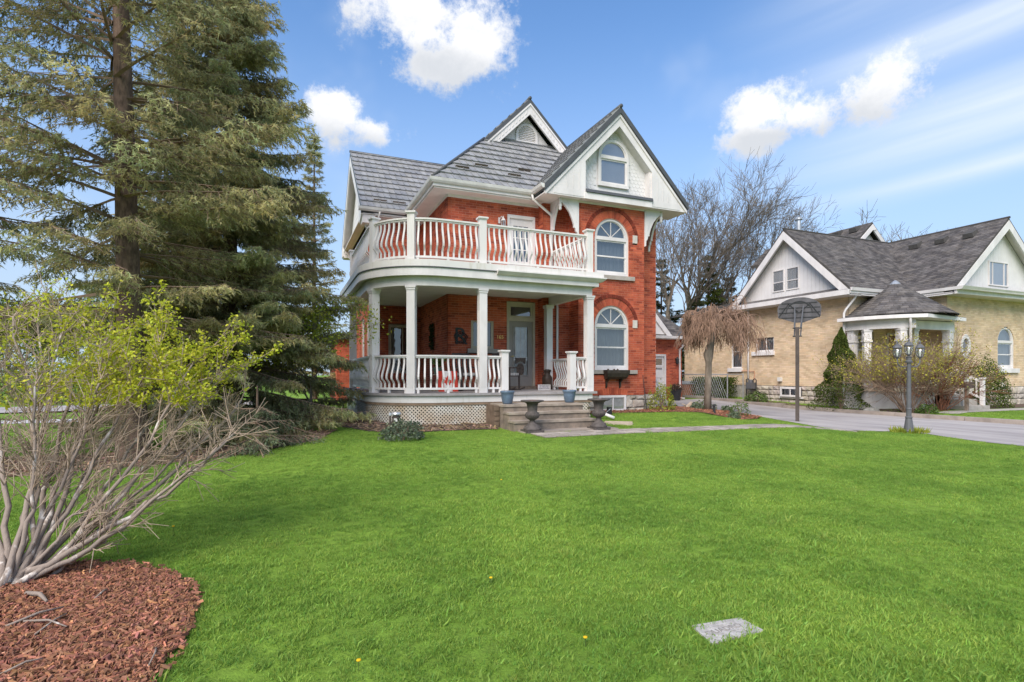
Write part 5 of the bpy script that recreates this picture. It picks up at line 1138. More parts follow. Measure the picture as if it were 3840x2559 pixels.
def bush(x, y, rad, h, seed, label, m, n=900, leaf=.05, name='shrub', group=None, shape='ball', z=None, stems=7, cat='shrub', squash=1.0):
    r = np.random.default_rng(seed); z = gz(x, y) if z is None else z; t = thing(name, label, cat, (x, y, z), group)
    if shape == 'cone':
        f = r.random(n)**.75; rr = rad*(1-f)**.85*(.80+.35*np.sqrt(r.random(n)))*(1+.12*np.sin(f*31)); a = r.uniform(0, 2*np.pi, n); rr *= 1+.15*np.sin(a*3+f*9); P = np.stack([x+rr*np.cos(a), y+rr*np.sin(a)*squash, z+.04+f*h], -1)
    elif shape == 'box': P = np.stack([x+rad*r.uniform(-1, 1, n), y+squash*r.uniform(-1, 1, n), z+h*np.sqrt(r.random(n))], -1)+r.normal(0, .03, (n, 3))
    else:
        d = unit(r.normal(size=(n, 3))); d[:, 2] = np.abs(d[:, 2]); k = (.55+.5*r.random(n)**.5)*(1+.18*np.sin(d[:, 0]*7+seed)*np.cos(d[:, 1]*6)); P = np.stack([x+d[:, 0]*rad*k, y+d[:, 1]*rad*squash*k, z+.03+d[:, 2]*h*k], -1)
    link('foliage', leaves(P, leaf, r, tint(r, n, .5, 1.4)), m, t)
    b = MB()
    for i in range(stems): a = r.uniform(0, 2*np.pi); q = r.uniform(.2, .65); b.tube([(x+.02*math.cos(a), y+.02*math.sin(a), z-.05), (x+rad*q*.5*math.cos(a), y+rad*q*.5*math.sin(a), z+h*.4), (x+rad*q*math.cos(a), y+rad*q*math.sin(a), z+h*.8)], [.012, .009, .004], 5)
    b.build('stems', twigm, t); return t
# ------------------------------------------------------------------ conifers
spruce(-2.4, 11.3, 15.5, 2.3, 3.4, 1, 'tall open spruce with thick bare trunk in the soil bed', density=.86, trunk=.205, droop=.5, lean=(-.35, 0), prof=.7, shell=.05)
spruce(-1.15, 14.4, 13.4, .45, 3.35, 2, 'dense drooping spruce reaching to the curved porch', density=1.5, trunk=.2, droop=.8, prof=.95, nl=.095)
spruce(-2.6, 16.9, 13, 2.4, 2.6, 3, 'spruce behind the others with pale lower trunk', density=1.0, trunk=.19, droop=.6)
spruce(-5.5, 11.2, 14, 2.2, 2.6, 4, 'drooping dark spruce left of the tall open one', density=.72, trunk=.2, droop=.9, prof=.8)
spruce(1.35, 27.6, 12.6, 1.0, 1.9, 5, 'slender young spruce with bare tip behind the house', density=.8, trunk=.12, droop=.1, prof=1.1, nl=.1)
for i, (px, d, H, R_) in enumerate(((2612, 34, 6.0, 2.0), (2655, 36, 9.2, 2.3), (2480, 39, 9.5, 2.6), (2730, 40, 8.5, 2.4))):
    q = at_z(px, 1406+1.2*FPX/d, .25); spruce(q.x, q.y, H, .3, R_, 20+i, ['dark bushy conifer beside the garage', 'olive conifer rising behind the weeping tree', 'dark conifer half hidden by the red house', 'dark conifer behind the neighbouring hedge'][i], m=[darkn, cedarm, darkn, darkn][i], density=.7, trunk=.12, droop=.3, name='conifer', nl=.14)
# ------------------------------------------------------------------ bare trees
for i, (px, d, H, ln, tr) in enumerate(((2530, 36, 12, (-.10, 0), .24), (2590, 38, 14, (.0, 0), .3), (2645, 37, 12.5, (.16, -.06), .27))):
    q = at_z(px, 1406+1.2*FPX/d, .25); bare_tree(q.x, q.y, H, 40+i, ['bare grey maple leaning left behind the garage', 'tallest bare grey maple behind the garage', 'bare grey maple leaning right over the weeping tree'][i], spread=.36, trunk=tr, lean=ln, forks=3, group='bare maples behind the garage', fine=.009)
for i, (px, d, H) in enumerate(((3050, 62, 17), (3190, 66, 19), (3270, 60, 18.5), (3400, 64, 18), (3520, 70, 18))):
    q = at_z(px, 1406+1.4*FPX/d, 0.05); bare_tree(q.x, q.y, H, 50+i, ['distant bare tree behind the bungalow flue pipe', 'distant bare tree left of the small upper gable', 'distant bare tree right behind the small upper gable', 'distant bare tree over the roof valley of the bungalow', 'distant bare tree above the ridge vents of the bungalow'][i], spread=.5, trunk=.25, group='distant bare trees behind the bungalow', fine=.02, levels=4)
for i, (px, d, H, lf) in enumerate(((40, 40, 8, 2600), (190, 44, 9, 3000), (330, 46, 9, 2600), (450, 42, 7, 2200), (600, 48, 9, 2600), (740, 44, 8, 2600), (-120, 42, 9, 2600))):
    q = at_z(px, 1406+1.45*FPX/d, 0); bare_tree(q.x, q.y, H, 60+i, 'small budding tree across the far road', spread=.6, trunk=.16, group='budding trees across the far road', leafy=lf*2, lm=[midm, budm][i % 2], fine=.018, name='budding_tree', levels=4, lsize=.22)
bare_tree(.6, 13.9, 3.1, 71, 'young tree with fresh green leaves beside the porch', spread=.55, trunk=.05, leafy=4200, lm=limem, fine=.006, name='young_tree', levels=4, first=.2, lsize=.075)
for i, (px, d, rd, h) in enumerate(((-100, 27, 2.2, 2.6), (60, 29, 2.4, 3.0), (210, 27, 2.0, 2.3), (350, 30, 2.4, 3.2), (480, 28, 1.9, 2.4), (620, 31, 2.2, 2.8))):
    q = at_z(px, 1406+1.45*FPX/d, 0); bush(q.x, q.y, rd, h, 200+i, 'loose budding shrub beside the far lane', [budm, midm][i % 2], 2600, .13, 'lane_shrub', 'shrubs beside the far lane', stems=14)
spruce(*at_z(965, 1690, .05)[:2], 1.25, .08, 1.05, 31, 'low blue-green spruce growth at the lawn edge', m=bluen, density=1.2, trunk=.03, droop=.9, name='spruce_bough', nl=.06)  # low bough of the dense spruce, built as a small tree of its own
# weeping tree in the island bed
def weeping(x, y):
    r = np.random.default_rng(8); z0 = isle_z(x, y)-.05; t = thing('weeping_tree', 'bare weeping tree with brown hanging twigs in the bed by the drive', 'tree', (x, y, z0+.05)); top = np.array([x+.3, y, z0+3.05])
    tb = MB().tube([(x, y, z0), (x+.02, y, z0+.9), (x+.05, y, z0+1.7), (x+.03, y, z0+1.95), (x+.15, y, z0+2.4), tuple(top)], [.135, .12, .11, .17, .12, .1], 10).build('trunk', gbark, t, smooth=True)
    A, B, RA, RB = [], [], [], []
    def chain(p, d, n, L, rad, grav, lv):
        q, dd = p.copy(), d.copy()
        for i in range(n):
            dd = dd+np.array([0, 0, -grav])+r.normal(0, .12, 3); dd /= np.linalg.norm(dd); e = q+dd*L/n; k = rad*(1-.7*i/n); A.append(q); B.append(e); RA.append(k); RB.append(k*.85)
            if lv < 3 and i >= 1:
                for _ in range([2, 2, 1][lv]):
                    w = r.normal(0, 1, 3); nd = dd*.6+w*.45+np.array([0, 0, .15 if lv == 0 else -.1]); nd /= np.linalg.norm(nd); chain(e, nd, 6, L*r.uniform(.5, .85), rad*.5, [.24, .36, .42][lv], lv+1)
            q = e
    for k in range(13):
        a = 2*math.pi*k/13+r.uniform(-.2, .2); d = np.array([math.cos(a)*.7+.12, math.sin(a)*.7, r.uniform(.7, 1.5)]); d /= np.linalg.norm(d); chain(top, d, 5, r.uniform(.72, 1.15), .04, .26, 0)
    A, B = np.array(A), np.array(B); an_ = np.arctan2(B[:, 1]-y, B[:, 0]-x); ok = (B[:, 2] > z0+1.8+.35*np.sin(an_*3+1)+.3*r.random(len(A))); link('crown', seg_mesh('crown', A[ok], B[ok], np.maximum(np.array(RA)[ok], .006), np.maximum(np.array(RB)[ok], .0045)), mat('russet_twig', (.27, .17, .12), .9, .25, 4.0), t)
weeping(13.6, 15.0)
# ------------------------------------------------------------------ cedar, forsythia and garden shrubs
bush(20.3, 15.0, .88, 3.25, 81, 'tall narrow green cedar beside the bungalow downspout', cedarm, 20000, .065, 'cedar_tree', None, 'cone', cat='tree')
bush(25.4, 12.75, .75, 1.75, 82, 'rounded dark juniper below the oval window', cedarm, 9000, .06, 'juniper_bush')
def twiggy(x, y, R0, h, seed, label, n, lv, leafn, lm, name='forsythia_bush', twm=twigm, zcut=.45):
    r = np.random.default_rng(seed); z = gz(x, y); t = thing(name, label, 'shrub', (x, y, z)); A, B, RA, RB, tips = [], [], [], [], []
    for k in range(n):
        a = r.uniform(0, 2*np.pi); d = np.array([math.cos(a)*r.uniform(.1, .8), math.sin(a)*r.uniform(.1, .8), 1.]); d /= np.linalg.norm(d); q = np.array([x+.25*math.cos(a)*r.random(), y+.25*math.sin(a)*r.random(), z-.03]); L = h*r.uniform(.8, 1.15); N = 7
        for i in range(N):
            d = d+r.normal(0, .10, 3)+np.array([math.cos(a), math.sin(a), 0])*.05*(R0/1.5); d /= np.linalg.norm(d); e = q+d*L/N; k_ = .016*(1-.75*i/N); A.append(q); B.append(e); RA.append(k_); RB.append(k_*.85)
            if i >= 2:
                for _ in range(lv):
                    d2 = d+r.normal(0, .5, 3); d2 /= np.linalg.norm(d2); l2 = L*r.uniform(.12, .3); f = e+d2*l2; A.append(e); B.append(f); RA.append(.007); RB.append(.004)
                    for _ in range(3): d3 = d2+r.normal(0, .5, 3); d3 /= np.linalg.norm(d3); s = r.random(); p0 = e+(f-e)*s; g_ = p0+d3*l2*.6; A.append(p0); B.append(g_); RA.append(.005); RB.append(.003); tips.append(g_)
            q = e
    link('stems', seg_mesh('stems', A, B, np.array(RA), np.array(RB), 4), twm, t); T_ = np.array(tips); T_ = T_[T_[:, 2] > z+h*zcut]
    P = T_[r.integers(0, len(T_), leafn)]+r.normal(0, .07, (leafn, 3)); link('foliage', leaves(P, .055, r, tint(r, leafn)), lm, t); return t
twiggy(20.75, 12.75, 1.4, 2.4, 83, 'large twiggy forsythia with yellow-green tips before the round porch', 40, 4, 10500, mat('forsythia_bud', (.40, .36, .05), .7, .25, 3.0, attr=True, trans=.3))
twiggy(21.4, 12.2, .7, 1.6, 84, 'smaller reddish twiggy shrub beside the bungalow steps', 28, 3, 1800, budm, 'twiggy_shrub', mat('red_twig', (.20, .085, .05), .9, .25, 4.0))
bush(11.25, 14.45, .42, .85, 85, 'yellow-green leafy shrub at the corner of the bay', limem, 1500, .055)
bush(8.05, 14.35, .22, .75, 99, 'small yellow-leaved plant between porch and basement window', limem, 260, .05, 'garden_plant')
for i, (px, py, rd, h, m_, nm, lb) in enumerate(((2532, 1527, .14, .2, midm, 'garden_plant', 'tiny green plant beside the driftwood'), (2612, 1546, .22, .2, bluen, 'garden_plant', 'low grey-green plant before the weeping tree'), (2640, 1536, .42, .36, midm, 'garden_plant', 'broad-leaved green plant at the weeping tree trunk'), (2725, 1541, .2, .18, bluen, 'garden_plant', 'pale low plant right of the weeping tree'), (2752, 1557, .2, .22, bluen, 'garden_plant', 'small grey-green tuft at the tip of the bed'), (2776, 1548, .34, .42, midm, 'garden_plant', 'round spiky green plant by the drive'))):
    q = at_z(px, py, .2); bush(q.x, q.y, rd, h, 86+i, lb, m_, 420, .06, nm, None, z=isle_z(q.x, q.y), cat='plant', stems=4)
hq = at_z(2690, 1506, .25); h2 = at_z(2860, 1508, .25)
for i, (a, b_) in enumerate(((20.55, 24.0),)): bush(20.35, 22.0, .38, 1.05, 95, 'clipped olive hedge behind the wire fence', cedarm, 6500, .085, 'hedge', None, 'box', cat='hedge', squash=1.3)
gq = at_z(2830, 1508, .25); bush(20.3, 19.2, .5, .5, 96, 'bright green tuft below the gas meter', midm, 900, .08, 'garden_plant', cat='plant')
lv = at_z(1510, 1662, .1); bush(lv.x, lv.y, .42, .36, 97, 'grey-green lavender clump beside the brown canister on the lawn', mat('lavender', (.13, .16, .10), .8, .3, 5.0, attr=True, trans=.2), 1500, .055, 'lavender_plant', cat='plant')
bush(20.6, 12.05, .35, .3, 98, 'low green ground plant under the twiggy shrub', midm, 500, .07, 'garden_plant', cat='plant')
# ------------------------------------------------------------------ the big foreground shrub
def foreground_shrub():
    r = np.random.default_rng(12); bx, by = at_z(45, 2175, .05)[:2]; base = np.array([bx, by, 0.0]); t = thing('shrub', 'sprawling grey-barked shrub with peeling stems and yellow-green leaves on the mulch', 'shrub', (bx, by, 0))
    ends = [(905, 1500, 4.7, .026), (880, 1625, 4.3, .024), (850, 1655, 4.15, .022), (790, 1600, 4.6, .02), (720, 1520, 4.9, .022), (640, 1440, 5.1, .024), (560, 1370, 5.0, .024), (600, 1290, 4.6, .02), (470, 1290, 5.2, .024), (420, 1220, 4.9, .022), (320, 1230, 5.3, .024), (230, 1180, 4.8, .022), (140, 1210, 5.2, .022), (50, 1190, 4.6, .02), (720, 1370, 4.4, .02), (820, 1400, 4.6, .02), (-60, 1250, 4.6, .024), (-150, 1400, 4.8, .024), (380, 1420, 4.3, .018), (130, 1450, 4.0, .018), (400, 2010, 4.0, .016), (340, 1860, 4.1, .014)]
    A, B, RA, RB, tips = [], [], [], [], []; main = MB()
    for i, (ex, ey, d, rad) in enumerate(ends):
        rv = ray(ex, ey); E = np.array([rv.x*d, rv.y*d, EYE+rv.z*d]); p0 = base+r.normal(0, .05, 3)*np.array([1, 1, .4]); ctrl = lerp(p0, E, .38)+np.array([.10, .05, -.10 if ex > 500 else .05])+r.normal(0, .05, 3); N = 12; pts = []
        for k in range(N+1): s = k/N; pts.append((1-s)**2*p0+2*s*(1-s)*ctrl+s*s*E+r.normal(0, .012, 3)*(0 < k < N))
        rr = [rad*.78*(1.15-.9*k/N)+.003 for k in range(N+1)]; main.tube([tuple(p) for p in pts], rr, 7)
        ytop = ey
        for k in range(4, N+1):
            for _ in range(int(r.integers(2, 4))):
                d0 = pts[min(k, N)]-pts[k-1]; d0 /= np.linalg.norm(d0); dd = d0*.8+r.normal(0, .45, 3)+np.array([.08, 0, .28]); dd /= np.linalg.norm(dd); L = r.uniform(.18, .46)*(.6 if ey > 1480 else 1)
                if pts[k][2] < .55 and r.random() < .7: continue
                q = pts[k]
                for j in range(4):
                    dd = dd+r.normal(0, .12, 3); dd /= np.linalg.norm(dd); e = q+dd*L/4; A.append(q); B.append(e); RA.append(.005*(1-.18*j)); RB.append(.005*(1-.18*(j+1)))
                    for _ in range(2):
                        d2 = dd+r.normal(0, .5, 3); d2 /= np.linalg.norm(d2); l2 = r.uniform(.06, .2); f = e+d2*l2; A.append(e); B.append(f); RA.append(.003); RB.append(.0018); tips += [f, e+d2*l2*.5] if ey < 1480 else ([f] if r.random() < .05 else [])
                    q = e
    for st_ in ((-.15, 1.15), (-.05, 1.3)): pass
    main.build('stem', peel, t, smooth=True); link('twigs', seg_mesh('twigs', A, B, np.array(RA), np.array(RB), 4), mat('shrub_twig', (.36, .275, .20), .9, .3, 6.0), t)
    T_ = np.array(tips); dep = T_[:, 0]*FW.x+T_[:, 1]*FW.y; sx = (T_[:, 0]*RT.x+T_[:, 1]*RT.y)/dep*FPX+CX
    wgt = np.clip((sx-60)/520, .2, 1.0)*(T_[:, 2] > 1.22); wgt /= wgt.sum(); n = 15200; cl_ = T_[r.choice(len(T_), 3800, p=wgt)]
    P = np.repeat(cl_, 4, 0)+r.normal(0, .022, (n, 3)); link('foliage', leaves(P, .031, r, tint(r, n, .65, 1.25), .5), freshm, t)
foreground_shrub()
# ================================================================== things around the house
FB0 = Fr((0, 0, 0), (1, 0, 0), (0, -1, 0))
urnp = [(.20, 0), (.20, .05), (.175, .06), (.17, .1), (.11, .15), (.065, .2), (.055, .25), (.08, .27), (.12, .30), (.15, .35), (.155, .40), (.14, .44), (.11, .47), (.105, .5), (.115, .6), (.13, .68), (.17, .71), (.255, .735), (.265, .755), (.25, .77), (.22, .765), (.12, .72), (.1, .7)]
for (x, y, lb) in ((5.1, 11.08, 'dark cast-iron urn on the slab by the bottom step, bark chips inside'), (6.82, 11.1, 'dark cast-iron urn beside the path at the basement-window end of the steps')):
    z = slabz+.03; t = thing('garden_urn', lb, 'urn', (x, y, z), 'iron urns flanking the porch steps'); MB().lathe((x, y, z+.04), [(r_, h_*.86) for r_, h_ in urnp], 24).build('urn_body', castiron, t, smooth=True); MB().box(x-.2, x+.2, y-.2, y+.2, z-.03, z+.045).build('plinth', castiron, t); MB().lathe((x, y, z+.64), [(.11, 0), (.2, .045), (.05, .055)], 18).build('fill', mulchm, t)
    rb2 = MB()
    for k in range(20): a = 2*math.pi*k/20; rb2.tube([(x+.13*math.cos(a), y+.13*math.sin(a), z+.31), (x+.162*math.cos(a), y+.162*math.sin(a), z+.37), (x+.13*math.cos(a), y+.13*math.sin(a), z+.43)], .009, 4)
    rb2.build('gadroons', castiron, t)
for x, y, lb in ((5.02, 12.35, 'blue glazed pot at the open newel end of the top step'), (6.75, 12.4, 'blue glazed pot at the iron-urn end of the top step by the column')):
    t = thing('flower_pot', lb, 'pot', (x, y, .74), 'blue pots on the top step'); MB().lathe((x, y, .739), [(.1, 0), (.125, .04), (.155, .2), (.16, .26), (.175, .275), (.18, .31), (.165, .325), (.15, .31), (.14, .27)], 24).build('pot_body', bluepot, t, smooth=True); MB().lathe((x, y, .98), [(.1, 0), (.145, .03), (.02, .04)], 16).build('soil_fill', soil, t)
    b = MB(); rr2 = random.Random(int(x*10))
    for k in range(7): a = rr2.uniform(0, 6.3); b.tube([(x+.04*math.cos(a), y+.04*math.sin(a), 1.0), (x+.09*math.cos(a), y+.09*math.sin(a), 1.06+rr2.random()*.04)], [.006, .003], 4)
    b.build('dead_stems', twigm, t)
# milk can, name sign, house number, monogram, rocking chairs, flag board
mx = at_y(2044, 1450, 15.35).x; t = thing('milk_can', 'brown antique milk can on the porch beside the front door', 'milk can', (mx, 15.2, 1.0)); MB().lathe((mx, 15.2, .999), [(.15, 0), (.16, .03), (.155, .3), (.16, .34), (.15, .38), (.09, .46), (.09, .52), (.12, .56), (.125, .6), (.05, .62)], 20).build('can_body', mat('dark_brown_can', (.06, .04, .03), .45, .3, 6.0), t, smooth=True)
for s in (-1, 1): MB().tube([(mx+s*.1, 15.2, 1.4), (mx+s*.17, 15.2, 1.44), (mx+s*.17, 15.2, 1.5), (mx+s*.1, 15.2, 1.52)], .012, 6).build('handle', MATS['dark_brown_can'], t)
nx0 = at_y(2041, 1450, 14.5).x; t = thing('name_sign', 'small white-framed RAUSER name board standing on the porch floor', 'sign', (nx0, 14.5, 1.0)); F = front(14.5); b = MB(); b.fb(F, nx0-.2, nx0+.2, -.03, -.01, .999, 1.16); b.build('board', mat('grey_sign', (.34, .31, .31), .7), t)
b = MB(); b.fb(F, nx0-.2, nx0+.2, -.01, .004, .999, 1.02); b.fb(F, nx0-.2, nx0+.2, -.01, .004, 1.14, 1.16); b.fb(F, nx0-.2, nx0-.18, -.01, .004, 1.02, 1.14); b.fb(F, nx0+.18, nx0+.2, -.01, .004, 1.02, 1.14); b.build('frame', white, t); text('lettering', 'RAUSER', F, nx0, 1.08, -.008, .105, mat('sign_letters', (.62, .58, .6), .7), t, .003)
hx = at_y(1877, 1265, 15.7); tag(text('house_number', '165', FD, hx.x, hx.z, .012, .16, gold, None, .008), 'brass numerals 165 on the brick beside the front door', 'house number')
rq = at_y(1729, 1264, 15.7); t = thing('wall_monogram', 'black ornate metal letter R hung on the brick porch wall', 'wall art', (rq.x, 15.73, rq.z-.3)); text('letter', 'R', FD, rq.x, rq.z, .02, .72, blackm, t, .012)
b = MB()
for k in range(5): a = k*1.25; b.tube([FD.p(rq.x+.22*math.cos(a+q*.5)*(1-q*.1), .03, rq.z-.02+.2*math.sin(a+q*.5)*(1-q*.1)) for q in range(6)], .016, 5)
b.build('scrollwork', blackm, t)
sw = at_x(1620, 1265, 4.44); t = thing('wall_swag', 'dried green swag hanging on the shaded side wall of the porch', 'swag', (4.44, sw.y, sw.z-.4)); r_ = np.random.default_rng(4); n = 380; zz = r_.uniform(-.4, .42, n); P = np.stack([4.42+r_.normal(0, .02, n), sw.y+r_.normal(0, .07, n), sw.z+zz], -1); link('sprigs', leaves(P, .09, r_, tint(r_, n, .5, 1.1)), darkn, t, kind='stuff'); MB().tube([(4.48, sw.y, sw.z-.35), (4.42, sw.y, sw.z+.3), (4.485, sw.y, sw.z+.45)], .012, 5).build('stem', twigm, t)
def rocker(x, y, ang, label):
    t = thing('rocking_chair', label, 'chair', (x, y, 1.0), 'rocking chairs on the porch'); c, s = math.cos(ang), math.sin(ang); F = Fr((x, y, 1.0), (c, s, 0), (s, -c, 0)); m = mat('dark_brown_chair', (.055, .042, .038), .5, .2, 5.0)
    MB().fb(F, -.25, .25, -.22, .25, .40, .43).build('seat', m, t)
    for u in (-.26, .26):
        MB().fb(F, u-.02, u+.02, .2, .24, .05, .64).build('leg', m, t); MB().hexa([F.p(u-.02, -.24, .05), F.p(u+.02, -.24, .05), F.p(u+.02, -.2, .05), F.p(u-.02, -.2, .05), F.p(u-.02, -.36, 1.05), F.p(u+.02, -.36, 1.05), F.p(u+.02, -.32, 1.05), F.p(u-.02, -.32, 1.05)]).build('leg', m, t)
        MB().fb(F, u-.035, u+.035, -.28, .3, .64, .665).build('armrest', m, t); MB().tube([F.p(u, -.5, .12), F.p(u, -.3, .04), F.p(u, 0, .018), F.p(u, .25, .03), F.p(u, .42, .09)], .02, 6).build('rocker', m, t)
    for i in range(6): u = -.2+i*.08; MB().hexa([F.p(u-.018, -.24, .43), F.p(u+.018, -.24, .43), F.p(u+.018, -.22, .43), F.p(u-.018, -.22, .43), F.p(u-.018, -.345, 1.0), F.p(u+.018, -.345, 1.0), F.p(u+.018, -.325, 1.0), F.p(u-.018, -.325, 1.0)]).build('slat', m, t)
    MB().fb(F, -.27, .27, -.37, -.32, .98, 1.07).build('headrest', m, t); cu = MB(); cu.fb(F, -.22, .22, -.2, .23, .43, .5)
    cb = cu.build('cushion', mat('grey_cushion', (.30, .28, .27), .9), t); st_ = MB()
    for i in range(5): u = -.18+i*.09; st_.fb(F, u-.012, u+.012, -.202, .232, .432, .503)
    st_.build('stripes', mat('cream_stripe', (.6, .56, .5), .9), cb)
rocker(5.95, 14.6, R(35), 'dark rocking chair with striped cushion between door and newel post'); rocker(4.75, 14.75, R(10), 'dark rocking chair with striped cushion below the black monogram')
fq = at_y(1680, 1430, 14.2); t = thing('flag_board', 'leaning wooden board painted red and white with a red maple leaf', 'sign', (fq.x, 14.2, 1.0)); F = Fr((fq.x, 14.2, 1.0), (1, 0, 0), (0, -.97, .26)); redp = mat('flag_red', (.50, .045, .025), .7, .15, 5.0)
def lean_box(u0, u1, z0, z1, w0=0, w1=.02): k = -.25; return MB().hexa([(fq.x+u0, 14.2-w1-k*z0, 1+z0), (fq.x+u1, 14.2-w1-k*z0, 1+z0), (fq.x+u1, 14.2-w0-k*z0, 1+z0), (fq.x+u0, 14.2-w0-k*z0, 1+z0), (fq.x+u0, 14.2-w1-k*z1, 1+z1), (fq.x+u1, 14.2-w1-k*z1, 1+z1), (fq.x+u1, 14.2-w0-k*z1, 1+z1), (fq.x+u0, 14.2-w0-k*z1, 1+z1)])
lean_box(-.26, -.1, 0, .55).build('red_panel', redp, t); lean_box(.12, .28, 0, .55).build('red_panel', redp, t); lean_box(-.1, .12, 0, .55).build('white_panel', white, t)
lf = [(0, .26), (.03, .2), (.07, .22), (.06, .13), (.1, .15), (.095, .11), (.11, .08), (.05, .03), (.06, .0), (.01, .01), (.01, -.07), (-.01, -.07), (-.01, .01), (-.06, 0), (-.05, .03), (-.11, .08), (-.095, .11), (-.1, .15), (-.06, .13), (-.07, .22), (-.03, .2)]
b = MB(); b.poly([(fq.x+.01+u, 14.2-.023+.25*(z+.17), 1+z+.17) for u, z in lf]); b.build('maple_leaf', redp, t)
pq = at_y(1640, 1400, 14.9); t = thing('porch_plant', 'leafy potted plant on a small stand behind the balusters', 'plant', (pq.x, 14.9, 1.0)); MB().lathe((pq.x, 14.9, .999), [(.16, 0), (.16, .03), (.03, .05), (.03, .42), (.17, .44), (.17, .47)], 12).build('stand', wood, t); MB().lathe((pq.x, 14.9, 1.469), [(.08, 0), (.13, .18), (.11, .18)], 14).build('pot_body', mat('green_pot', (.10, .14, .10), .5), t)
r_ = np.random.default_rng(9); n = 200; a = r_.uniform(0, 6.28, n); q_ = r_.random(n); link('fronds', leaves(np.stack([pq.x+.24*q_*np.cos(a), 14.9+.24*q_*np.sin(a), 1.62+.42*q_**.7*r_.uniform(.5, 1, n)], -1), .11, r_, tint(r_, n)), midm, t)
# window box on the lower bay window
t = thing('window_box', 'dark brown window box on scrolled brackets under the lower bay window', 'planter', (9.75, 14.65, 1.4)); x0, x1 = at_y(2270, 1390, 14.6).x, at_y(2354, 1390, 14.6).x
b = MB(); n0 = []; 
prf = [(0, 1.60), (-.26, 1.60), (-.25, 1.50), (-.2, 1.38), (-.1, 1.32), (0, 1.31)]
k = len(prf); b.v = [(x0+(.05 if z < 1.45 else 0), 14.725+y, z) for y, z in prf]+[(x1-(.05 if z < 1.45 else 0), 14.725+y, z) for y, z in prf]; b.c = [(1, 1, 1)]*(2*k); b.f = [tuple(range(k)), tuple(range(2*k-1, k-1, -1))]+[(i, (i+1) % k, k+(i+1) % k, k+i) for i in range(k)]
b.build('trough', mat('bronze_box', (.05, .038, .03), .6, .3, 8.0), t)
for x in (x0+.12, x1-.2): MB().prism(Fr((x, 14.795, 0), (0, -1, 0), (1, 0, 0)), [(0, 1.33), (.2, 1.33), (.16, 1.28), (.06, 1.22), (.05, 1.1), (0, 1.02)], 0, .05).build('bracket', MATS['bronze_box'], t)
for x in (x0+.1, x0+.32, x0+.45): MB().lathe((x, 14.6, 1.58), [(.03, 0), (.035, .03), (.01, .06)], 8).build('clod', soil, t)
# path lights and canisters
def path_light(x, y, z, h, r, label, capm=blackm, body=blackm, grp=None, name='path_light'):
    t = thing(name, label, 'light', (x, y, z), grp); MB().lathe((x, y, z-.03), [(r, 0), (r, h-.06), (r*.85, h-.055), (r*.85, h-.03)], 14).build('body', body, t, smooth=False); MB().lathe((x, y, z+h-.06), [(r*1.2, 0), (r*1.25, .02), (r*1.15, .05), (r*.4, .06)], 14).build('cap', capm, t); return t
silver = mat('silver_cap', (.6, .6, .62), .3, .1, 5.0, metal=.5)
p1 = at_z(1463, 1661, .1); path_light(p1.x, p1.y, gz(p1.x, p1.y), .54, .022, 'slim black post light with silver cap beside the lavender', silver, brownmetal)
p2 = at_z(1486, 1645, .1); t = path_light(p2.x, p2.y, gz(p2.x, p2.y), .50, .085, 'dark brown canister with silver lid and white label beside the lavender', silver, brownmetal, name='lawn_canister'); t['category'] = 'canister'
Fc = Fr((p2.x, p2.y, 0), RT, -FW); MB().fb(Fc, -.03, .04, .07, .088, gz(p2.x, p2.y)+.3, gz(p2.x, p2.y)+.37).build('sticker', plastic, t)
for px, py, lb in ((2513, 1548, 'short black path light between the shrub and driftwood'), (2678, 1557, 'short black path light before the weeping tree')): q = at_z(px, py, .15); path_light(q.x, q.y, isle_z(q.x, q.y), .30, .045, lb, grp='black path lights in the bed')
q = at_z(2285, 1565, .2); t = thing('corner_spotlight', 'small black stake light at the lawn edge near the basement window', 'light', (q.x, q.y, gz(q.x, q.y))); MB().box(q.x-.06, q.x+.06, q.y-.05, q.y+.05, gz(q.x, q.y)-.02, gz(q.x, q.y)+.22).build('housing', blackm, t); MB().tube([(q.x-.16, q.y, gz(q.x, q.y)+.02), (q.x, q.y-.06, gz(q.x, q.y)+.17)], .01, 5).build('strut', galv, t)
# driftwood, boulder, splash block
q = at_z(2570, 1535, .2); z = isle_z(q.x, q.y); t = thing('driftwood_log', 'twisted pale driftwood log lying in the mulch bed', 'log', (q.x, q.y, z)); MB().tube([(q.x-.42, q.y-.05, z+.05), (q.x-.2, q.y, z+.07), (q.x+.05, q.y, z+.1), (q.x+.2, q.y+.02, z+.17), (q.x+.3, q.y, z+.30)], [.03, .06, .08, .09, .05], 9).build('log', drift, t, smooth=True); MB().tube([(q.x, q.y, z+.08), (q.x-.05, q.y-.05, z+.2), (q.x-.22, q.y-.08, z+.25)], [.05, .03, .012], 7).build('limb', drift, t, smooth=True); MB().tube([(q.x+.1, q.y, z+.1), (q.x+.3, q.y-.1, z+.03)], [.06, .02], 7).build('limb', drift, t, smooth=True)
q = at_z(3305, 1540, .18); bm = bmesh.new(); bmesh.ops.create_icosphere(bm, subdivisions=2, radius=.3)
for v in bm.verts: v.co = Vector((v.co.x*1.2, v.co.y*.8, v.co.z*.5))*(1+.08*math.sin(v.co.x*17+v.co.y*11))
me = bpy.data.meshes.new('boulder'); bm.to_mesh(me); bm.free(); o = link('boulder', me, mat('grey_boulder', (.34, .32, .28), .95, .2, 6.0, .4, 20)); o.location = (20.2, 13.75, gz(20.2, 13.75)+.08); tag(o, 'rounded grey boulder behind the kerb beside the cedar', 'boulder')
sb = at_z(2320, 1588, .2); a_ = at_z(2290, 1578, .2); zb_ = gz(sb.x, sb.y); t = thing('splash_block', 'ridged pale concrete splash block on the grass near the urn', 'splash block', (sb.x, sb.y, zb_))
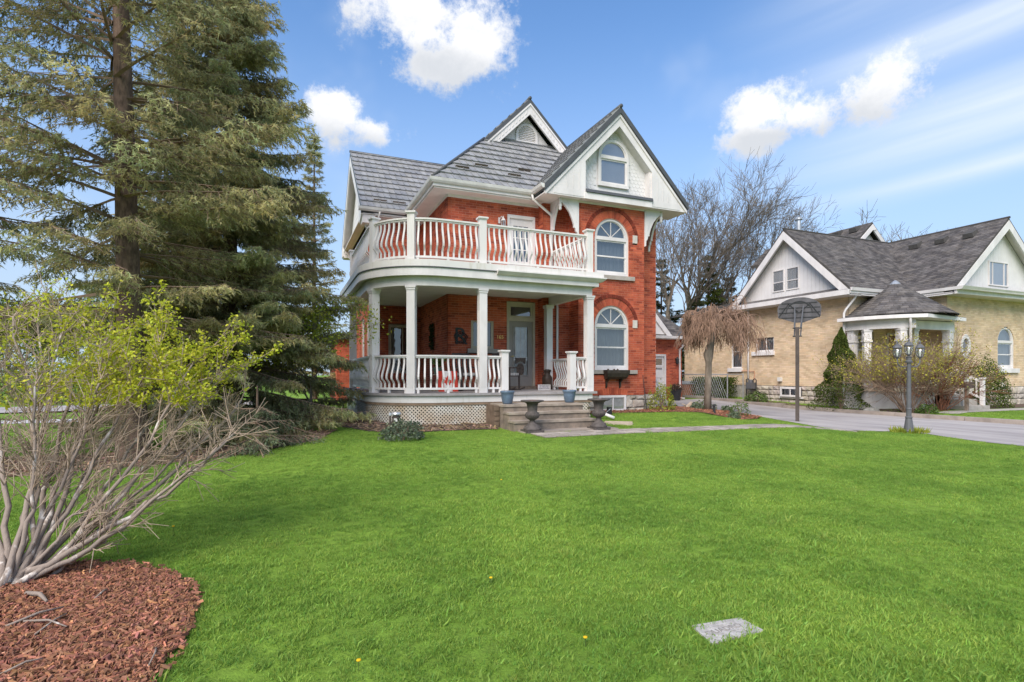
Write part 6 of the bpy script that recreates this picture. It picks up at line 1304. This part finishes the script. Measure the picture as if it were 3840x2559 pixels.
Fs2 = Fr((sb.x, sb.y, zb_), (.78, -.62, 0), (.62, .78, 0)); b = MB(); b.fb(Fs2, -.36, .36, -.14, .14, -.02, .035); b.fb(Fs2, -.36, .34, .09, .14, .035, .075); b.fb(Fs2, -.36, .34, -.14, -.09, .035, .075); b.build('block', mat('tan_concrete', (.42, .34, .27), .95, .15, 6.0, .3, 40), t)
w1 = at_z(2272, 1561, .32); tag(MB().tube([(w1.x-.18, w1.y+.25, .4), (w1.x, w1.y, .36), (w1.x+.18, w1.y-.14, .27)], .045, 8).build('downspout_extension', white, smooth=True), 'white downspout extension ending beside the splash block', 'downspout')
# ladder and planter at the garage
t = thing('step_ladder', 'grey aluminium step ladder leaning at the garage door', 'ladder', (at_y(2480, 1480, 21.6).x, 21.6, .25)); lxx = at_y(2474, 1480, 21.5).x
for s in (0, .42): MB().tube([(lxx+s*.1, 21.3+s, .24), (lxx-.25+s*.1, 21.7+s*.3, 1.75)], .035, 6).build('rail', galv, t)
for k in range(4): f = .15+k*.22; MB().tube([(lxx-.25*f, lerp(21.3, 21.7, f), lerp(.24, 1.75, f)), (lxx-.25*f+.042, lerp(21.72, 21.83, f), lerp(.24, 1.75, f))], .025, 6).build('rung', galv, t)
MB().box(lxx-.35, lxx-.08, 21.6, 21.9, 1.74, 1.79).build('top_cap', wood, t)
gq = at_y(2532, 1490, 21.5); t = thing('planter', 'tall black planter of dry brown foliage beside the garage downspout', 'planter', (gq.x, 21.45, .24)); zq = gz(gq.x, 21.45); MB().lathe((gq.x, 21.45, zq), [(.2, 0), (.27, .5), (.29, .55), (.25, .53)], 16).build('pot_body', blackm, t); r_ = np.random.default_rng(3); n = 420; d_ = unit(r_.normal(size=(n, 3))); d_[:, 2] = abs(d_[:, 2]); link('foliage', leaves(np.array([gq.x, 21.45, zq+.5])+d_*np.array([.38, .38, .34])*r_.uniform(.3, 1, (n, 1)), .1, r_, tint(r_, n, .4, 1.1)), mat('dry_foliage', (.13, .085, .06), .9, .3, 5.0, attr=True), t)
# fence, screen, cabinet and meter by the bungalow
t = thing('wire_fence', 'low chain-link fence with grey top rail behind the drive', 'fence', (20.2, 20.5, .25)); 
for x, y in ((20.75, 20.45), (19.9, 20.6), (18.6, 24.2)): MB().tube([(x, y, gz(x, y)-.05), (x, y, 1.5)], .03, 6).build('fence_post', galv, t)
for a, b_ in (((20.75, 20.45), (19.9, 20.6)), ((19.9, 20.6), (18.6, 24.2))): MB().tube([(*a, 1.47), (*b_, 1.47)], .022, 6).build('top_rail', galv, t)
wm = MB(); 
for k in range(34): f = k/33; x, y = lerp(19.9, 18.6, f), lerp(20.6, 24.2, f); x2, y2 = lerp(19.9, 18.6, min(1, f+.12)), lerp(20.6, 24.2, min(1, f+.12)); wm.tube([(x, y, .3), (x2, y2, 1.45)], .004, 3); wm.tube([(x2, y2, .3), (x, y, 1.45)], .004, 3)
wm.build('wire_mesh', galv, t, kind='stuff')
q0 = at_y(2600, 1400, 25.5); q1 = at_y(2712, 1400, 25.5); t = thing('lattice_screen', 'tan wooden lattice privacy screen behind the hedge', 'screen', (q0.x, 25.5, .3)); F = front(25.5); zt_ = at_y(2650, 1372, 25.5).z; u0_, u1_ = q0.x, q1.x
for a, b_, c, d_ in ((u0_, u0_+.1, .2, zt_), (u1_-.1, u1_, .2, zt_), (u0_+.1, u1_-.1, zt_-.1, zt_), (u0_+.1, u1_-.1, .3, .4)): MB().fb(F, a, b_, -.04, .04, c, d_).build('frame_board', mat('tan_wood', (.45, .30, .17), .8, .2, 5.0), t)
lt = MB(); k = u0_-1.5
while k < u1_:
    for s in (1, -1):
        pts = []
        for f in (0, 1): zz_ = lerp(.4, zt_-.1, f); uu = k+(f if s == 1 else 1-f)*(zt_-.5); pts.append((uu, zz_))
        (ua_, za_), (ub_, zb2) = pts
        lo, hi = u0_+.1, u1_-.1
        if max(ua_, ub_) < lo or min(ua_, ub_) > hi: continue
        t0, t1 = 0, 1; dx = ub_-ua_
        ts = sorted([(lo-ua_)/dx, (hi-ua_)/dx]); t0, t1 = max(0, ts[0]), min(1, ts[1])
        if t1-t0 < .05: continue
        A_, B_ = (lerp(ua_, ub_, t0), lerp(za_, zb2, t0)), (lerp(ua_, ub_, t1), lerp(za_, zb2, t1)); lt.prism(F, [(A_[0]-.02, A_[1]), (A_[0]+.02, A_[1]), (B_[0]+.02, B_[1]), (B_[0]-.02, B_[1])], -.01 if s == 1 else .0, .0 if s == 1 else .01)
    k += .09
lt.build('lattice', redwood, t, kind='stuff')
q = at_y(2582, 1480, 23.5); t = thing('wooden_planter', 'orange-brown wooden box with grey lid beyond the fence', 'box', (q.x, 23.5, .25)); MB().box(q.x-.5, q.x+.5, 23.5, 24.2, .2, .95).build('crate', redwood, t); MB().box(q.x-.56, q.x+.56, 23.45, 24.25, .95, 1.1).build('lid', mat('grey_lid', (.35, .36, .38), .7), t)
my = at_x(2820, 1450, 20.8).y; t = thing('gas_meter', 'grey gas meter with looped black pipes on the stone foundation', 'meter', (20.8, my, .25)); MB().box(20.6, 20.9, my-.17, my+.17, .78, 1.08).build('meter_body', gmetal, t); MB().lathe((20.72, my, 1.08), [(.1, 0), (.1, .1), (.06, .14)], 12).build('regulator', gmetal, t)
MB().tube([(20.75, my+.3, .2), (20.75, my+.3, 1.22), (20.75, my+.2, 1.26), (20.75, my+.12, 1.2), (20.75, my+.12, 1.1)], .025, 8).build('pipe', blackm, t); MB().tube([(20.75, my-.12, 1.08), (20.75, my-.12, 1.22), (20.75, my-.22, 1.26), (20.75, my-.3, 1.2), (20.75, my-.3, .7), (20.95, my-.35, .6)], .025, 8).build('pipe', blackm, t)
MB().tube([(20.93, my-.02, 1.2), (20.93, my-.02, 1.62), (20.93, my+1.6, 1.66)], .02, 6).build('copper_pipe', copper, t)
vq = at_x(2926, 1423, 20.95); tag(MB().box(20.85, 21.0, vq.y-.08, vq.y+.08, vq.z-.09, vq.z+.09).build('dryer_vent', plastic), 'small cream dryer vent on the buff brick side wall', 'vent')
vq = at_y(3761, 1443, 13.55); tag(MB().prism(Fr((vq.x-.1, 13.6, 0), (0, -1, 0), (1, 0, 0)), [(0, vq.z-.08), (.12, vq.z-.08), (.1, vq.z), (0, vq.z+.09)], 0, .2).build('vent_hood', white), 'white vent hood low on the bungalow front wall', 'vent')
mq = (22.3, 11.75); t = thing('mailbox', 'rustic dark wooden mailbox on a post before the twiggy shrub', 'mailbox', (*mq, gz(*mq))); MB().box(mq[0]-.05, mq[0]+.05, mq[1]-.05, mq[1]+.05, gz(*mq)-.05, 1.0).build('post', wood, t); MB().hexa([(mq[0]-.25, mq[1]-.12, .98), (mq[0]+.25, mq[1]-.12, .98), (mq[0]+.25, mq[1]+.12, .98), (mq[0]-.25, mq[1]+.12, .98), (mq[0]-.27, mq[1]-.1, 1.17), (mq[0]+.27, mq[1]-.1, 1.2), (mq[0]+.27, mq[1]+.1, 1.2), (mq[0]-.27, mq[1]+.1, 1.17)]).build('box', mat('dark_wood', (.09, .06, .05), .85, .3, 8.0), t)
# basketball hoop
hb = at_z(2990, 1582, 0.0); t = thing('basketball_hoop', 'basketball hoop seen from behind, grey fan backboard on a brown square pole', 'basketball hoop', (hb.x, hb.y, 0)); vd = Vector((hb.x, hb.y, 0)).normalized(); U = Vector((vd.y, -vd.x, 0)); ztop = EYE+(HY-1228)/FPX*17
Fh = Fr((hb.x, hb.y, 0), U, -vd); MB().fb(Fh, -.055, .055, -.055, .055, -.05, ztop).build('pole', brownmetal, t)
Fbk = Fr((hb.x+vd.x*.55, hb.y+vd.y*.55, 0), U, -vd); cz = EYE+(HY-1164)/FPX*17.5; cxo = .05
shape = [(-.13, -.40), (.13, -.40), (.6, -.22), (.62, .03)]+[(.62*math.cos(a), .05+.35*math.sin(a)) for a in [math.pi*i/14 for i in range(1, 14)]]+[(-.62, .03), (-.6, -.22)]
MB().prism(Fbk, [(u+cxo, z+cz) for u, z in shape], -.02, .02).build('backboard', mat('grey_backboard', (.085, .08, .085), .6, .25, 4.0), t)
for z in (-.24, -.08, .07, .22):
    h_ = .58 if z < .1 else .5; MB().fb(Fbk, cxo-h_, cxo+h_, .02, .035, cz+z-.012, cz+z+.012).build('rib', blackm, t)
b = MB(); b.ring(Fbk, cxo, cz-.1, .36, .385, 0, math.pi, .03, .045, 14); b.build('rib', blackm, t)
for s in (-1, 1):
    MB().tube([Fbk.p(cxo+s*.58, .04, cz-.2), Fbk.p(cxo+s*.3, .04, cz+.2), Fbk.p(cxo+s*.04, .04, cz-.05)], .012, 5).build('brace', blackm, t); u = s*.085
    MB().tube([Fh.p(u, .0, ztop-.28), Fbk.p(cxo+s*.1, .04, cz-.1)], .022, 6).build('arm', gmetal, t); MB().tube([Fh.p(u, .0, ztop-.02), Fbk.p(cxo+s*.12, .04, cz+.12)], .02, 6).build('arm', gmetal, t)
for z in (ztop-.03, ztop-.28): MB().tube([Fh.p(-.13, 0, z), Fh.p(.13, 0, z)], .018, 6).build('pivot_bolt', blackm, t)
rc_ = Fbk.p(cxo, -.26, cz-.25); b = MB(); ps = [(rc_[0]+.22*math.cos(a), rc_[1]+.22*math.sin(a), rc_[2]) for a in [2*math.pi*i/20 for i in range(21)]]; b.tube(ps, .01, 5); b.build('rim', mat('orange_rim', (.5, .12, .03), .5), t)
# lamp post
lp = at_z(3408, 1622, 0.0); t = thing('lamp_post', 'dark grey garden lamp post with three glass lanterns at the lawn corner', 'lamp post', (lp.x, lp.y, 0)); dl = lp.x*FW.x+lp.y*FW.y
zpx = lambda y: EYE+(HY-y)/FPX*dl
zc0, zc1 = zpx(1350), zpx(1620)
MB().lathe((lp.x, lp.y, -.03), [(.125, 0), (.125, .07), (.11, .1), (.075, .36), (.07, .38), (.078, .39), (.078, .42), (.058, .44), (.058, .6), (.064, .61), (.064, .63), (.052, .65), (.05, zc0-.6), (.045, zc0-.05), (.075, zc0-.04), (.08, zc0), (.055, zc0+.02), (.06, zc0+.09), (.075, zc0+.1), (.02, zc0+.12)], 16).build('post', gmetal, t, smooth=False)
def lantern(x, y, z, parent):
    b = MB(); b.lathe((x, y, z), [(.02, 0), (.03, .03), (.055, .045), (.06, .06), (.03, .065)], 8); b.lathe((x, y, z+.27), [(.1, 0), (.105, .015), (.085, .05), (.04, .1), (.02, .11), (.02, .13), (.028, .145), (.008, .19)], 8)
    for k in range(6): a = k*math.pi/3; b.tube([(x+.05*math.cos(a), y+.05*math.sin(a), z+.05), (x+.09*math.cos(a), y+.09*math.sin(a), z+.15), (x+.088*math.cos(a), y+.088*math.sin(a), z+.275)], .007, 4)
    l_ = b.build('lantern', gmetal, parent); MB().lathe((x, y, z+.06), [(.05, 0), (.08, .09), (.08, .21)], 12).build('lantern_glass', glass_mat('lamp_glass', (.9, .9, .88), .12), l_, smooth=True); MB().lathe((x, y, z+.06), [(.015, 0), (.02, .06), (.03, .1), (.01, .16)], 8).build('bulb', mat('opal_bulb', (.8, .8, .78), .4), l_)
lantern(lp.x, lp.y, zc0+.08, t)
for s, px in ((-1, 3365), (1, 3450)):
    off = (px-3408)/FPX*dl; ox = Vector((RT.x, RT.y, 0))*off; zl = zc0+.02; b = MB(); P0 = Vector((lp.x, lp.y, zc0-.14)); b.tube([P0, P0+ox*.35+Vector((0, 0, -.04)), P0+ox*.75+Vector((0, 0, -.03)), P0+ox*.98+Vector((0, 0, .05)), P0+ox+Vector((0, 0, .17))], .016, 6); b.build('arm', gmetal, t, smooth=True); lantern(lp.x+ox.x, lp.y+ox.y, zl, t)
t = thing('hosta_plant', 'ring of pale green spring shoots around the lamp post base', 'plant', (lp.x, lp.y, 0)); r_ = np.random.default_rng(5); n = 240; a = r_.uniform(0, 6.28, n); rd = r_.uniform(.16, .40, n); Pn = np.stack([lp.x+rd*np.cos(a), lp.y+rd*np.sin(a), np.zeros(n)-.01], -1); V, F_, C = blades(Pn, np.stack([np.cos(a)*.35, np.sin(a)*.35, np.ones(n)], -1)+r_.normal(0, .2, (n, 3)), r_.uniform(.1, .2, n), .035, r_, tint(r_, n)); link('shoots', np_mesh('shoots', V, F_, C), limem, t)
# stone plaque in the lawn
cs = [at_z(x, y, .01) for x, y in ((2592, 2345), (2672, 2415), (2862, 2362), (2775, 2316))]; c0 = sum(cs, Vector())/4; t = thing('stone_plaque', 'square weathered stone slab with worn lettering set in the lawn', 'plaque', (c0.x, c0.y, 0)); pm_ = mat('pale_plaque', (.50, .47, .44), .95, .2, 22.0, .5, 60, c2=(.32, .30, .28))
MB().hexa([(p.x, p.y, -.08) for p in cs]+[(p.x, p.y, .01) for p in cs]).build('slab', pm_, t)
ux = (cs[2]-cs[1]).normalized(); uy = (cs[0]-cs[1]).normalized(); Wd_ = (cs[2]-cs[1]).length; Ht_ = (cs[0]-cs[1]).length
def on(u, v, z=.01): q = cs[1]+ux*(u*Wd_)+uy*(v*Ht_); return (q.x, q.y, z)
for (u0, v0, u1, v1) in ((.1, .3, .72, .62), (.18, .68, .7, .8)):
    b = MB(); e = .012
    for a_, b_ in (((u0, v0), (u1, v0)), ((u1, v0), (u1, v1)), ((u1, v1), (u0, v1)), ((u0, v1), (u0, v0))): b.tube([on(*a_), on(*b_)], .004, 4)
    b.build('panel_edge', pm_, t)
cu = bpy.data.curves.new('plq', 'FONT'); cu.body = 'QUADRO'; cu.size = .06; cu.extrude = .002; cu.align_x = 'CENTER'; cu.align_y = 'CENTER'; o_ = bpy.data.objects.new('plq', cu); me = bpy.data.meshes.new_from_object(o_); bpy.data.objects.remove(o_); n = link('lettering', me, mat('plaque_letters', (.27, .25, .23), .95)); vy_ = Vector((0, 0, 1)).cross(ux).normalized(); n.matrix_basis = Matrix.Translation(on(.42, .45, .011)) @ Matrix((ux, vy_, Vector((0, 0, 1)))).transposed().to_4x4(); adopt(n, t)
tag(MB().tube([at_y(2470, 1270, 14.7)+Vector((.9, .4, -1)), at_y(2470, 1270, 14.7)+Vector((.9, .4, .2))], .01, 5).build('garden_stake', blackm), 'thin black rod standing against the corner of the bay', 'stake') if 0 else None
q = at_y(2419, 1440, 14.6); tag(MB().tube([(q.x+.08, 14.6, gz(q.x, 14.6)-.05), (q.x, 14.72, at_y(2415, 1408, 14.7).z)], .012, 6).build('garden_stake', blackm), 'thin black rod leaning against the bay corner', 'stake')
# service wire across to the bungalow
a_, b_ = Vector((12.0, 24.0, 6.3)), at_y(3290, 862, 18.4); tag(MB().tube([a_.lerp(b_, k/10)-Vector((0, 0, .5*4*(k/10)*(1-k/10))) for k in range(11)], .012, 4).build('service_wire', blackm), 'black overhead service wire running to the bungalow roof', 'wire')
# dandelions
for i, (px, py, lb) in enumerate(((1841, 2168, 'yellow dandelion in open lawn before the porch'), (2195, 2392, 'yellow dandelion in lawn left of the stone plaque'), (1880, 1808, 'far yellow dandelion near the lawn middle'), (650, 1975, 'yellow dandelion in lawn beside the mulch bed'), (1345, 2478, 'yellow dandelion at the near lawn edge'))):
    q = at_z(px, py, .05); t = thing('dandelion', lb, 'flower', (q.x, q.y, gz(q.x, q.y))); MB().tube([(q.x, q.y, gz(q.x, q.y)-.01), (q.x, q.y, gz(q.x, q.y)+.05)], .0025, 4).build('stem', midm, t, color=True); MB().lathe((q.x, q.y, gz(q.x, q.y)+.046), [(.004, 0), (.012, .006), (.011, .01), (.004, .012)], 10).build('flower_head', mat('dandelion_yellow', (.75, .45, .01), .7), t)
# ================================================================== grass blades
def tuft(seed, n=26, h=.06, spread=.05, lean=.5):
    r = np.random.default_rng(seed); a = r.uniform(0, 6.28, n); q = spread*np.sqrt(r.random(n)); B = np.stack([q*np.cos(a), q*np.sin(a), np.zeros(n)-.005], -1); L = h*r.uniform(.5, 1.25, n); d = np.stack([r.normal(0, lean, n), r.normal(0, lean, n), np.ones(n)], -1); d = unit(d); side = unit(np.cross(d, r.normal(size=(n, 3)))); w = ((.0026)*r.uniform(.7, 1.5, n))[:, None]
    mid = B+d*(L*.55)[:, None]; d2 = unit(d+np.stack([r.normal(0, .5, n), r.normal(0, .5, n), -.15*np.ones(n)], -1)); tip = mid+d2*(L*.5)[:, None]
    V = np.stack([B-side*w, B+side*w, mid+side*w*.8, mid-side*w*.8, tip], 1).reshape(-1, 3); F = []
    for i in range(n): k = 5*i; F += [(k, k+1, k+2), (k, k+2, k+3), (k+3, k+2, k+4)]
    k = r.uniform(.7, 1.25, n); c = np.stack([k*r.uniform(.85, 1.25, n), k, k*r.uniform(.8, 1.1, n)], -1); C = np.repeat(c, 5, 0)
    return np_mesh('grass_tuft', V, np.array(F), C)
grassm = bpy.data.materials.new('grass_blade'); grassm.use_nodes = True; T = NT(grassm.node_tree); p = grassm.node_tree.nodes['Principled BSDF']; p.inputs['Roughness'].default_value = .55; p.inputs['Specular IOR Level'].default_value = .25
geo = T.new('ShaderNodeNewGeometry').outputs['Position']; at = T.new('ShaderNodeAttribute'); at.attribute_name = 'Col'
c = T.mix(T.ss(T.noise(geo, .7, 6.0, .68), .38, .62), (.185, .33, .058, 1), (.30, .465, .085, 1)); c = T.mix(T.m('MULTIPLY', T.ss(T.noise(geo, 3.1, 5.0, .65), .52, .8), .55), c, (.40, .47, .12, 1))
c = T.mix(T.m('MULTIPLY', T.ss(T.noise(geo, 1.3, 6.0, .7), .60, .78), .5), c, (.40, .40, .15, 1)); c = T.mix(T.m('MULTIPLY', T.ss(T.noise(geo, 2.2, 3.0, .6, .5), .58, .7), .45), c, (.13, .27, .05, 1))
c = T.mix(1.0, c, at.outputs[0], 'MULTIPLY'); T.l.new(c, p.inputs['Base Color']); trn = T.new('ShaderNodeBsdfTranslucent'); T.l.new(c, trn.inputs[0]); mx = T.new('ShaderNodeMixShader'); mx.inputs[0].default_value = .45; T.l.new(p.outputs[0], mx.inputs[1]); T.l.new(trn.outputs[0], mx.inputs[2]); T.l.new(mx.outputs[0], grassm.node_tree.nodes['Material Output'].inputs[0])
def lawn_points():
    r = np.random.default_rng(77); X, Y = [], []
    for x0, x1, y0, y1, den in ((-3.5, 6, .6, 5, 420), (-4, 9, 5, 8, 300), (6, 14.5, 1.5, 5, 260), (9, 14.6, 5, 8, 240), (-6, 14.8, 8, 12, 170), (-7, 2.2, 12, 20, 90), (6.5, 15.5, 12, 15, 150), (-14, -6, 6, 20, 45), (19.8, 24, 6, 12, 60), (19.8, 21, 12, 21, 90), (-14, -3.5, 1, 8, 60)):
        n = int((x1-x0)*(y1-y0)*den); X.append(r.uniform(x0, x1, n)); Y.append(r.uniform(y0, y1, n))
    X = np.concatenate(X); Y = np.concatenate(Y); ok = np.ones(len(X), bool); jx, jy = X+r.normal(0, .035, len(X)), Y+r.normal(0, .035, len(X))
    for poly in (drive, bed_shrub, bed_front, bed_isle, pathpoly, bed_spruce, [(4.85, 10.98), (7.3, 10.98), (7.3, 13), (4.85, 13)], [(7.9, 15.4), (7.9, 12.85), (3, 12.85), (1.9, 14), (1.9, 19)], [tuple((c*.94+c0*.06)[:2]) for c in cs], [(20.8, 11.2), (31, 11.2), (31, 11.9), (20.8, 11.9)], [(22.7, 11.9), (24.2, 11.9), (24.2, 14), (20.5, 15.3), (20.5, 14)]): ok &= ~inpoly(jx, jy, poly)
    ok |= inpoly(X, Y, bed_spruce) & (r.random(len(X)) < .12)
    ok &= ~((X > 19.55) & (X < 19.85)); X, Y = X[ok], Y[ok]; return X, Y, r
X, Y, r = lawn_points(); Z = G(X, Y); n = len(X)
me = bpy.data.meshes.new('lawn_grass'); me.vertices.add(n); me.vertices.foreach_set('co', np.stack([X, Y, Z], -1).astype(np.float32).ravel())
patch = .5+.5*np.sin(X*1.3+1.7*np.sin(Y*.9))*np.cos(Y*1.1+1.3*np.sin(X*.7)); sc_a = me.attributes.new('scl', 'FLOAT', 'POINT'); sc_a.data.foreach_set('value', (r.uniform(.6, 1.25, n)*(.72+.35*patch)*(1+.7*(r.random(n) < .03))).astype(np.float32))
ra_a = me.attributes.new('rot', 'FLOAT_VECTOR', 'POINT'); ra_a.data.foreach_set('vector', np.stack([r.normal(0, .12, n), r.normal(0, .12, n), r.uniform(0, 6.28, n)], -1).astype(np.float32).ravel())
ix = me.attributes.new('idx', 'INT', 'POINT'); ix.data.foreach_set('value', r.integers(0, 3, n).astype(np.int32)); me.update()
lawn = link('lawn_grass', me); lawn['kind'] = 'stuff'; lawn['label'] = 'mown bright green lawn grass'; lawn['category'] = 'grass'
gn = bpy.data.node_groups.new('grass', 'GeometryNodeTree'); gn.interface.new_socket('Geometry', in_out='INPUT', socket_type='NodeSocketGeometry'); gn.interface.new_socket('Geometry', in_out='OUTPUT', socket_type='NodeSocketGeometry')
gi = gn.nodes.new('NodeGroupInput'); go = gn.nodes.new('NodeGroupOutput'); jn = gn.nodes.new('GeometryNodeJoinGeometry'); gn.links.new(jn.outputs[0], go.inputs[0])
def named(nm, dt): q = gn.nodes.new('GeometryNodeInputNamedAttribute'); q.data_type = dt; q.inputs[0].default_value = nm; return q.outputs[0]
for k in range(3):
    tm = tuft(k+1, [30, 26, 34][k], [.036, .044, .033][k], [.055, .045, .07][k]); tm.materials.append(grassm); to = bpy.data.objects.new('grass_tuft', tm)
    oi = gn.nodes.new('GeometryNodeObjectInfo'); oi.inputs[0].default_value = to; ip = gn.nodes.new('GeometryNodeInstanceOnPoints'); cmpn = gn.nodes.new('FunctionNodeCompare'); cmpn.data_type = 'INT'; cmpn.operation = 'EQUAL'
    gn.links.new(named('idx', 'INT'), cmpn.inputs[2]); cmpn.inputs[3].default_value = k; gn.links.new(gi.outputs[0], ip.inputs[0]); gn.links.new(cmpn.outputs[0], ip.inputs[1]); gn.links.new(oi.outputs['Geometry'], ip.inputs[2])
    gn.links.new(named('rot', 'FLOAT_VECTOR'), ip.inputs[5]); gn.links.new(named('scl', 'FLOAT'), ip.inputs[6]); gn.links.new(ip.outputs[0], jn.inputs[0])
md = lawn.modifiers.new('grass', 'NODES'); md.node_group = gn
